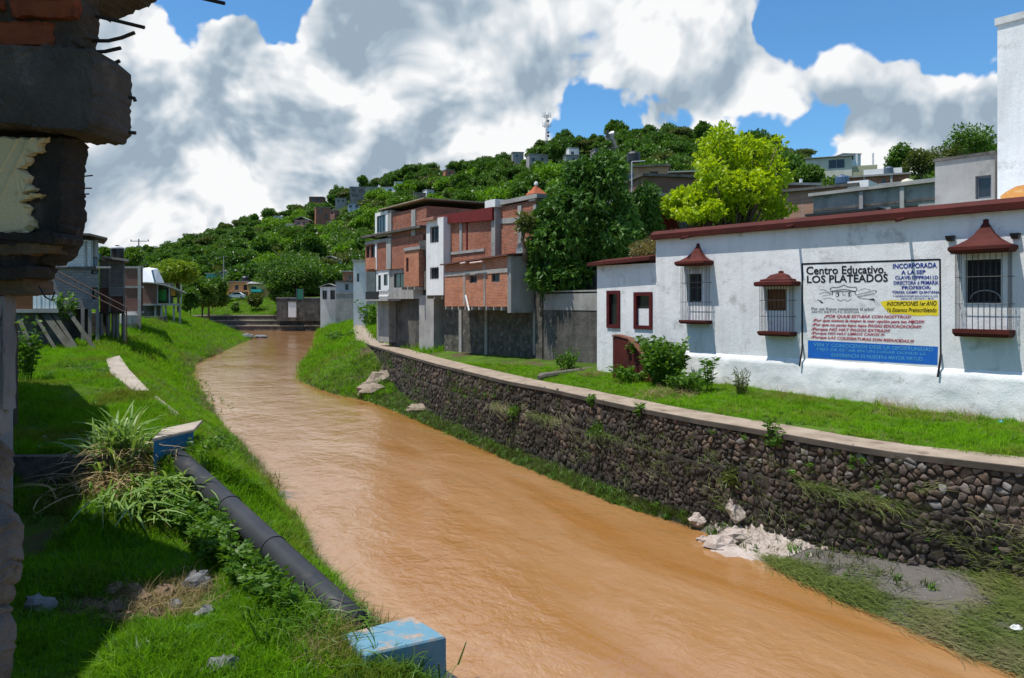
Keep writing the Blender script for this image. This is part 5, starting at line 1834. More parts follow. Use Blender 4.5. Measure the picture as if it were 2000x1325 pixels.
GPn = Plane(35.6, 38.0)
gh = thing('grey_rendered_house', 'grey rendered house block with one dark window above the red parapet', 'house', tuple(GPn.w(GPn.sz(1890, 600)[0], 0, .5)))
o, hs, r = block(gh, 'wall', conc_l, 1826, 1943, 309, 620, 0, 7, [(1905, 343, 1936, 388)], plane=GPn, zbot=.3)
pane_in(GPn, hs[0], .12, gh, plain('blue_grey_window', (.10, .12, .15), .5), pane_m, .07)
s0, z0, s1, z1 = r
MB(GPn.M).box(s0 - .05, s1 + .05, -.06, 7, z1 + .002, z1 + .1).build('coping', conc_d, gh)
MB(GPn.M).tube([(s1 + .1, -.1, z0), (s1 + .1, -.1, z1)], .06, 8).build('downpipe', conc_d, gh)

hx = lambda px, Y: (px - CX) / F * Y


def place(px, py_base, Y):
    return P(px, py_base, Y)


# low concrete house with a long lean-to, just over the parapet
small_house('long grey concrete house with plank-like bands just above the red parapet', place(1722, 428, 47), 9.0, 5, 1.85, -.9, conc_m, 'flat', [(.56, .08, .74, .38)], conc_l, 'concrete_house',
            extras=[('post', 'column', -1.2, -.08, -2, 1.8, .12, conc_l), ('post', 'column', 1.3, -.08, -2, 1.8, .12, conc_l), ('box', 'band', -4.5, 4.5, -.06, .0, .85, 1.0, conc_d), ('box', 'black_awning', -4.4, .3, -1.2, -.1, .45, .6, iron_m), ('tank', .4, 2.5, 2.06, .36, .6, plain('cream_tank', (.62, .58, .46), .5))])
small_house('red brick house with a water tank on its roof, mid hillside right', place(1705, 405, 88), 7.2, 6, 3.5, -.45, brick_m, 'flat', [(.07, .35, .27, .85), (.35, .4, .42, .8), (.62, .5, .68, .9)], conc_m, 'hillside_house',
            extras=[('post', 'column', -.9, -.08, -2, 3.5, .12, conc_m), ('post', 'column', 1.9, -.08, -2, 3.5, .12, conc_l), ('box', 'roof_room', -1, 3, 1, 4, 3.71, 4.5, wht), ('tank', 1.6, .8, 3.71, .5, 1.0, steel_blue), ('box', 'side_room', 3.6, 6.0, .5, 5, -2, 2.6, conc_m)])
small_house('cream house with a pillared terrace high on the hill at right', place(1618, 336, 125), 7.0, 6, 2.3, -.4, stucco('cream_wall', (.62, .60, .50), (.5, .48, .4), (.3, .28, .22), s1=.8), 'shed', [(.5, .2, .85, .85)], conc_l, 'hillside_house',
            extras=[('post', 'pillar', 4.2, .3, -1, 2.6, .14, wht), ('post', 'pillar', 6.6, .3, -1, 2.6, .14, wht), ('box', 'terrace_floor', 3.5, 7.2, .1, 4, -1.6, -.1, stucco('yellowish', (.42, .40, .26), (.32, .3, .2), s1=1)), ('box', 'terrace_rail', 3.5, 7.2, .1, .2, -.09, .7, stucco('yellowish2', (.46, .45, .30), (.36, .34, .22), s1=1))])
small_house('low brick house with roof clutter left of the grey bands', place(1600, 440, 56), 5.2, 5, 2.6, -.7, brickmat('pale_brick', (1, 0), (.40, .22, .15), (.30, .15, .10), (.33, .27, .23), .25, .08), 'flat', [(.62, .3, .8, .7)], conc_d, 'brick_house',
            extras=[('box', 'white_gable', 2.0, 3.4, -.1, 3, 2.2, 2.95, wht), ('tank', 1.0, 2, 3.1, .5, .7, plain('blue_tank', (.05, .10, .17), .5))])
small_house('small dark red shed roof and brick wall beside the lime tree', place(1548, 440, 62), 4.2, 4, 3.2, .1, brickL_m, 'flat', [(.3, .3, .5, .6)], conc_m, 'brick_house', extras=[('post', 'vent_pipe', 1.2, 1, 3.2, 3.9, .09, wht), ('box', 'roof_box', -1.5, -.4, 1, 2, 3.41, 3.9, conc_m)])
small_house('dark timber house with a tin roof above the grey bands', place(1790, 408, 66), 6.0, 5, 2.3, -.8, plain('dark_timber', (.05, .05, .06), .8), 'shed', [(.3, .4, .45, .7)], tin_m, 'timber_house')
small_house('ochre house with a water tank between the two near trees', place(1258, 372, 80), 5.0, 5, 2.4, -.2, stucco('ochre_wall', (.45, .28, .17), (.33, .19, .12), (.2, .12, .08), s1=1), 'flat', [(.1, .4, .3, .75), (.62, .45, .78, .8)], conc_d, 'hillside_house', extras=[('tank', -1.1, .4, -.6 + 3.6, .7, 1.2, tank_m), ('box', 'annex', 2.5, 6.5, .3, 4, -1, 1.7, brickL_m), ('box', 'annex_roof', 2.4, 7.0, -.3, 4.4, 1.72, 1.85, tin_m)])
small_house('brown walled house with a dark eave left of the lime tree', place(1312, 440, 58), 4.5, 5, 3.6, .2, stucco('brown_wall', (.22, .13, .10), (.16, .09, .07), s1=1), 'flat', [(.2, .3, .35, .75)], conc_d, 'hillside_house')
small_house('dark red rendered house just behind the white house roof', place(1320, 480, 42), 4.6, 4, 2.6, .3, redroof, 'flat', [(.55, .2, .7, .8)], conc_m, 'red_house')

# street pole rising between the trees
pl = thing('lamp_pole', 'thin pale street pole rising between the dark tree and the lime tree', 'pole', (hx(1234, 52), 52, 1.5))
a = P(1234, 316, 52)
MB().tube([(a.x, a.y, .5), tuple(a)], .045, 7).build('shaft', plain('pale_steel', (.45, .48, .50), .5), pl)
MB().tube([a, a + Vector((.9, 0, .05))], .03, 6).build('arm', plain('pale_steel', (.45, .48, .5), .5), pl)

# ---------------------------------------------------------------- houses up the hill: (label, px, base row, t on the hill, width, height, rot, wall, roof, windows)
pink = stucco('pink_wall', (.45, .24, .20), (.36, .18, .15), s1=.5)
greyw = stucco('weathered_grey', (.26, .25, .24), (.18, .175, .17), (.1, .1, .1), s1=.4)
HH = [
    ('white hillside house with two dark windows near the ridge', 757, 385, 9.0, 3.0, -.25, wht, 'flat', [(.2, .25, .42, .75), (.62, .25, .8, .7)]),
    ('small white rooftop house just right of the white ridge house', 780, 374, 4.5, 3.0, -.1, wht, 'flat', [(.3, .3, .6, .7)]),
    ('pale cream wall of a house left of the white ridge house', 730, 384, 7.5, 3.2, .1, stucco('cream_far', (.40, .40, .33), (.32, .32, .27), s1=.4), 'flat', [(.3, .3, .45, .7)]),
    ('weathered two-storey grey house under the dark ridge trees', 702, 394, 9.0, 6.0, .2, greyw, 'flat', [(.1, .55, .35, .85), (.55, .5, .8, .8), (.1, .1, .5, .35)]),
    ('small house with a blue-white front below the grey hillside house', 694, 416, 6.0, 3.0, .0, stucco('bluewhite', (.48, .50, .58), (.4, .42, .5), s1=.5), 'shed', [(.1, .3, .35, .75), (.6, .3, .85, .75)]),
    ('brick house with a dark grey lower floor in the hillside trees', 634, 440, 7.0, 7.0, .35, brick_m, 'flat', [(.2, .6, .45, .85), (.6, .2, .8, .5)]),
    ('reddish house at the left shoulder of the hill', 592, 450, 7.5, 3.6, -.1, pink, 'gable', [(.2, .3, .4, .7), (.6, .3, .75, .7)]),
    ('pale tin-roofed house just below the reddish hillside house', 575, 455, 8.0, 2.6, .1, wht, 'shed', [(.3, .3, .5, .7)]),
    ('dark red hut on the ridge line among dark trees', 620, 398, 8.5, 4.2, .0, brickL_m, 'flat', [(.2, .4, .4, .8), (.6, .4, .8, .8)]),
    ('sandy two-window house just above the tall brick house roof', 822, 408, 5.0, 5.0, .2, stucco('sandy', (.36, .27, .22), (.28, .2, .17), s1=.5), 'flat', [(.15, .3, .4, .75), (.55, .3, .8, .75)]),
    ('small white hut right of the sandy house on the slope', 842, 394, 3.4, 3.4, .4, wht, 'flat', [(.3, .35, .6, .7)]),
    ('little white sign-like hut in the bright green slope', 902, 360, 3.0, 2.6, .3, wht, 'shed', [(.3, .3, .6, .7)]),
    ('grey concrete house half hidden below the radio mast', 1052, 328, 8.0, 3.6, .2, conc_l, 'flat', [(.12, .2, .3, .6), (.6, .25, .75, .65)]),
    ('pale wall fragment of a house left of the mast', 1012, 318, 5.0, 2.8, .1, conc_l, 'flat', [(.3, .2, .5, .6)]),
    ('small square white house below the ridge, right of the mast', 1120, 318, 4.2, 3.6, .3, wht, 'parapet', [(.2, .3, .5, .7)]),
    ('grey lower house under the small square white house', 1117, 328, 5.5, 2.8, .1, conc_m, 'flat', [(.5, .25, .7, .65)]),
    ('tiny grey house low on the left shoulder above the shade tree', 655, 452, 5.0, 2.6, .1, greyw, 'shed', [(.3, .3, .55, .7)]),
    ('small pink-walled house under the brick hillside house', 648, 428, 4.5, 2.8, -.2, pink, 'flat', [(.2, .3, .4, .7), (.6, .3, .8, .7)]),
    ('pale house half sunk in trees left of the two-storey grey one', 668, 404, 6.0, 3.0, .2, conc_l, 'flat', [(.2, .3, .4, .7), (.6, .3, .8, .7)]),
    ('white-fronted house in the trees at the far left of the hill', 545, 437, 5.5, 2.6, .1, wht, 'shed', [(.3, .3, .5, .7)]),
    ('small brick house above the tall brick house, in bright trees', 880, 352, 4.5, 3.0, .3, brick_o, 'flat', [(.3, .3, .6, .7)]),
    ('long grey house under the domed hall', 1180, 318, 8.0, 3.0, .2, greyw, 'flat', [(.1, .3, .25, .7), (.4, .3, .55, .7), (.7, .3, .85, .7)]),
    ('white flat-roofed house at the hill foot right of the lime tree', 1655, 330, 5.5, 2.4, .1, wht, 'flat', [(.3, .3, .6, .75)]),
]


def on_hill(px, py, above=0.0):
    """where the view ray through a photo pixel meets the hill"""
    az = math.atan((px - CX) / F)
    best = None
    for t in np.linspace(.02, 1.0, 120):
        q = hill_at(az, t)
        row = HZ - (q.z + above - CH) / q.y * F
        if row <= py:
            return q
        best = q
    return best


HOUSE_SPOTS = []
for (lab, px, py, w_, h_, rot, wm, rf, wins) in HH:
    q = on_hill(px, py)
    k = q.y / 360.0
    HOUSE_SPOTS.append((px, py, q.x, q.y, w_ / q.y * F, h_))
    small_house(lab, Vector((q.x, q.y - 3, q.z + 1.2)), w_, 6, h_, rot, wm, rf, wins, None if rf == 'flat' else tin_m)

# domed hall on the summit
q = hill_at(math.atan((1208 - CX) / F), .97)
zd = CH + (HZ - 266) / F * q.y
dm = thing('domed_hall', 'grey hilltop hall with a shallow white domed roof', 'hall', (q.x, q.y, zd - 3))
MB().box(q.x - 4.6, q.x + 4.6, q.y, q.y + 8, zd - 5, zd + .9).build('wall', conc_m, dm)
m = MB(); m.rings([[(q.x + 3.8 * c * math.cos(t), q.y + 3.6 + 3.4 * c * math.sin(t), zd + .9 + 1.9 * s_) for t in np.linspace(0, 2 * math.pi, 18, endpoint=False)] for c, s_ in ((1, 0), (.97, .4), (.8, .75), (.5, .95), (.1, 1))]); m.build('dome', wht, dm, smooth=True)
for dx in (-4.4, 4.2):
    MB().box(q.x + dx - .5, q.x + dx + .5, q.y - .4, q.y + 1, zd - .5, zd + 2.2).build('gable_post', conc_d, dm)
MB().tube([(q.x + 7.6, q.y, zd - 1), (q.x + 7.6, q.y, zd + 3)], .12, 6).build('pole', wht, dm)

# radio mast
q = hill_at(math.atan((1068 - CX) / F), .96)
ztop = CH + (HZ - 224) / F * q.y; zb = q.z
ms = thing('radio_mast', 'grey steel radio mast with antennas on the ridge', 'mast', (q.x, q.y, zb))
ml = plain('mast_steel', (.26, .29, .32), .5)
for (dx, dy) in ((-.5, -.3), (.5, -.3), (0, .5)):
    MB().tube([(q.x + dx * 1.2, q.y + dy, zb), (q.x + dx * .7, q.y + dy * .7, ztop)], .11, 5).build('leg', ml, ms)
nb = 9
m = MB()
for k in range(nb):
    za = zb + (ztop - zb) * k / nb; zc = zb + (ztop - zb) * (k + 1) / nb
    m.tube([(q.x - .5, q.y - .3, za), (q.x + .5, q.y - .3, zc)], .06, 4); m.tube([(q.x + .5, q.y - .3, za), (q.x - .5, q.y - .3, zc)], .06, 4)
m.build('lattice', ml, ms)
for zz, r0 in ((ztop - .8, 1.7), (ztop - 5.0, 1.7)):
    MB().tube([(q.x + r0 * math.cos(t), q.y + r0 * math.sin(t), zz) for t in np.linspace(0, 2 * math.pi, 9)], .09, 4).build('platform_ring', ml, ms)
    for t in np.linspace(0, 2 * math.pi, 6, endpoint=False):
        x, y = q.x + r0 * math.cos(t), q.y + r0 * math.sin(t)
        MB().box(x - .14, x + .14, y - .1, y + .1, zz - .5, zz + 1.6).build('antenna', plain('antenna_white', (.55, .58, .6), .5), ms)
for zz in (ztop - 3, ztop - 8, ztop - 9.5):
    m = MB(); m.rings([[(q.x + .6 + .55 * c * math.cos(t), q.y - .6 - d, zz + .55 * c * math.sin(t)) for t in np.linspace(0, 2 * math.pi, 10, endpoint=False)] for c, d in ((.1, .0), (1, .12), (1, .3))]); m.build('dish', plain('dish_dark', (.12, .13, .14), .5), ms)

# ---------------------------------------------------------------- the town at the head of the valley
yel = stucco('yellow_wall', (.70, .42, .05), (.55, .32, .05), s1=.6)
org = stucco('orange_wall', (.60, .34, .14), (.5, .27, .11), s1=.6)
small_house('orange and yellow house with a black tank behind the parked car', P(470, 580, 186), 5.6, 5, 3.6, .05, org, 'flat', [(.25, .45, .42, .8), (.62, .45, .78, .8)], conc_l, 'town_house', extras=[('tank', .5, 2, 3.8, .9, 1.3, tank_m), ('box', 'yellow_annex', -6.0, -2.81, -.1, 4, -4, 3.4, yel), ('box', 'porch_roof', -2.6, 7.5, -2.2, -.05, 1.1, 1.25, stucco('pinkish_roof', (.5, .38, .34), (.4, .3, .27), s1=1))])
small_house('low house with a turquoise awning beside the orange house', P(505, 580, 180), 5.0, 5, 3.0, .0, org, 'shed', [(.15, .2, .4, .8)], tin_m, 'town_house', extras=[('box', 'turquoise_awning', -1.2, 1.1, -1.5, -.1, 1.1, 1.75, plain('turquoise', (.04, .50, .46), .5))])
small_house('grey concrete town house with sheet metal roofs behind the orange one', P(478, 560, 215), 11, 6, 4.2, .0, conc_l, 'shed', [(.1, .5, .25, .8), (.45, .5, .6, .8), (.75, .5, .9, .8)], tin_m, 'town_house')
small_house('red brick town house right of the grey concrete one', P(508, 548, 225), 6, 6, 3.6, .1, brickL_m, 'flat', [(.3, .4, .5, .7)], conc_l, 'town_house')
small_house('small tin-roofed town house above the electricity pole', P(447, 552, 235), 6, 6, 3.0, -.2, conc_l, 'gable', [(.4, .3, .6, .7)], tin_m, 'town_house')
small_house('white arched-gable house in the trees above the shade tree', P(645, 520, 225), 6.5, 6, 1.6, .0, wht, 'gable', [(.2, .3, .8, .9)], tin_m, 'town_house')
small_house('small white house with tall porch posts by the dark river wall', P(642, 588, 142), 3.0, 4, 2.6, .1, wht, 'gable', [(.12, .1, .4, .75), (.6, .1, .88, .75)], tin_m, 'town_house', extras=[('post', 'porch_post', -1.3, -.8, -.4, 2.4, .09, wht), ('post', 'porch_post', .2, -.8, -.4, 2.4, .09, wht), ('post', 'porch_post', 1.4, -.8, -.4, 2.4, .09, wht)])
small_house('long pale grey house with one window above the stained wall', P(682, 578, 132), 4.6, 5, 2.4, .2, stucco('pale_grey_house', (.46, .47, .47), (.38, .38, .39), (.22, .22, .22), s1=.7), 'flat', [(.35, .4, .48, .85)], conc_d, 'town_house')
small_house('red brick back of a house above the pale grey one', P(684, 553, 140), 2.6, 4, 2.0, .1, brick_o, 'flat', [(.4, .3, .6, .7)], conc_l, 'town_house')
small_house('tall narrow white and grey house touching the brick house', P(703, 580, 96), 1.6, 5, 4.4, .15, wht, 'flat', [(.25, .42, .45, .66)], conc_l, 'town_house', extras=[('box', 'grey_side', .81, 1.9, -.3, 4, -1, 3.4, conc_m)])
small_house('teal water kiosk in the trees left of the pole', P(410, 572, 172), 1.6, 2, 4.2, .0, plain('teal_paint', (.08, .36, .30), .6), 'flat', [(.3, .6, .7, .85)], conc_m, 'kiosk', 'kiosk')

for (lab, x0, x1, yt, yb, Y, mt) in (('dark damp wall below the shade tree at the far bend', 540, 655, 583, 612, 150, conc_d), ('streaked grey wall right of the dark damp wall', 656, 706, 574, 609, 128, conc_m)):
    a, c, e, g = XB(x0, x1, yt, yb, Y)
    w_ = thing('riverside_wall', lab, 'wall', ((a + c) / 2, Y, e))
    MB().box(a, c, Y, Y + .4, e - 1.5, g).build('wall_panel', mt, w_)
    MB().box(a - .05, c + .05, Y - .08, Y + .48, g + .002, g + .18).build('coping', conc_m, w_)
a, c, e, g = XB(563, 578, 591, 612, 149)
w_ = thing('white_gate_pier', 'small whitewashed gate pier in the dark damp wall', 'pier', ((a + c) / 2, 149, e)); MB().box(a, c, 149, 149.6, e - .8, g).build('pier_body', wht, w_); MB().box(a - .1, c + .1, 148.9, 149.7, g, g + .18).build('pier_cap', conc_m, w_)
a, c, e, g = XB(580, 592, 565, 585, 149.5)
gt = thing('green_gate', 'dark green metal gate panel under the shade tree', 'gate', ((a + c) / 2, 149.5, e)); MB().box(a, c, 149.4, 149.5, e, g).build('gate_sheet', plain('green_gate_paint', (.02, .16, .10), .5), gt); MB().box(a - .1, a, 149.35, 149.55, e - 1, g + .2).build('gate_post', conc_d, gt); MB().box(c, c + .1, 149.35, 149.55, e - 1, g + .2).build('gate_post', conc_d, gt)


def pole(px, top, base_py, Y, label, cross=((-1.1, 1.1, .4),), name='electricity_pole'):
    q = P(px, base_py, Y); t = P(px, top, Y)
    o = thing(name, label, 'pole', tuple(q))
    MB().tube([q - Vector((0, 0, 3)), t], [.16, .10], 8).build('shaft', conc_l, o)
    for (a, c, d) in cross:
        MB().box(q.x + a, q.x + c, Y - .06, Y + .06, t.z - d - .1, t.z - d).build('crossarm', conc_d, o)
        for x in (a + .1, c - .1, 0):
            MB().box(q.x + x - .05, q.x + x + .05, Y - .05, Y + .05, t.z - d, t.z - d + .22).build('insulator', iron_m, o)
    return o


pole(437, 500, 585, 172, 'concrete electricity pole in front of the town at the valley head', ((-1.6, 1.4, .2),))
pole(271, 467, 560, 120, 'electricity pole with crossarms behind the left bank houses', ((-1.3, 1.6, .3), (-.9, 1.0, 1.5), (-.7, 1.3, 4.0)))

# parked white car on the far bank
cq = P(461, 584.0, 170.5)
car = thing('parked_car', 'small white car parked at the top of the far grass bank', 'car', tuple(cq))
Mc = Matrix.Translation(cq) @ Matrix.Rotation(.12, 4, 'Z')
wcar = plain('white_car_paint', (.74, .76, .78), .25, .5, .05)
m = MB(Mc)
prof = [(-2.0, .35), (-2.05, .75), (-1.6, .9), (-.9, .98), (-.35, 1.42), (.9, 1.45), (1.55, 1.0), (1.98, .92), (2.05, .55), (2.0, .3)]
m.rings([[(x * (1 if k in (1, 2) else .97), y, z) for x, z in prof] for k, y in enumerate((-.8, -.72, .72, .8))]); m.build('body', wcar, car, smooth=False)
m = MB(Mc); m.rings([[(x, y, z) for x, z in ((-.78, 1.0), (-.30, 1.36), (.85, 1.39), (1.35, 1.02))] for y in (-.815, .815)]); m.build('side_window', pane_m, car)
for x in (-1.3, 1.3):
    for y in (-.72, .72):
        w_ = MB(Mc).tube([(x, y - .1, .3), (x, y + .1, .3)], .3, 12).build('wheel', iron_m, car)
        MB(Mc).tube([(x, y - .105, .3), (x, y + .105, .3)], .16, 8).build('rim', tin_m, w_)
for y in (-.6, .6):
    MB(Mc).box(-2.07, -1.98, y - .15, y + .15, .62, .76).build('headlight', plain('lamp_glass', (.6, .62, .63), .2), car)

# ---------------------------------------------------------------- trees, shrubs, grass
def sphere_blobs(n, R, H, seed, flat=.7, size=(.35, .6)):
    """clumps filling a crown of radius R and height H (crown base at z 0)"""
    r = np.random.default_rng(seed)
    out = []
    for k in range(n):
        u = r.normal(size=3); u /= np.linalg.norm(u)
        rad = r.random() ** .45 * .72
        s = r.uniform(*size) * R
        out.append((u[0] * R * rad, u[1] * R * rad, H * .5 + u[2] * H * .5 * rad, s, s, s * flat))
    return out


def crown_mesh(name, blobs, n, leaf, seed, droop=.3, shell=.6, width=.32, bunch=1, spread=.8):
    """many leaf faces spread through the clumps; bunch>1 groups leaves in whorls"""
    r = np.random.default_rng(seed)
    nb = n // bunch
    C, U, k = in_blobs(blobs, nb, r, shell)
    C = np.repeat(C, bunch, 0); U = np.repeat(U, bunch, 0); k = np.repeat(k, bunch)
    m = len(C)
    D = U * spread + r.normal(size=(m, 3)) * .65 + np.array([0, 0, -droop])
    L = leaf * r.uniform(.65, 1.3, m)
    V, Q = leaf_quads(C + r.normal(size=(m, 3)) * leaf * .12, D, L, L * width, seed)
    bl = r.random(len(blobs))[k] * .5
    tint = np.repeat(np.clip(bl + r.random(m) * .5, 0, 1), 4)
    return npmesh(name, V, Q, tint=tint)


bark_m = plain('bark', (.11, .085, .06), .9, .15, .6, 9, bump=.8)


def limbs(root, base, top, targets, r0, mat=bark_m, seed=1):
    r = random.Random(seed)
    m = MB()
    base = Vector(base); top = Vector(top)
    mid = base.lerp(top, .5) + Vector((r.uniform(-.15, .15), r.uniform(-.15, .15), 0))
    m.tube([base - Vector((0, 0, .3)), base + Vector((0, 0, .15)), mid, top], [r0 * 1.45, r0 * 1.1, r0 * .85, r0 * .65], 9)
    for t in targets:
        t = Vector(t)
        s = mid.lerp(top, r.uniform(.2, 1))
        k = s.lerp(t, .5) + Vector((r.uniform(-.2, .2), r.uniform(-.2, .2), r.uniform(.0, .35)))
        m.tube([s, k, t], [r0 * .5, r0 * .32, r0 * .10], 6)
    return m.build('trunk', mat, root, smooth=True)


dark_leaf = leafmat('glossy_dark_leaf', (.022, .072, .010), (.095, .205, .028), trans=.28, gloss=.22, rough=.5)
lime_leaf = leafmat('lime_leaf', (.25, .39, .010), (.42, .53, .014), trans=.5, gloss=.3, tc=(1.25, 1.2, .5))
mid_leaf = leafmat('mid_green_leaf', (.045, .11, .012), (.125, .225, .022), trans=.35)
shade_leaf = leafmat('flat_topped_leaf', (.038, .095, .012), (.105, .21, .018), trans=.35)
olive_leaf = leafmat('olive_leaf', (.065, .09, .018), (.125, .16, .03), trans=.35)
dry_leaf = leafmat('dry_leaf', (.16, .13, .05), (.26, .22, .08), trans=.3)
bright_leaf = leafmat('bright_green_leaf', (.085, .19, .010), (.18, .33, .016), trans=.42)

# --- dark glossy tree by the garden wall
YT = 36.0
c0 = P(1150, 470, YT)
tr = thing('dark_leafy_tree', 'large dark glossy-leaved tree behind the concrete garden wall', 'tree', (c0.x, YT, .7))
bl = []
for (px, py, rx, rz) in ((1148, 356, 46, 42), (1120, 420, 60, 44), (1185, 410, 52, 44), (1090, 470, 52, 40), (1150, 480, 60, 46), (1078, 430, 34, 30), (1190, 480, 46, 40), (1070, 515, 38, 34), (1105, 540, 46, 32), (1160, 540, 44, 26), (1195, 530, 32, 26), (1178, 350, 36, 36), (1122, 372, 34, 30),
                         (1062, 480, 28, 28), (1052, 545, 20, 20), (1205, 440, 34, 34), (1042, 500, 18, 24), (1048, 580, 18, 22), (1085, 578, 30, 24), (1130, 580, 34, 22), (1172, 562, 26, 18)):
    q = P(px, py, YT); s = YT / F
    bl.append((q.x, q.y + random.uniform(-1.2, 1.2), q.z, rx * s, rx * s * 1.05, rz * s))
link('crown', crown_mesh('crown', bl, 26000, .33, 3, droop=.75, shell=.74, width=.18, bunch=7, spread=.55), dark_leaf, tr)
limbs(tr, (c0.x, YT, .7), (c0.x - .1, YT, 3.6), [b_[:3] for b_ in bl[:9]], .26, seed=3)
tr = thing('dark_leafy_tree', 'smaller dark tree with loose branches right of the large glossy tree', 'tree', (P(1250, 500, YT + 2).x, YT + 2, .8))
bl = []
for (px, py, rx, rz) in ((1255, 390, 22, 26), (1278, 378, 12, 18), (1245, 425, 24, 26), (1268, 432, 20, 26), (1232, 460, 26, 24), (1262, 470, 22, 22), (1212, 372, 14, 16), (1215, 400, 16, 16), (1240, 490, 24, 18)):
    q = P(px, py, YT + 2); s = (YT + 2) / F
    bl.append((q.x, q.y + random.uniform(-.7, .7), q.z, rx * s, rx * s, rz * s))
link('crown', crown_mesh('crown', bl, 6500, .28, 5, droop=.7, shell=.6, width=.17, bunch=6, spread=.5), dark_leaf, tr)
limbs(tr, (P(1250, 500, YT + 2).x, YT + 2, .8), (P(1250, 500, YT + 2).x, YT + 2, 4.0), [b_[:3] for b_ in bl[:7]], .14, seed=4)

# --- lime trees behind the white house
for (lab, YT, spots, n, tx, tb) in (
    ('big lime-yellow tree behind the white house roof', 42.0, ((1440, 300, 70, 42), (1400, 320, 55, 40), (1480, 320, 52, 45), (1440, 275, 52, 24), (1390, 370, 55, 36), (1450, 370, 65, 42), (1500, 380, 40, 40), (1510, 345, 30, 35), (1465, 410, 50, 28), (1412, 410, 40, 26), (1375, 345, 36, 30), (1510, 415, 26, 22)), 14000, 1432, 445),
    ('small lime-yellow tree leaning left below the big lime tree', 40.0, ((1345, 385, 40, 26), (1320, 400, 26, 22), (1370, 395, 36, 26), (1335, 425, 30, 14), (1385, 415, 26, 20)), 4500, 1372, 440)):
    q0 = P(tx, tb, YT)
    tr = thing('lime_tree', lab, 'tree', (q0.x, YT, .8))
    bl = []
    for (px, py, rx, rz) in spots:
        q = P(px, py, YT); s = YT / F
        bl.append((q.x, q.y + random.uniform(-1.3, 1.3), q.z, rx * s * .82, rx * s * .82, rz * s * .82))
        for _ in range(3):
            t_ = random.uniform(0, 6.28); k_ = random.uniform(.7, 1.12)
            bl.append((q.x + rx * s * k_ * math.cos(t_), q.y + random.uniform(-1, 1), q.z + rz * s * k_ * math.sin(t_), rx * s * .3, rx * s * .3, rx * s * .26))
    link('crown', crown_mesh('crown', bl, n, .21, n, droop=.2, shell=.45, width=.36, bunch=3), lime_leaf, tr)
    limbs(tr, (q0.x, YT, .8), (q0.x + (0 if n > 9000 else -.3), YT, 6.6 if n > 9000 else 5.9), [b_[:3] for b_ in bl], .20 if n > 9000 else .12, seed=n)

# --- dry shrub on the wing roof
q = WP.w(WP.sz(1255, 500)[0], .9, 4.65)
sb = thing('dry_shrub', 'dry yellowish shrub growing on the low white roof', 'shrub', tuple(q))
link('leaves', crown_mesh('leaves', [(q.x, q.y, q.z + .35, .55, .5, .5), (q.x + .5, q.y - .3, q.z + .55, .35, .3, .4), (q.x - .5, q.y + .6, q.z + .3, .5, .5, .4)], 2600, .14, 8, droop=-.6, shell=.1, width=.16), dry_leaf, sb)
m = MB()
for k in range(14):
    a = random.uniform(0, 6.28); m.tube([q, q + Vector((math.cos(a) * .3, math.sin(a) * .3, .5)), q + Vector((math.cos(a) * .55, math.sin(a) * .55, random.uniform(.7, 1.1)))], [.012, .008, .003], 4)
m.build('stems', bark_m, sb)


def simple_tree(name, label, px, py_top, py_bot, Y, wpx, mat, n, leaf, seed, flat=.65, group=None, zbase=None, nb=16, cat='tree', droop=.2, shell=.55, width=.34):
    top = P(px, py_top, Y); bot = P(px, py_bot, Y)
    R = wpx / 2 / F * Y; H = top.z - bot.z
    zb = zbase if zbase is not None else hz(top.x, Y) if Y < 200 else bot.z - 2
    zb = min(zb, bot.z - .4)
    root = thing(name, label, cat, (top.x, Y, zb), group)
    bl = [(a + top.x, b_ + Y, c + bot.z, d, e, f) for a, b_, c, d, e, f in sphere_blobs(nb, R, H, seed, flat, (.30, .52))]
    link('crown', crown_mesh('crown', bl, n, leaf, seed, droop=droop, shell=shell, width=width), mat, root)
    limbs(root, (top.x, Y, zb), (top.x, Y, bot.z + H * .35), [b_[:3] for b_ in bl[:7]], max(.1, R * .06), seed=seed)
    return root


simple_tree('shade_tree', 'broad dark green shade tree over the far riverside wall', 578, 497, 578, 158, 145, shade_leaf, 12000, .55, 31, .5, nb=26)
simple_tree('shade_tree', 'wide flat tree filling the gap right of the broad shade tree', 640, 520, 572, 165, 80, shade_leaf, 5000, .55, 33, .5, nb=16)
simple_tree('yellow_green_tree', 'yellow-green feathery tree behind the stilt house', 348, 498, 560, 135, 98, leafmat('yellow_green_leaf', (.14, .22, .015), (.22, .31, .02), trans=.4), 8000, .42, 35, .5, nb=20)
simple_tree('dark_bank_tree', 'dark green trees massed right of the stilt house', 395, 535, 605, 140, 62, mid_leaf, 6000, .45, 36, .7, nb=16)
simple_tree('dark_bank_tree', 'dark bushy tree just right of the stilt house roof', 372, 548, 610, 128, 40, shade_leaf, 4000, .4, 37, .8)
simple_tree('dark_bank_tree', 'dark narrow tree standing by the electricity pole', 425, 535, 588, 168, 34, shade_leaf, 3500, .5, 38, .8)
simple_tree('dark_bank_tree', 'broad dark tree behind the grass bank left of the parked car', 408, 528, 606, 152, 74, shade_leaf, 6000, .5, 44, .7, nb=18)
simple_tree('bank_bush', 'brownish bush on the far grass bank right of the parked car', 500, 572, 600, 161, 34, olive_leaf, 2600, .4, 45, .8)
simple_tree('bank_bush', 'small dark bush on the far grass bank below the parked car', 460, 588, 612, 159, 14, shade_leaf, 900, .35, 46, 1.0)
simple_tree('dark_bank_tree', 'dark tree crown leaning over the dark damp wall', 548, 540, 600, 153, 56, shade_leaf, 4500, .5, 47, .7)
simple_tree('roof_tree', 'dark tree showing over the roofs of the left bank houses', 258, 484, 540, 105, 52, mid_leaf, 4500, .4, 39, .7)
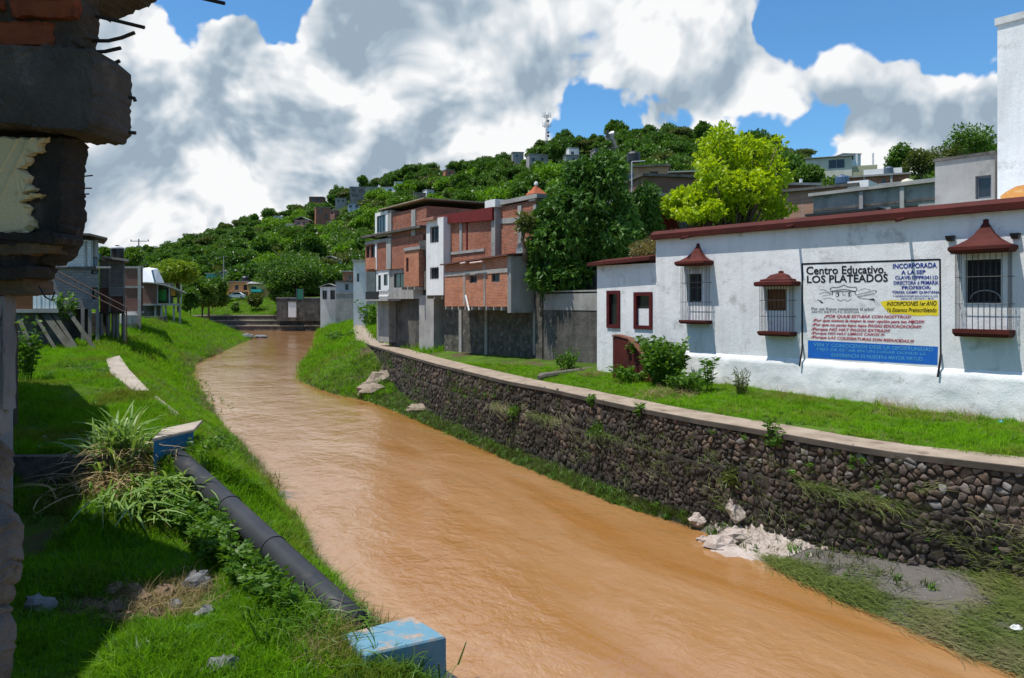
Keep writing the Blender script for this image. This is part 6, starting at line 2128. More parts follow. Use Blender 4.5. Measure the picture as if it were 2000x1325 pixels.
simple_tree('roof_tree', 'small green tree left of the black roof tank', 212, 478, 530, 95, 40, mid_leaf, 3500, .4, 40, .7)
simple_tree('feathery_tree', 'sparse feathery tree beside the tall white wall', 1905, 234, 312, 55, 95, mid_leaf, 1900, .26, 41, .5, zbase=2.0, nb=20, shell=.3, width=.24)
simple_tree('ridge_tree', 'round dark tree standing out on the ridge at right', 1760, 284, 340, 175, 62, shade_leaf, 4200, .6, 42, .8, zbase=18)
simple_tree('bare_palm_shrub', 'tall spiky yellow-green shrub against the end brick wall', 1026, 412, 455, 35.0, 30, olive_leaf, 500, .34, 43, .9, zbase=P(1026, 497, 35).z, shell=.1, width=.10)
for k, (px, py, w_, lab) in enumerate(((1290, 372, 40, 'dark palm-like tree in front of the ochre hillside house'), (1715, 392, 60, 'low green bush in front of the red brick hillside house'), (1625, 375, 75, 'dense green tree below the cream terrace house'), (1580, 345, 60, 'rounded green tree right of the big lime tree'), (1600, 395, 60, 'dark bush over the low brick house roof'), (1865, 300, 90, 'olive scrub mound on the slope left of the tall white wall'), (1800, 318, 70, 'olive bush on the slope behind the timber house'))):
    Y = (70, 82, 100, 110, 75, 150, 140)[k]
    simple_tree('slope_tree', lab, px, py - w_ * .35, py + w_ * .3, Y, w_, (shade_leaf, bright_leaf, mid_leaf, mid_leaf, shade_leaf, olive_leaf, olive_leaf)[k], 3600, .42, 50 + k, .75, zbase=P(px, py + w_ * .6, Y).z)

# --- hillside: a few kinds of tree, the largest as things, the rest as one wood
kinds = []
for k, (mt, R, H, flat, seed) in enumerate(((mid_leaf, 3.6, 4.6, .62, 61), (shade_leaf, 3.4, 5.0, .7, 62), (bright_leaf, 3.6, 4.2, .6, 63), (olive_leaf, 3.0, 4.0, .65, 64), (shade_leaf, 4.4, 4.2, .45, 65), (mid_leaf, 2.8, 5.2, .9, 66), (bright_leaf, 2.8, 3.2, .65, 67), (olive_leaf, 4.0, 3.6, .40, 68), (shade_leaf, 2.2, 6.2, 1.0, 69))):
    me = crown_mesh('crown', [(a, b_, c + 1.6, d, e, f) for a, b_, c, d, e, f in sphere_blobs(18, R * 1.1, H, seed, flat, (.18, .42))], 2600, .52, seed, droop=.15, shell=.4, width=.38)
    me.materials.append(mt)
    m = MB(); m.tube([(0, 0, -2.5), (.1, 0, 1.2), (0, .1, 3.2)], [.26, .2, .1], 6)
    for a in range(4):
        m.tube([(0, 0, 1.2), (1.2 * math.cos(a * 1.6), 1.2 * math.sin(a * 1.6), 3.0)], [.12, .04], 5)
    tm_ = m.mesh('trunk'); tm_.materials.append(bark_m)
    kinds.append((me, tm_))

r = np.random.default_rng(99)
spots = []
tries = 0
while len(spots) < 3200 and tries < 50000:
    tries += 1
    az = math.atan((r.uniform(-60, 2080) - CX) / F); t = r.uniform(.0, 1.04)
    q = hill_at(az, t)
    if r.random() > min(1.0, (q.y / 330) ** 1.2):
        continue
    px = CX + F * q.x / q.y; row = HZ - (q.z - CH) / q.y * F
    bad = False
    for (hpx, hpy, hX, hY, wpx, hh_) in HOUSE_SPOTS:
        hpix = hh_ / hY * F
        if abs(px - hpx) < wpx * .62 + 3.0 / q.y * F * .8 and q.y < hY + 9 and row - 5.6 / q.y * F < hpy - 1 and row > hpy - hpix:
            bad = True; break
    if bad or (abs(px - 1208) < 30 and t > .93 and row < 285) or (1550 < px < 1830 and row > 322) or (1200 < px < 1345 and row > 322 and q.y < 110):
        continue
    spots.append((q, r.choice([.5, .7, .85, 1.0, 1.2, 1.45]) * r.uniform(.85, 1.15) * (1.1 if t < .85 else .9), px, row, t))
# kind by place: bright wood low and centre, dark along the ridge
pick = []
for (q, s, px, row, t) in spots:
    n1 = float(vnoise(q.x * .022 + 7, q.y * .022, 5)) + .5
    if t > .86:
        pick.append(int(r.choice([1, 8, 5, 4, 1, 7])))
    elif 480 < px < 1120 and n1 > .38:
        pick.append(int(r.choice([2, 2, 6, 0, 3, 7, 2, 8])))
    else:
        pick.append(int(r.choice([0, 1, 3, 5, 7, 4, 8])))
order = sorted(range(len(spots)), key=lambda i: -spots[i][1] / spots[i][0].y)
single = set()
grid_seen = set()
for i in order:
    px, row = spots[i][2], spots[i][3]
    if not (285 < px < 1840) or row > 520 or (715 < px < 1290 and row > 400) or (1290 < px < 1545):
        continue
    g = (int(px / 44), int(row / 26))
    if g in grid_seen:
        continue
    grid_seen.add(g); single.add(i)
    if len(single) >= 150:
        break
KN = ['round mid-green', 'dark green', 'bright green', 'olive green', 'flat-topped dark', 'upright mid-green', 'small bright green', 'spreading olive', 'tall dark']
for i in single:
    q, s, px, row, t = spots[i]
    zone = 'on the ridge line' if t > .86 else 'on the upper slope' if t > .55 else 'on the lower slope'
    part_ = 'left shoulder of the hill' if px < 620 else 'middle of the hill' if px < 1000 else 'right part of the hill'
    root = thing('hillside_tree', KN[pick[i]] + ' tree among others ' + zone + ', ' + part_, 'tree', tuple(q), 'trees on the hillside: ' + KN[pick[i]] + ', ' + zone + ', ' + part_)
    root.rotation_euler = (0, 0, r.uniform(0, 6.28)); root.scale = (s, s, s * r.uniform(.85, 1.2))
    for nm, me in zip(('crown', 'trunk'), kinds[pick[i]]):
        o = bpy.data.objects.new(nm, me); COL.objects.link(o); o.parent = root
rest = [i for i in range(len(spots)) if i not in single]
o = scatter('hillside_wood', [k[0] for k in kinds], [tuple(spots[i][0]) for i in rest], [(0, 0, r.uniform(0, 6.28)) for i in rest], [spots[i][1] for i in rest], idx=[pick[i] for i in rest])
tag(o, 'dense green wood covering the hillside between the houses', 'wood', kind='stuff')
pts, sc_, pk = [], [], []
for k in range(4200):                                        # undergrowth between the trees
    az = math.atan((r.uniform(180, 2020) - CX) / F); t = r.uniform(0, 1.02)
    q = hill_at(az, t)
    if r.random() > min(1.0, (q.y / 300) ** 1.2):
        continue
    px = CX + F * q.x / q.y; row = HZ - (q.z - CH) / q.y * F
    if any(abs(px - h_[0]) < h_[4] * .55 and q.y < h_[3] + 6 and h_[1] - h_[5] / h_[3] * F < row < h_[1] + 12 for h_ in HOUSE_SPOTS):
        continue
    pts.append((q.x, q.y, q.z - .8)); sc_.append(r.uniform(.25, .55)); pk.append(int(r.choice([0, 1, 3, 7, 2, 6, 8])))
o = scatter('hillside_scrub', [k[0] for k in kinds], pts, [(0, 0, r.uniform(0, 6.28)) for _ in pts], sc_, idx=pk)
tag(o, 'low scrub filling the gaps between the hillside trees', 'scrub', kind='stuff')

# trees and scrub behind the town and behind the right bank, hiding the foot of the hill
pts, sc_, pk = [], [], []
for k in range(520):
    px = r.uniform(-80, 720); Y = r.uniform(178, 300)
    if 440 < px < 515 and Y < 232: continue
    X = hx(px, Y); pts.append((X, Y, 3.6 if Y < 210 else 2.0 + (Y - 205) * .03)); sc_.append(r.uniform(.5, 1.0)); pk.append(int(r.choice([0, 1, 2, 3, 4, 5, 0])))
for k in range(260):
    px = r.uniform(1150, 1980); Y = r.uniform(70, 150)
    if 1560 < px < 1830 and Y < 130: continue
    if 1190 < px < 1340 and Y < 100: continue
    az = math.atan((px - CX) / F); Yf = np.interp(az, hang, HDF); Yr = np.interp(az, hang, HDR)
    t = (Y - Yf) / (Yr - Yf)
    q = hill_at(az, min(max(t, 0), 1)) if t > 0 else Vector((hx(px, Y), Y, 1.5))
    pts.append(tuple(q)); sc_.append(r.uniform(.4, .75)); pk.append(int(r.choice([0, 1, 3, 5, 2])))
o = scatter('valley_wood', [k[0] for k in kinds], pts, [(0, 0, r.uniform(0, 6.28)) for _ in pts], sc_, idx=pk)
tag(o, 'mass of trees at the foot of the hill around the town', 'wood', kind='stuff')

# ---------------------------------------------------------------- grass, weeds, debris
def tuft(name, n, L, lean, width, seed, mat, seg=3, spread=.06):
    """a handful of curved blades growing from one spot"""
    r = np.random.default_rng(seed)
    V, Fc = [], []
    for k in range(n):
        a = r.uniform(0, 2 * math.pi); l = L * r.uniform(.55, 1.15); ln = lean * r.uniform(.3, 1.4)
        bx, by = r.normal(0, spread, 2)
        dx, dy = math.cos(a), math.sin(a)
        w_ = width * r.uniform(.7, 1.2)
        b0 = len(V)
        for j in range(seg):
            t = j / seg
            h = l * (t - .35 * ln * t * t); o = l * ln * t * t
            ww = w_ * (1 - t * .75)
            V += [(bx + dx * o - dy * ww, by + dy * o + dx * ww, h), (bx + dx * o + dy * ww, by + dy * o - dx * ww, h)]
        V.append((bx + dx * l * ln, by + dy * l * ln, l * (1 - .35 * ln)))
        for j in range(seg - 1):
            i = b0 + 2 * j
            Fc += [(i, i + 1, i + 3), (i, i + 3, i + 2)]
        i = b0 + 2 * (seg - 1)
        Fc.append((i, i + 1, i + 2))
    me = npmesh(name, V, Fc)
    me.materials.append(mat)
    return me


grass_a = leafmat('lawn_grass', (.09, .225, .006), (.20, .41, .010), trans=.42, attr=False, patch=.75, patch_c=(.21, .21, .04), gloss=.04, rough=.6)
grass_b = leafmat('bank_grass', (.065, .175, .006), (.18, .38, .010), trans=.40, attr=False, patch=.8, patch_c=(.16, .145, .035), gloss=.04, rough=.6)
weed_m = leafmat('broad_weed', (.05, .13, .012), (.11, .23, .02), trans=.4, attr=False, gloss=.3)
weed_t = leafmat('weed_leaf', (.05, .13, .012), (.12, .24, .02), trans=.4, gloss=.35)
straw_m = leafmat('straw', (.22, .17, .08), (.38, .30, .15), trans=.25, attr=False, gloss=.15)
wet_m = leafmat('flattened_reed', (.05, .095, .014), (.17, .20, .05), trans=.25, attr=False, patch=.85, patch_c=(.24, .20, .12), gloss=.3)
moss_m = leafmat('wall_weed', (.04, .065, .012), (.09, .12, .02), trans=.3, attr=False)

T_short = [tuft('grass_tuft', 16, .12, .7, .0045, s, grass_a, 3, .06) for s in (1, 2, 3)]
T_long = [tuft('grass_tuft', 15, .24, .9, .006, s, grass_b, 3, .07) for s in (4, 5, 6)]
T_far = [tuft('grass_tuft', 14, .30, .8, .016, s, grass_b, 2, .22) for s in (7, 8)]
T_weed = [tuft('weed_tuft', 12, .20, .9, .020, s, weed_m, 3, .06) for s in (9, 10)]
T_wall = [tuft('hanging_weed', 12, .26, 1.3, .006, s, moss_m, 3, .05) for s in (11, 12)]
T_straw = [tuft('straw_tuft', 10, .34, 1.4, .005, s, straw_m, 3, .08) for s in (13, 14)]


def lying(name, n, L, width, seed, mat):
    """reed blades laid flat by the flood, all one way"""
    r = np.random.default_rng(seed)
    V, Fc = [], []
    for k in range(n):
        a = r.normal(0, .28); l = L * r.uniform(.5, 1.2); x, y = r.normal(0, .14, 2); z = r.uniform(.0, .05); w_ = width * r.uniform(.6, 1.3)
        dx, dy = math.cos(a), math.sin(a); b0 = len(V); bow = r.normal(0, .06)
        for j in range(5):
            t = j / 4; ww = w_ * (1 - .8 * t) ; o = l * t
            ox, oy = x + dx * o - dy * bow * t * t, y + dy * o + dx * bow * t * t
            zz = z + .05 * math.sin(math.pi * t) * r.uniform(.4, 1.3)
            V += [(ox - dy * ww, oy + dx * ww, zz + ww * .5), (ox + dy * ww, oy - dx * ww, zz)]
        for j in range(4):
            i = b0 + 2 * j; Fc += [(i, i + 1, i + 3), (i, i + 3, i + 2)]
    me = npmesh(name, V, Fc); me.materials.append(mat); return me


T_wet = [lying('reed_tuft', 14, .36, .0055, s, wet_m) for s in (15, 16, 17)]


def rots(n, tilt=.15):
    return np.stack([rng.normal(0, tilt, n), rng.normal(0, tilt, n), rng.uniform(0, 6.28, n)], 1)


def field(n, yfun, xfun, keep=None):
    out = []
    ys = yfun(n)
    for y in ys:
        x = xfun(y)
        if x is None:
            continue
        z = hz(x, y)
        if z < ZW + .06 or on_thing(x, y) or (keep and not keep(x, y, z)):
            continue
        out.append((x, y, z - .01))
    return np.array(out)


BLK = [(q.x + (q.x + 1.8) * .12, q.y + (q.y - 11.55) * .12) for q in cs]
RUB = gpt(310, 1180); PIL = gpt(235, 955)


def in_poly(x, y, poly):
    c = False
    for (ax, ay), (bx, by) in zip(poly, poly[1:] + poly[:1]):
        if (ay > y) != (by > y) and x < (bx - ax) * (y - ay) / (by - ay) + ax:
            c = not c
    return c


def on_thing(x, y):
    """no grass through the pipe, the blocks or the slabs"""
    t = ((x - pA.x) * (pB.x - pA.x) + (y - pA.y) * (pB.y - pA.y)) / ((pB.x - pA.x) ** 2 + (pB.y - pA.y) ** 2)
    if -.1 < t < 1.05 and abs((x - pA.x) * (pB.y - pA.y) - (y - pA.y) * (pB.x - pA.x)) / math.hypot(pB.x - pA.x, pB.y - pA.y) < .30:
        return True
    if in_poly(x, y, BLK):
        return True
    if (x - RUB.x) ** 2 / 1.05 ** 2 + (y - RUB.y) ** 2 / .75 ** 2 < rng.uniform(.7, 1.2) or (x - PIL.x) ** 2 + (y - PIL.y) ** 2 < rng.uniform(.3, 1.0):
        return True
    return any(in_poly(x, y, p_) for p_ in SLABS)


bare = lambda x, y: float(fbm(x * .45 + 40, y * .45, 17, 3))
# near lower terrace and bank, left
pts = field(26000, lambda n: 6.5 + 12 * rng.random(n) ** .9, lambda y: float(shoreL(y)) + .05 - abs(rng.random() ** .9 * 7.2), lambda x, y, z: bare(x, y) > -.38)
o = scatter('grass_near_bank', T_long + T_weed[:1], pts, rots(len(pts), .3), rng.uniform(.55, 1.25, len(pts)) * (1 + 1.0 * fbm(pts[:, 0] * .8, pts[:, 1] * .8, 91, 3)), idx=rng.choice([0, 1, 2, 0, 1, 2, 3], len(pts)))
tag(o, 'long green grass on the near left bank', 'grass', kind='stuff')
# upper terrace, left
pts = field(36000, lambda n: 18.3 + 30 * rng.random(n) ** 1.3, lambda y: float(shoreL(y)) + .03 - rng.random() * (13 if y > 22 else 10), lambda x, y, z: bare(x, y) > -.42)
o = scatter('grass_upper_terrace', T_long + T_short, pts, rots(len(pts), .3), rng.uniform(.6, 1.3, len(pts)) * (1 + 1.0 * fbm(pts[:, 0] * .6, pts[:, 1] * .6, 92, 3)))
tag(o, 'bright green grass on the upper left terrace and slope', 'grass', kind='stuff')
# right strip between path and houses
pts = field(30000, lambda n: 11.5 + 42 * rng.random(n) ** 1.15, lambda y: float(xWall(y)) + pw(y) * 1.15 + rng.random() * (9.5 if y < 34 else 6), lambda x, y, z: bare(x, y) > -.36 and x < 27.0 - .7813 * y - .15)
o = scatter('grass_by_houses', T_short + T_long[:1], pts, rots(len(pts)), rng.uniform(.6, 1.25, len(pts)), idx=rng.choice([0, 1, 2, 0, 1, 2, 3], len(pts)))
tag(o, 'short bright grass between the footpath and the houses', 'grass', kind='stuff')
# banks farther off
pts = []
for k in range(40000):
    y = 44 + 130 * rng.random() ** 1.2
    side = rng.random()
    if y > 155:
        x = -95 + 75 * rng.random()
    elif side < .6:
        x = float(shoreL(y)) - rng.random() * (24 if y < 90 else 40) if y < 128 else -45 - rng.random() * 60
    else:
        x = float(shoreR(y)) + rng.random() * (float(xWall(y)) + 9 - float(shoreR(y)))
        if abs(x - (float(xWall(y)) + pw(y) / 2)) < pw(y) * .62:
            continue
    z = hz(x, y)
    if z > ZW + .08 and not (151 < y < 156.5):
        pts.append((x, y, z - .02))
pts = np.array(pts)
o = scatter('grass_far_banks', T_far, pts, rots(len(pts), .2), rng.uniform(.6, 1.5, len(pts)) * (1 + (pts[:, 1] - 44) * .004))
tag(o, 'green grass on the far river banks', 'grass', kind='stuff')
# straw and dead grass patches
pts = []
for (px, py, z, rad, n) in ((1290, 775, .15, .9, 90), (1150, 735, .2, .6, 40), (1750, 800, .15, 1.2, 60), (1880, 822, .12, 1.2, 60), (310, 1180, -2.0, .9, 220), (200, 960, -1.7, .9, 160), (620, 1290, -2.3, .35, 70), (650, 1245, -2.3, .3, 50), (410, 770, -.9, 1.2, 60), (330, 1010, -1.8, .8, 80), (250, 950, -1.6, .8, 110)):
    q = gpt(px, py)
    for k in range(n):
        x, y = q.x + rng.normal(0, rad * .5), q.y + rng.normal(0, rad * .5)
        pts.append((x, y, hz(x, y)))
o = scatter('dead_grass', T_straw, pts, rots(len(pts), .5), rng.uniform(.5, 1.2, len(pts)))
tag(o, 'scattered dry straw-coloured grass', 'grass', kind='stuff')
# flattened reeds on the shingle at the right water edge
pts, rt_ = [], []
for k in range(9500):
    y = 8.5 + 10.5 * rng.random()
    a, c = float(shoreR(y)), float(xWall(y))
    u = rng.random()
    x = a + (c - a) * u
    dens = float(fbm(x * .9, y * .9, 31, 3)) + (.25 if u < .22 else 0) + (.2 if y < 11.5 else 0) - .35 * max(0, min(1, (y - 12.4) / 1.2)) * max(0, min(1, (u - .15) / .2)) * max(0, min(1, (.95 - u) / .2))
    ppx = CX + F * x / y; ppy = HZ + F * (CH - hz(x, y)) / y
    if 1335 < ppx < 1650 and abs(ppy - (1034 + 40 * (ppx - 1352) / 290)) < 36:
        continue
    if dens < .02 - rng.normal(0, .2) or (u > .85 and rng.random() < .5) or (y > 15.2 and u > .18 and rng.random() < .75):
        continue
    pts.append((x, y, max(hz(x, y), ZW + .01) + .02)); rt_.append((rng.normal(0, .06), rng.normal(.12, .08), rng.normal(math.radians(-50), .3)))
o = scatter('flattened_reeds', T_wet, pts, rt_, rng.uniform(.6, 1.2, len(pts)))
tag(o, 'reeds flattened by the flood along the right water edge', 'reeds', kind='stuff')
# weeds along the foot of and on the stone wall
pts, rt_, sc_ = [], [], []
for k in range(2600):
    y = 14 + 38 * rng.random() ** .9
    x0, x1 = float(shoreR(y)), float(xWall(y)) - .1
    x = x0 + (x1 - x0) * rng.random()
    if y < 19.5 and rng.random() < .75: continue
    pts.append((x, y, hz(x, y))); rt_.append((rng.normal(0, .25), rng.normal(0, .25), rng.uniform(0, 6.28))); sc_.append(rng.uniform(.6, 1.5))
for k in range(2600):
    s = rng.random() ** .9 * (tS[-1] - 1); z = -.1 - 2.3 * rng.random() ** .8
    if float(vnoise(s * .35, z * .8 + 9, 23)) < -.02 or rng.random() < .2:
        continue
    q = on_wall(s, z, .05); pts.append(tuple(q)); rt_.append((rng.normal(.0, .5), rng.normal(-.9, .4), rng.normal(math.radians(35), .6))); sc_.append(rng.uniform(.4, 1.1))
o = scatter('wall_foot_weeds', T_wall + T_weed[:1], pts, rt_, sc_, idx=rng.choice([0, 1, 0, 1, 2], len(pts)))
tag(o, 'weeds growing on and along the foot of the stone wall', 'weeds', kind='stuff')
# flood debris caught on the ledge of the wall
pts, rt_, sc_ = [], [], []
for k in range(900):
    s = rng.uniform(0, 30); z = -1.03 + abs(rng.normal(0, .05))
    if float(vnoise(s * .5, 3.1, 41)) < -.05:
        z = -.5 - 1.6 * rng.random()
        if rng.random() < .6: continue
    q = on_wall(s, z, .10); d_ = on_wall(s - .3, z, .1) - q
    pts.append(tuple(q)); rt_.append((rng.normal(0, .3), rng.normal(.35, .35), math.atan2(d_.y, d_.x) + rng.normal(0, .5))); sc_.append(rng.uniform(.5, 1.2))
o = scatter('flood_debris', T_wet, pts, rt_, sc_)
tag(o, 'strands of dead grass caught on the ledge of the stone wall', 'debris', kind='stuff')
# ragged dark growth along the water line
pts, sc_ = [], []
for k in range(3800):
    y = 12.5 + 75 * rng.random() ** 1.2; left = rng.random() < .7
    if not left and y < 44: continue
    x = float(shoreL(y)) - abs(rng.normal(0, .22 + y * .006)) if left else float(shoreR(y)) + abs(rng.normal(0, .5))
    if float(vnoise(x * .35, y * .35, 51)) < -.1 or on_thing(x, y): continue
    pts.append((x, y, max(hz(x, y), ZW) - .02)); sc_.append(rng.uniform(.6, 1.3) * (1 + y * .008))
o = scatter('water_edge_weeds', T_wall + T_straw[:1], pts, rots(len(pts), .4), sc_, idx=rng.choice([0, 1, 0, 1, 2], len(pts)))
tag(o, 'ragged weeds hanging over the water line', 'weeds', kind='stuff')
# drier clumps on the slope of the left bank
pts = field(2600, lambda n: 18.5 + 60 * rng.random(n) ** 1.1, lambda y: float(shoreL(y)) - rng.random() ** .8 * float(bankW(y)) * 1.05, lambda x, y, z: float(fbm(x * .5, y * .5, 61, 3)) > .02)
o = scatter('dry_slope_grass', T_straw + T_wall, pts, rots(len(pts), .4), rng.uniform(.4, .9, len(pts)))
tag(o, 'drier brownish clumps on the left bank slope', 'grass', kind='stuff')


# ---- individual plants
def leafy_plant(name, label, base, n_stems, H, R, leaf, seed, mat=weed_t, per=16, width=.28, cat='plant', group=None, up=.5, end=None):
    r = np.random.default_rng(seed)
    root = thing(name, label, cat, tuple(base), group)
    st = MB(); C, D = [], []
    base = Vector(base); b0 = tuple(base)
    for k in range(n_stems):
        a = r.uniform(0, 6.28); rr = R * r.random() ** .6
        if end is not None:
            base = Vector(b0).lerp(Vector(end), r.random()); base.z = hz(base.x, base.y)
        foot = base + Vector((math.cos(a) * rr * .45, math.sin(a) * rr * .45, -.05)); h = H * r.uniform(.55, 1.1)
        tip = base + Vector((math.cos(a) * rr, math.sin(a) * rr, h))
        mid = foot.lerp(tip, .5) + Vector((0, 0, h * .08))
        st.tube([foot, mid, tip], [.011, .008, .003], 4)
        for j in range(per):
            t = .2 + .8 * (j + r.random()) / per
            q = foot.lerp(mid, t * 2) if t < .5 else mid.lerp(tip, t * 2 - 1)
            b_ = r.uniform(0, 6.28)
            C.append(tuple(q)); D.append((math.cos(b_), math.sin(b_), up * r.uniform(-.6, 1.2)))
    st.build('stems', bark_m if mat is dry_leaf else mat, root)
    L = leaf * r.uniform(.6, 1.25, len(C))
    V, Q = leaf_quads(np.array(C), np.array(D), L, L * width, seed)
    link('leaves', npmesh('leaves', V, Q, tint=np.repeat(r.random(len(C)), 4)), mat, root)
    return root

leafy_plant('leafy_bush', 'dense leafy bush growing in front of the white wall beside the red ramp', gpt(1300, 752, .35), 110, 1.45, .85, .2, 71, per=24)
leafy_plant('leafy_bush', 'leafy weeds spilling over the red ramp wall', RP.w(RP.sz(1240, 690)[0], .45, 1.0), 26, .75, .75, .15, 72, per=16)
leafy_plant('leafy_bush', 'low bush at the foot of the white wall, left of the tall weed', gpt(1340, 768, .3), 60, .65, .7, .14, 73, per=16)
leafy_plant('tall_weed', 'tall dark weed with long leaves against the white wall', gpt(1384, 765, .3), 7, 1.15, .22, .24, 74, per=18, width=.16)
leafy_plant('grassy_weed', 'thin wispy weed against the white wall, right of the tall weed', gpt(1447, 772, .3), 26, .75, .3, .20, 75, per=7, width=.07, up=1.6, mat=olive_leaf)
leafy_plant('leafy_bush', 'low leafy weeds in front of the red ramp wall', gpt(1240, 745, .3), 70, .5, 1.0, .14, 76, per=14)
leafy_plant('leafy_bush', 'green weeds at the left end of the white wing', gpt(1110, 722, .4), 26, .8, .7, .14, 77, per=14)
leafy_plant('leafy_bush', 'round green bush by the tall brick house pier', gpt(775, 664, .3), 26, 1.3, .9, .26, 78, per=14)
leafy_plant('leafy_bush', 'upright green bush between the concrete piers', gpt(808, 664, .4), 24, 1.7, .8, .24, 79, per=14)
leafy_plant('leafy_bush', 'low weeds in front of the rubble base wall', gpt(905, 684, .4), 24, .7, 1.1, .2, 80, per=12)
leafy_plant('leafy_bush', 'small leafy weed at the base of the rubble pier', gpt(945, 690, .4), 14, .6, .6, .18, 81, per=12)
leafy_plant('leafy_bush', 'large vine-like bush left of the brick house pier', gpt(722, 640, .2), 34, 3.0, 1.6, .4, 82, per=16)
leafy_plant('bank_weeds', 'tangled dark weeds on the grassy bulge of the right bank', gpt(665, 668, -.6), 40, .9, 2.2, .3, 83, per=12)
leafy_plant('leafy_vine', 'broad-leaved vine hanging beside the white panel shack', P(128, 628, 47.2), 18, 1.7, .7, .30, 84, per=12, up=-.4)
leafy_plant('leafy_vine', 'leafy vine climbing by the grey building at the left edge', gpt(50, 745, -.2), 22, 2.4, .6, .26, 85, per=16, up=-.3)
for k, (px, py, h_) in enumerate(((1490, 846, .5), (1310, 800, .35), (1166, 780, .4), (1432, 848, .3))):
    q = G(px, py, 0.0)
    s = float(np.interp(q.y, tY, tS))
    leafy_plant('wall_top_weed', ('tall weed sprouting from the top of the stone wall', 'small weed at the wall top above the flood reeds', 'weed tuft at the wall edge below the log', 'little weed on the wall edge left of the tall one')[k], on_wall(s, -.10 - .05 * k, .06), 8, h_, .18, .16, 90 + k, per=9, width=.2)

for k, (s_, z_, n_, h_, lab) in enumerate(((22.5, -.55, 16, .55, 'pale hanging grass plant on the far half of the stone wall'), (6.0, -.95, 14, .5, 'green plant hanging from the wall ledge near the right edge'), (10.5, -.75, 12, .45, 'leafy plant hanging on the wall above the white rocks'), (17.0, -.9, 14, .5, 'trailing plant halfway along the stone wall'), (28.0, -.7, 16, .6, 'trailing weeds on the wall below the garden wall'), (8.2, -1.15, 16, .6, 'long trailing weeds below the ledge of the near wall'))):
    leafy_plant('hanging_plant', lab, on_wall(s_, z_, .1), n_, -h_, .3, .2, 130 + k, mat=olive_leaf if k % 2 else weed_t, per=12, width=.12, up=-1.0)
# reed clump and broken reed pile in the foreground
reed_m = leafmat('reed_blade', (.11, .22, .04), (.26, .38, .11), trans=.35, gloss=.4, rough=.4)


def reeds(name, label, base, n, L, lean, width, seed, mat, dirs=None, spread=.35, cat='reeds', flat=0.0):
    r = np.random.default_rng(seed)
    root = thing(name, label, cat, tuple(base))
    V, Q, tint = [], [], []
    for k in range(n):
        a = dirs + r.normal(0, .55) if dirs is not None else r.uniform(0, 6.28)
        l = L * r.uniform(.5, 1.1); ln = lean * r.uniform(.5, 1.3)
        bx, by = base[0] + r.normal(0, spread), base[1] + r.normal(0, spread)
        bz = hz(bx, by) + r.uniform(0, .25) * flat
        dx, dy = math.cos(a), math.sin(a); w_ = width * r.uniform(.6, 1.2); tw = r.normal(0, .4)
        b0 = len(V); sg = 6; tn = r.random()
        for j in range(sg + 1):
            t = j / sg
            o = l * ln * t ** 1.7; h = l * max(0, (t * 1.05 - .62 * ln * t ** 2.4)) * (1 - flat * .6)
            ww = w_ * math.sin(math.pi * min(.98, .16 + .82 * t)) ** .7
            V += [(bx + dx * o - dy * ww, by + dy * o + dx * ww, bz + h + ww * tw), (bx + dx * o + dy * ww, by + dy * o - dx * ww, bz + h - ww * tw)]
            tint += [tn, tn]
        for j in range(sg):
            i = b0 + 2 * j; Q.append((i, i + 1, i + 3, i + 2))
    link('blades', npmesh('blades', V, Q, tint=tint), mat, root)['kind'] = 'stuff'
    q = MB()
    for k in range(9):
        a = r.uniform(0, 6.28); b_ = Vector((base[0] + r.normal(0, spread), base[1] + r.normal(0, spread), base[2]))
        q.tube([b_, b_ + Vector((math.cos(a) * .15, math.sin(a) * .15, L * .5 * (1 - flat)+.02))], [.016, .009], 5)
    q.build('stalks', mat, root)
    return root


reeds('reed_clump', 'tall arching clump of long reed leaves beside the far blue block', gpt(232, 900, -.9), 150, 1.5, .66, .034, 101, reed_m, spread=.24)
reeds('reed_clump', 'loose reed leaves fallen forward over the pipe end', gpt(305, 985, -1.6), 130, .95, 1.0, .030, 102, reed_m, dirs=-.9, spread=.45)
reeds('reed_clump', 'broken green reeds lying on the straw pile', gpt(262, 1000, -1.65), 130, 1.1, 1.2, .030, 103, reed_m, dirs=-.6, spread=.4, flat=.5)
reeds('straw_pile', 'heap of dry brown reed stalks on the lower terrace', gpt(225, 945, -1.6), 420, 1.1, 1.3, .011, 104, leafmat('dry_stalk', (.30, .22, .11), (.50, .38, .20), trans=.15), spread=.45, flat=.6, cat='straw')
reeds('grass_tussock', 'long grass spilling around the foot of the near blue block', gpt(800, 1325, -2.45), 150, .55, .8, .008, 105, weed_t, spread=.3, cat='grass clump')
reeds('grass_tussock', 'long leaning grass along the near side of the pipe', gpt(560, 1230, -2.2), 260, .75, .9, .010, 106, weed_t, dirs=-.7, spread=.5, cat='grass clump')
reeds('grass_tussock', 'dry drooping grass tuft on the bank edge above the water', gpt(520, 955, -2.1), 130, .8, 1.0, .010, 107, dry_leaf, dirs=-.4, spread=.22, cat='grass clump')
leafy_plant('leafy_weed_band', 'thick band of leafy weeds growing along the left side of the pipe', gpt(345, 1015, -1.8), 300, .5, .34, .17, 110, per=17, width=.2, end=gpt(556, 1205, -2.2))
leafy_plant('leafy_weed_band', 'tallest leafy weeds leaning over the middle of the pipe', gpt(400, 1050, -1.9), 60, .7, .28, .17, 111, per=19, width=.2, end=gpt(445, 1105, -2.0))
leafy_plant('leafy_weed_band', 'thin weeds on the grass slope above the river', gpt(430, 815, -1.4), 60, .45, .8, .15, 114, per=12, width=.2, end=gpt(380, 745, -.8))
leafy_plant('leafy_weed_band', 'weeds on the slope right of the far blue block', gpt(395, 900, -1.3), 40, .4, .5, .14, 115, per=12, width=.2, end=gpt(430, 880, -1.6))
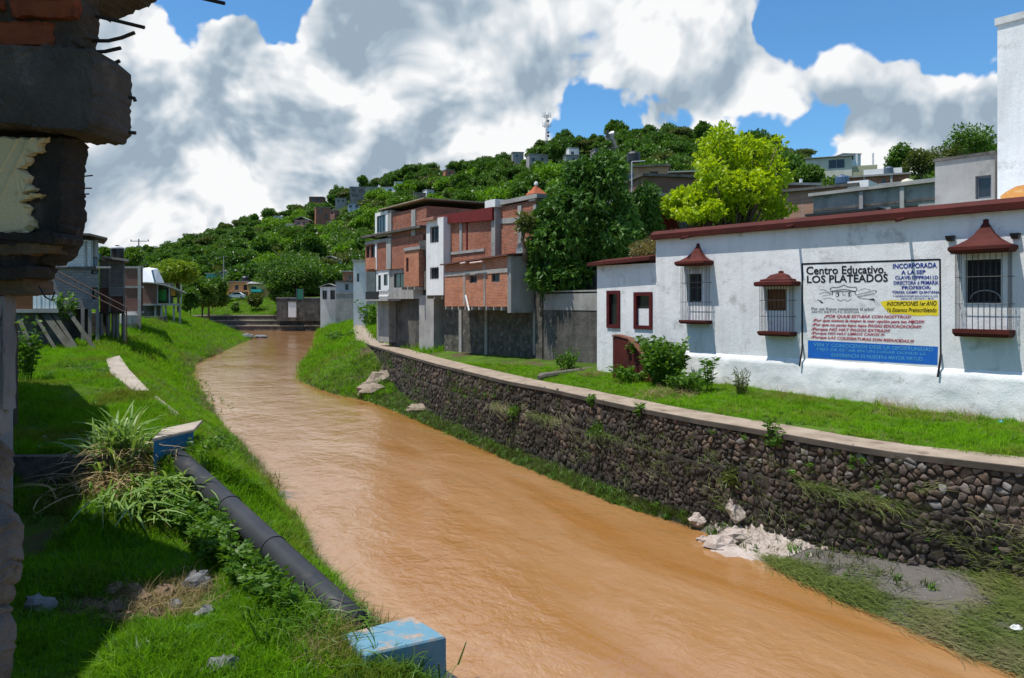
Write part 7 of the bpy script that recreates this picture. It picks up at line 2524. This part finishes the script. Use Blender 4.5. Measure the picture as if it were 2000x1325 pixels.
# coarser weeds scattered through the turf
pts = field(4200, lambda n: 7 + 34 * rng.random(n), lambda y: float(shoreL(y)) - rng.random() * 8, lambda x, y, z: float(fbm(x * .7, y * .7, 81, 3)) > .05)
o = scatter('turf_weeds', T_weed + T_wall[:1], pts, rots(len(pts), .3), rng.uniform(.6, 1.3, len(pts)))
tag(o, 'coarse weeds scattered through the turf of the left bank', 'weeds', kind='stuff')
pts = field(500, lambda n: 12 + 34 * rng.random(n), lambda y: float(xWall(y)) + pw(y) * 1.2 + rng.random() * 7, lambda x, y, z: x < 27.0 - .7813 * y - .2)
o = scatter('verge_weeds', T_weed + T_straw[:1], pts, rots(len(pts), .3), rng.uniform(.4, .9, len(pts)))
tag(o, 'low weeds scattered over the verge by the white house', 'weeds', kind='stuff')



# ---- rubble, rocks, litter
def rock(name, label, c, s, seed, mat, cat='stone', group=None, flat=.7, jag=.28):
    r = np.random.default_rng(seed)
    nu, nv = 9, 6
    rows = []
    for j in range(nv + 1):
        ph = math.pi * (.04 + .92 * j / nv) - math.pi / 2
        row = []
        for i in range(nu):
            th = 2 * math.pi * i / nu
            k = 1 + r.uniform(-jag, jag)
            row.append((c[0] + s * k * math.cos(ph) * math.cos(th), c[1] + s * k * .85 * math.cos(ph) * math.sin(th), c[2] + s * flat * k * math.sin(ph)))
        rows.append(row)
    m = MB(); m.rings(rows)
    return tag(m.build(name, mat), label, cat, group)


rock_g = stucco('grey_rock', (.24, .24, .25), (.15, .15, .155), (.08, .075, .07), s1=3, s2=11, bump=.9, bump_d=.04)
rock_b = stucco('brown_rubble', (.27, .19, .13), (.18, .12, .08), (.09, .07, .05), s1=4, s2=12, bump=.9, bump_d=.04)
rock_w = stucco('pale_limestone', (.60, .52, .47), (.46, .38, .33), (.25, .19, .15), s1=2.2, s2=7, bump=1.0, bump_d=.08)
rock_t = stucco('tan_rock', (.36, .30, .23), (.25, .20, .15), (.12, .10, .07), s1=2.2, s2=7, bump=1.0, bump_d=.08)
for k, (px, py, s, mt, lab) in enumerate(((386, 1150, .20, rock_g, 'angular grey boulder at the right end of the rubble'), (275, 1180, .15, rock_b, 'dark lump in the middle of the rubble patch'), (322, 1165, .15, rock_b, 'brown lump between the dark lump and the boulder'), (225, 1160, .13, rock_b, 'pale brown stone at the upper left of the rubble'), (222, 1195, .12, rock_b, 'stone at the lower left corner of the rubble'), (262, 1160, .11, rock_b, 'small brown stone at the rubble top'), (340, 1190, .10, rock_g, 'small grey flat stone at the rubble front'), (400, 1205, .12, rock_g, 'grey stone under the boulder in the rubble'), (300, 1205, .10, rock_b, 'brown stone at the rubble bottom edge'), (245, 1215, .11, rock_b, 'pale flat stone at the rubble lower left'), (75, 1195, .19, rock_g, 'dim stone lying in the building shade'), (435, 1318, .19, rock_g, 'grey stone at the bottom edge near the kerb'), (395, 1322, .10, rock_w, 'pale stone at the bottom edge left of the grey one'), (370, 1120, .08, rock_g, 'small stone above the boulder'))):
    q = gpt(px, py, -2.0)
    rock('rubble_stone', lab, (q.x, q.y, q.z + s * .4), s * 1.3, 200 + k, mt)
q = gpt(385, 1235, -2.05)
rock('moss_mound', 'blue-green moss covered lump in the near grass', (q.x, q.y, q.z + .03), .24, 231, plain('blue_moss', (.07, .16, .12), .9), 'mound', flat=.3, jag=.12)
for k, (px, py, z, s, fl, lab) in enumerate(((1368, 1022, -2.55, .20, .75, 'pale rounded rock at the left end of the white rock spill'), (1452, 1022, -2.3, .28, 1.0, 'large pale boulder against the stone wall foot'), (1410, 1060, -2.62, .34, .45, 'low white rock washed by the water'), (1440, 1045, -2.5, .26, .6, 'white rock in the middle of the spill'), (1480, 1030, -2.4, .17, .7, 'small white rock right of the large boulder'), (1375, 1050, -2.62, .14, .5, 'tiny pale rock at the water line'),
                                             (750, 762, -2.4, .95, .6, 'pale rock outcrop below the far end of the stone wall'), (725, 775, -2.6, .7, .5, 'pale rock at the water below the wall end'), (775, 750, -2.2, .7, .7, 'tan rock leaning on the far wall end'), (820, 806, -2.6, .6, .3, 'flat pale rock shelf at the water edge'), (1035, 890, -2.6, .32, .5, 'tan rock at the foot of the wall in the middle'), (480, 662, -2.65, .9, .4, 'dark wet stones at the tip of the far left bank'), (510, 660, -2.65, .8, .4, 'grey stone bar at the end of the far left bank'))):
    q = G(px, py, z)
    rock('pale_rock', lab, (q.x, q.y, max(min(hz(q.x, q.y), z + .25), ZW) + s * fl * .25), s * 1.3, 300 + k, rock_g if k > 10 else rock_t if k > 5 else rock_w, 'rock', flat=fl, jag=.24)
# broken white spill between the rocks
sp = thing('rock_spill', 'low spill of pale broken rock between the wall foot and the water', 'rock', tuple(G(1480, 1050, -2.4)))
V, Q = [], []
nu, nv = 64, 16
for i in range(nu):
    for j in range(nv):
        u, v = i / (nu - 1), j / (nv - 1)
        px = 1352 + 290 * u; wdt = (30 + 26 * math.sin(math.pi * u ** .8)) * (1 + .5 * float(vnoise(u * 9, 2.2, 71)))
        py = 1034 + 40 * u + (v - .5) * wdt
        q = G(px, py, -2.42)
        e = min(1, 4 * u, 6 * (1 - u)) * math.sin(math.pi * v) ** .6
        h = (.03 + .12 * (.5 + float(fbm(u * 15, v * 4.0, 72, 3)))) * e - .05 * (1 - e)
        V.append((q.x, q.y, max(min(hz(q.x, q.y), -2.15), ZW - .02) + h))
for i in range(nu - 1):
    for j in range(nv - 1):
        a = i * nv + j; Q.append((a, a + nv, a + nv + 1, a + 1))
link('rock_mass', npmesh('rock_mass', V, Q), rock_w, sp)
r = np.random.default_rng(5)
V, Q = [], []
for k in range(420):
    px = r.uniform(1400, 1640); py = 1012 + (px - 1400) * .17 + r.normal(0, 13) + 12
    q = G(px, py, -2.35); z = min(hz(q.x, q.y), -2.05); s = r.uniform(.04, .12)
    b0 = len(V)
    for (a, b_, c) in ((1, 0, 0), (-.3, .9, 0), (-.7, -.7, 0), (.1, .1, .9), (.8, .9, .35)):
        V.append((q.x + s * a + r.normal(0, s * .25), q.y + s * b_ + r.normal(0, s * .25), z + s * c * .9))
    Q += [(b0, b0 + 4, b0 + 3), (b0 + 4, b0 + 1, b0 + 3), (b0 + 1, b0 + 2, b0 + 3), (b0 + 2, b0, b0 + 3)]
o = link('broken_rock', npmesh('broken_rock', V, Q), rock_w); tag(o, 'spill of broken pale rock at the foot of the stone wall', 'rubble', kind='stuff')
V, Q = [], []
for k in range(500):
    y = r.uniform(9, 17); x = float(shoreR(y)) + r.random() * (float(xWall(y)) - float(shoreR(y))) * .8; z = hz(x, y); s = r.uniform(.01, .035)
    if r.random() < .5: x, y = x * .3 + .7 * G(1660, 1150, -2.4).x + r.normal(0, .25), y * .3 + .7 * G(1660, 1150, -2.4).y + r.normal(0, .25); z = hz(x, y)
    b0 = len(V)
    for (a, b_, c) in ((1, 0, 0), (-.3, .9, 0), (-.7, -.7, 0), (.1, .1, .9)):
        V.append((x + s * a, y + s * b_, z + s * c))
    Q += [(b0, b0 + 1, b0 + 3), (b0 + 1, b0 + 2, b0 + 3), (b0 + 2, b0, b0 + 3)]
o = link('gravel', npmesh('gravel', V, Q), rock_g); tag(o, 'grey pebbles on the muddy shingle', 'gravel', kind='stuff')
lit = plain('white_plastic', (.72, .74, .76), .5)
for k, (px, py, z, s, mt, lab) in enumerate(((1985, 1222, -2.3, .09, lit, 'crumpled white plastic litter on the flattened reeds at right'), (1655, 1148, -2.4, .06, lit, 'small white stone-like litter on the shingle'), (87, 930, -1.65, .06, lit, 'white plastic scrap in the shade of the building, upper'), (76, 957, -1.7, .055, lit, 'white plastic scrap in the shade of the building, lower'), (1955, 823, .12, .06, plain('blue_plastic', (.05, .35, .55), .5), 'blue plastic scrap by the white wall base'))):
    q = G(px, py, z); rock('litter', lab, (q.x, q.y, hz(q.x, q.y) + s * .5), s, 400 + k, mt, 'litter', flat=.5, jag=.3)
q = gpt(745, 671, .05); rock('dark_stone', 'small dark stone on the footpath by the pier', (q.x, q.y, .12), .2, 440, conc_d, 'stone', flat=.5)
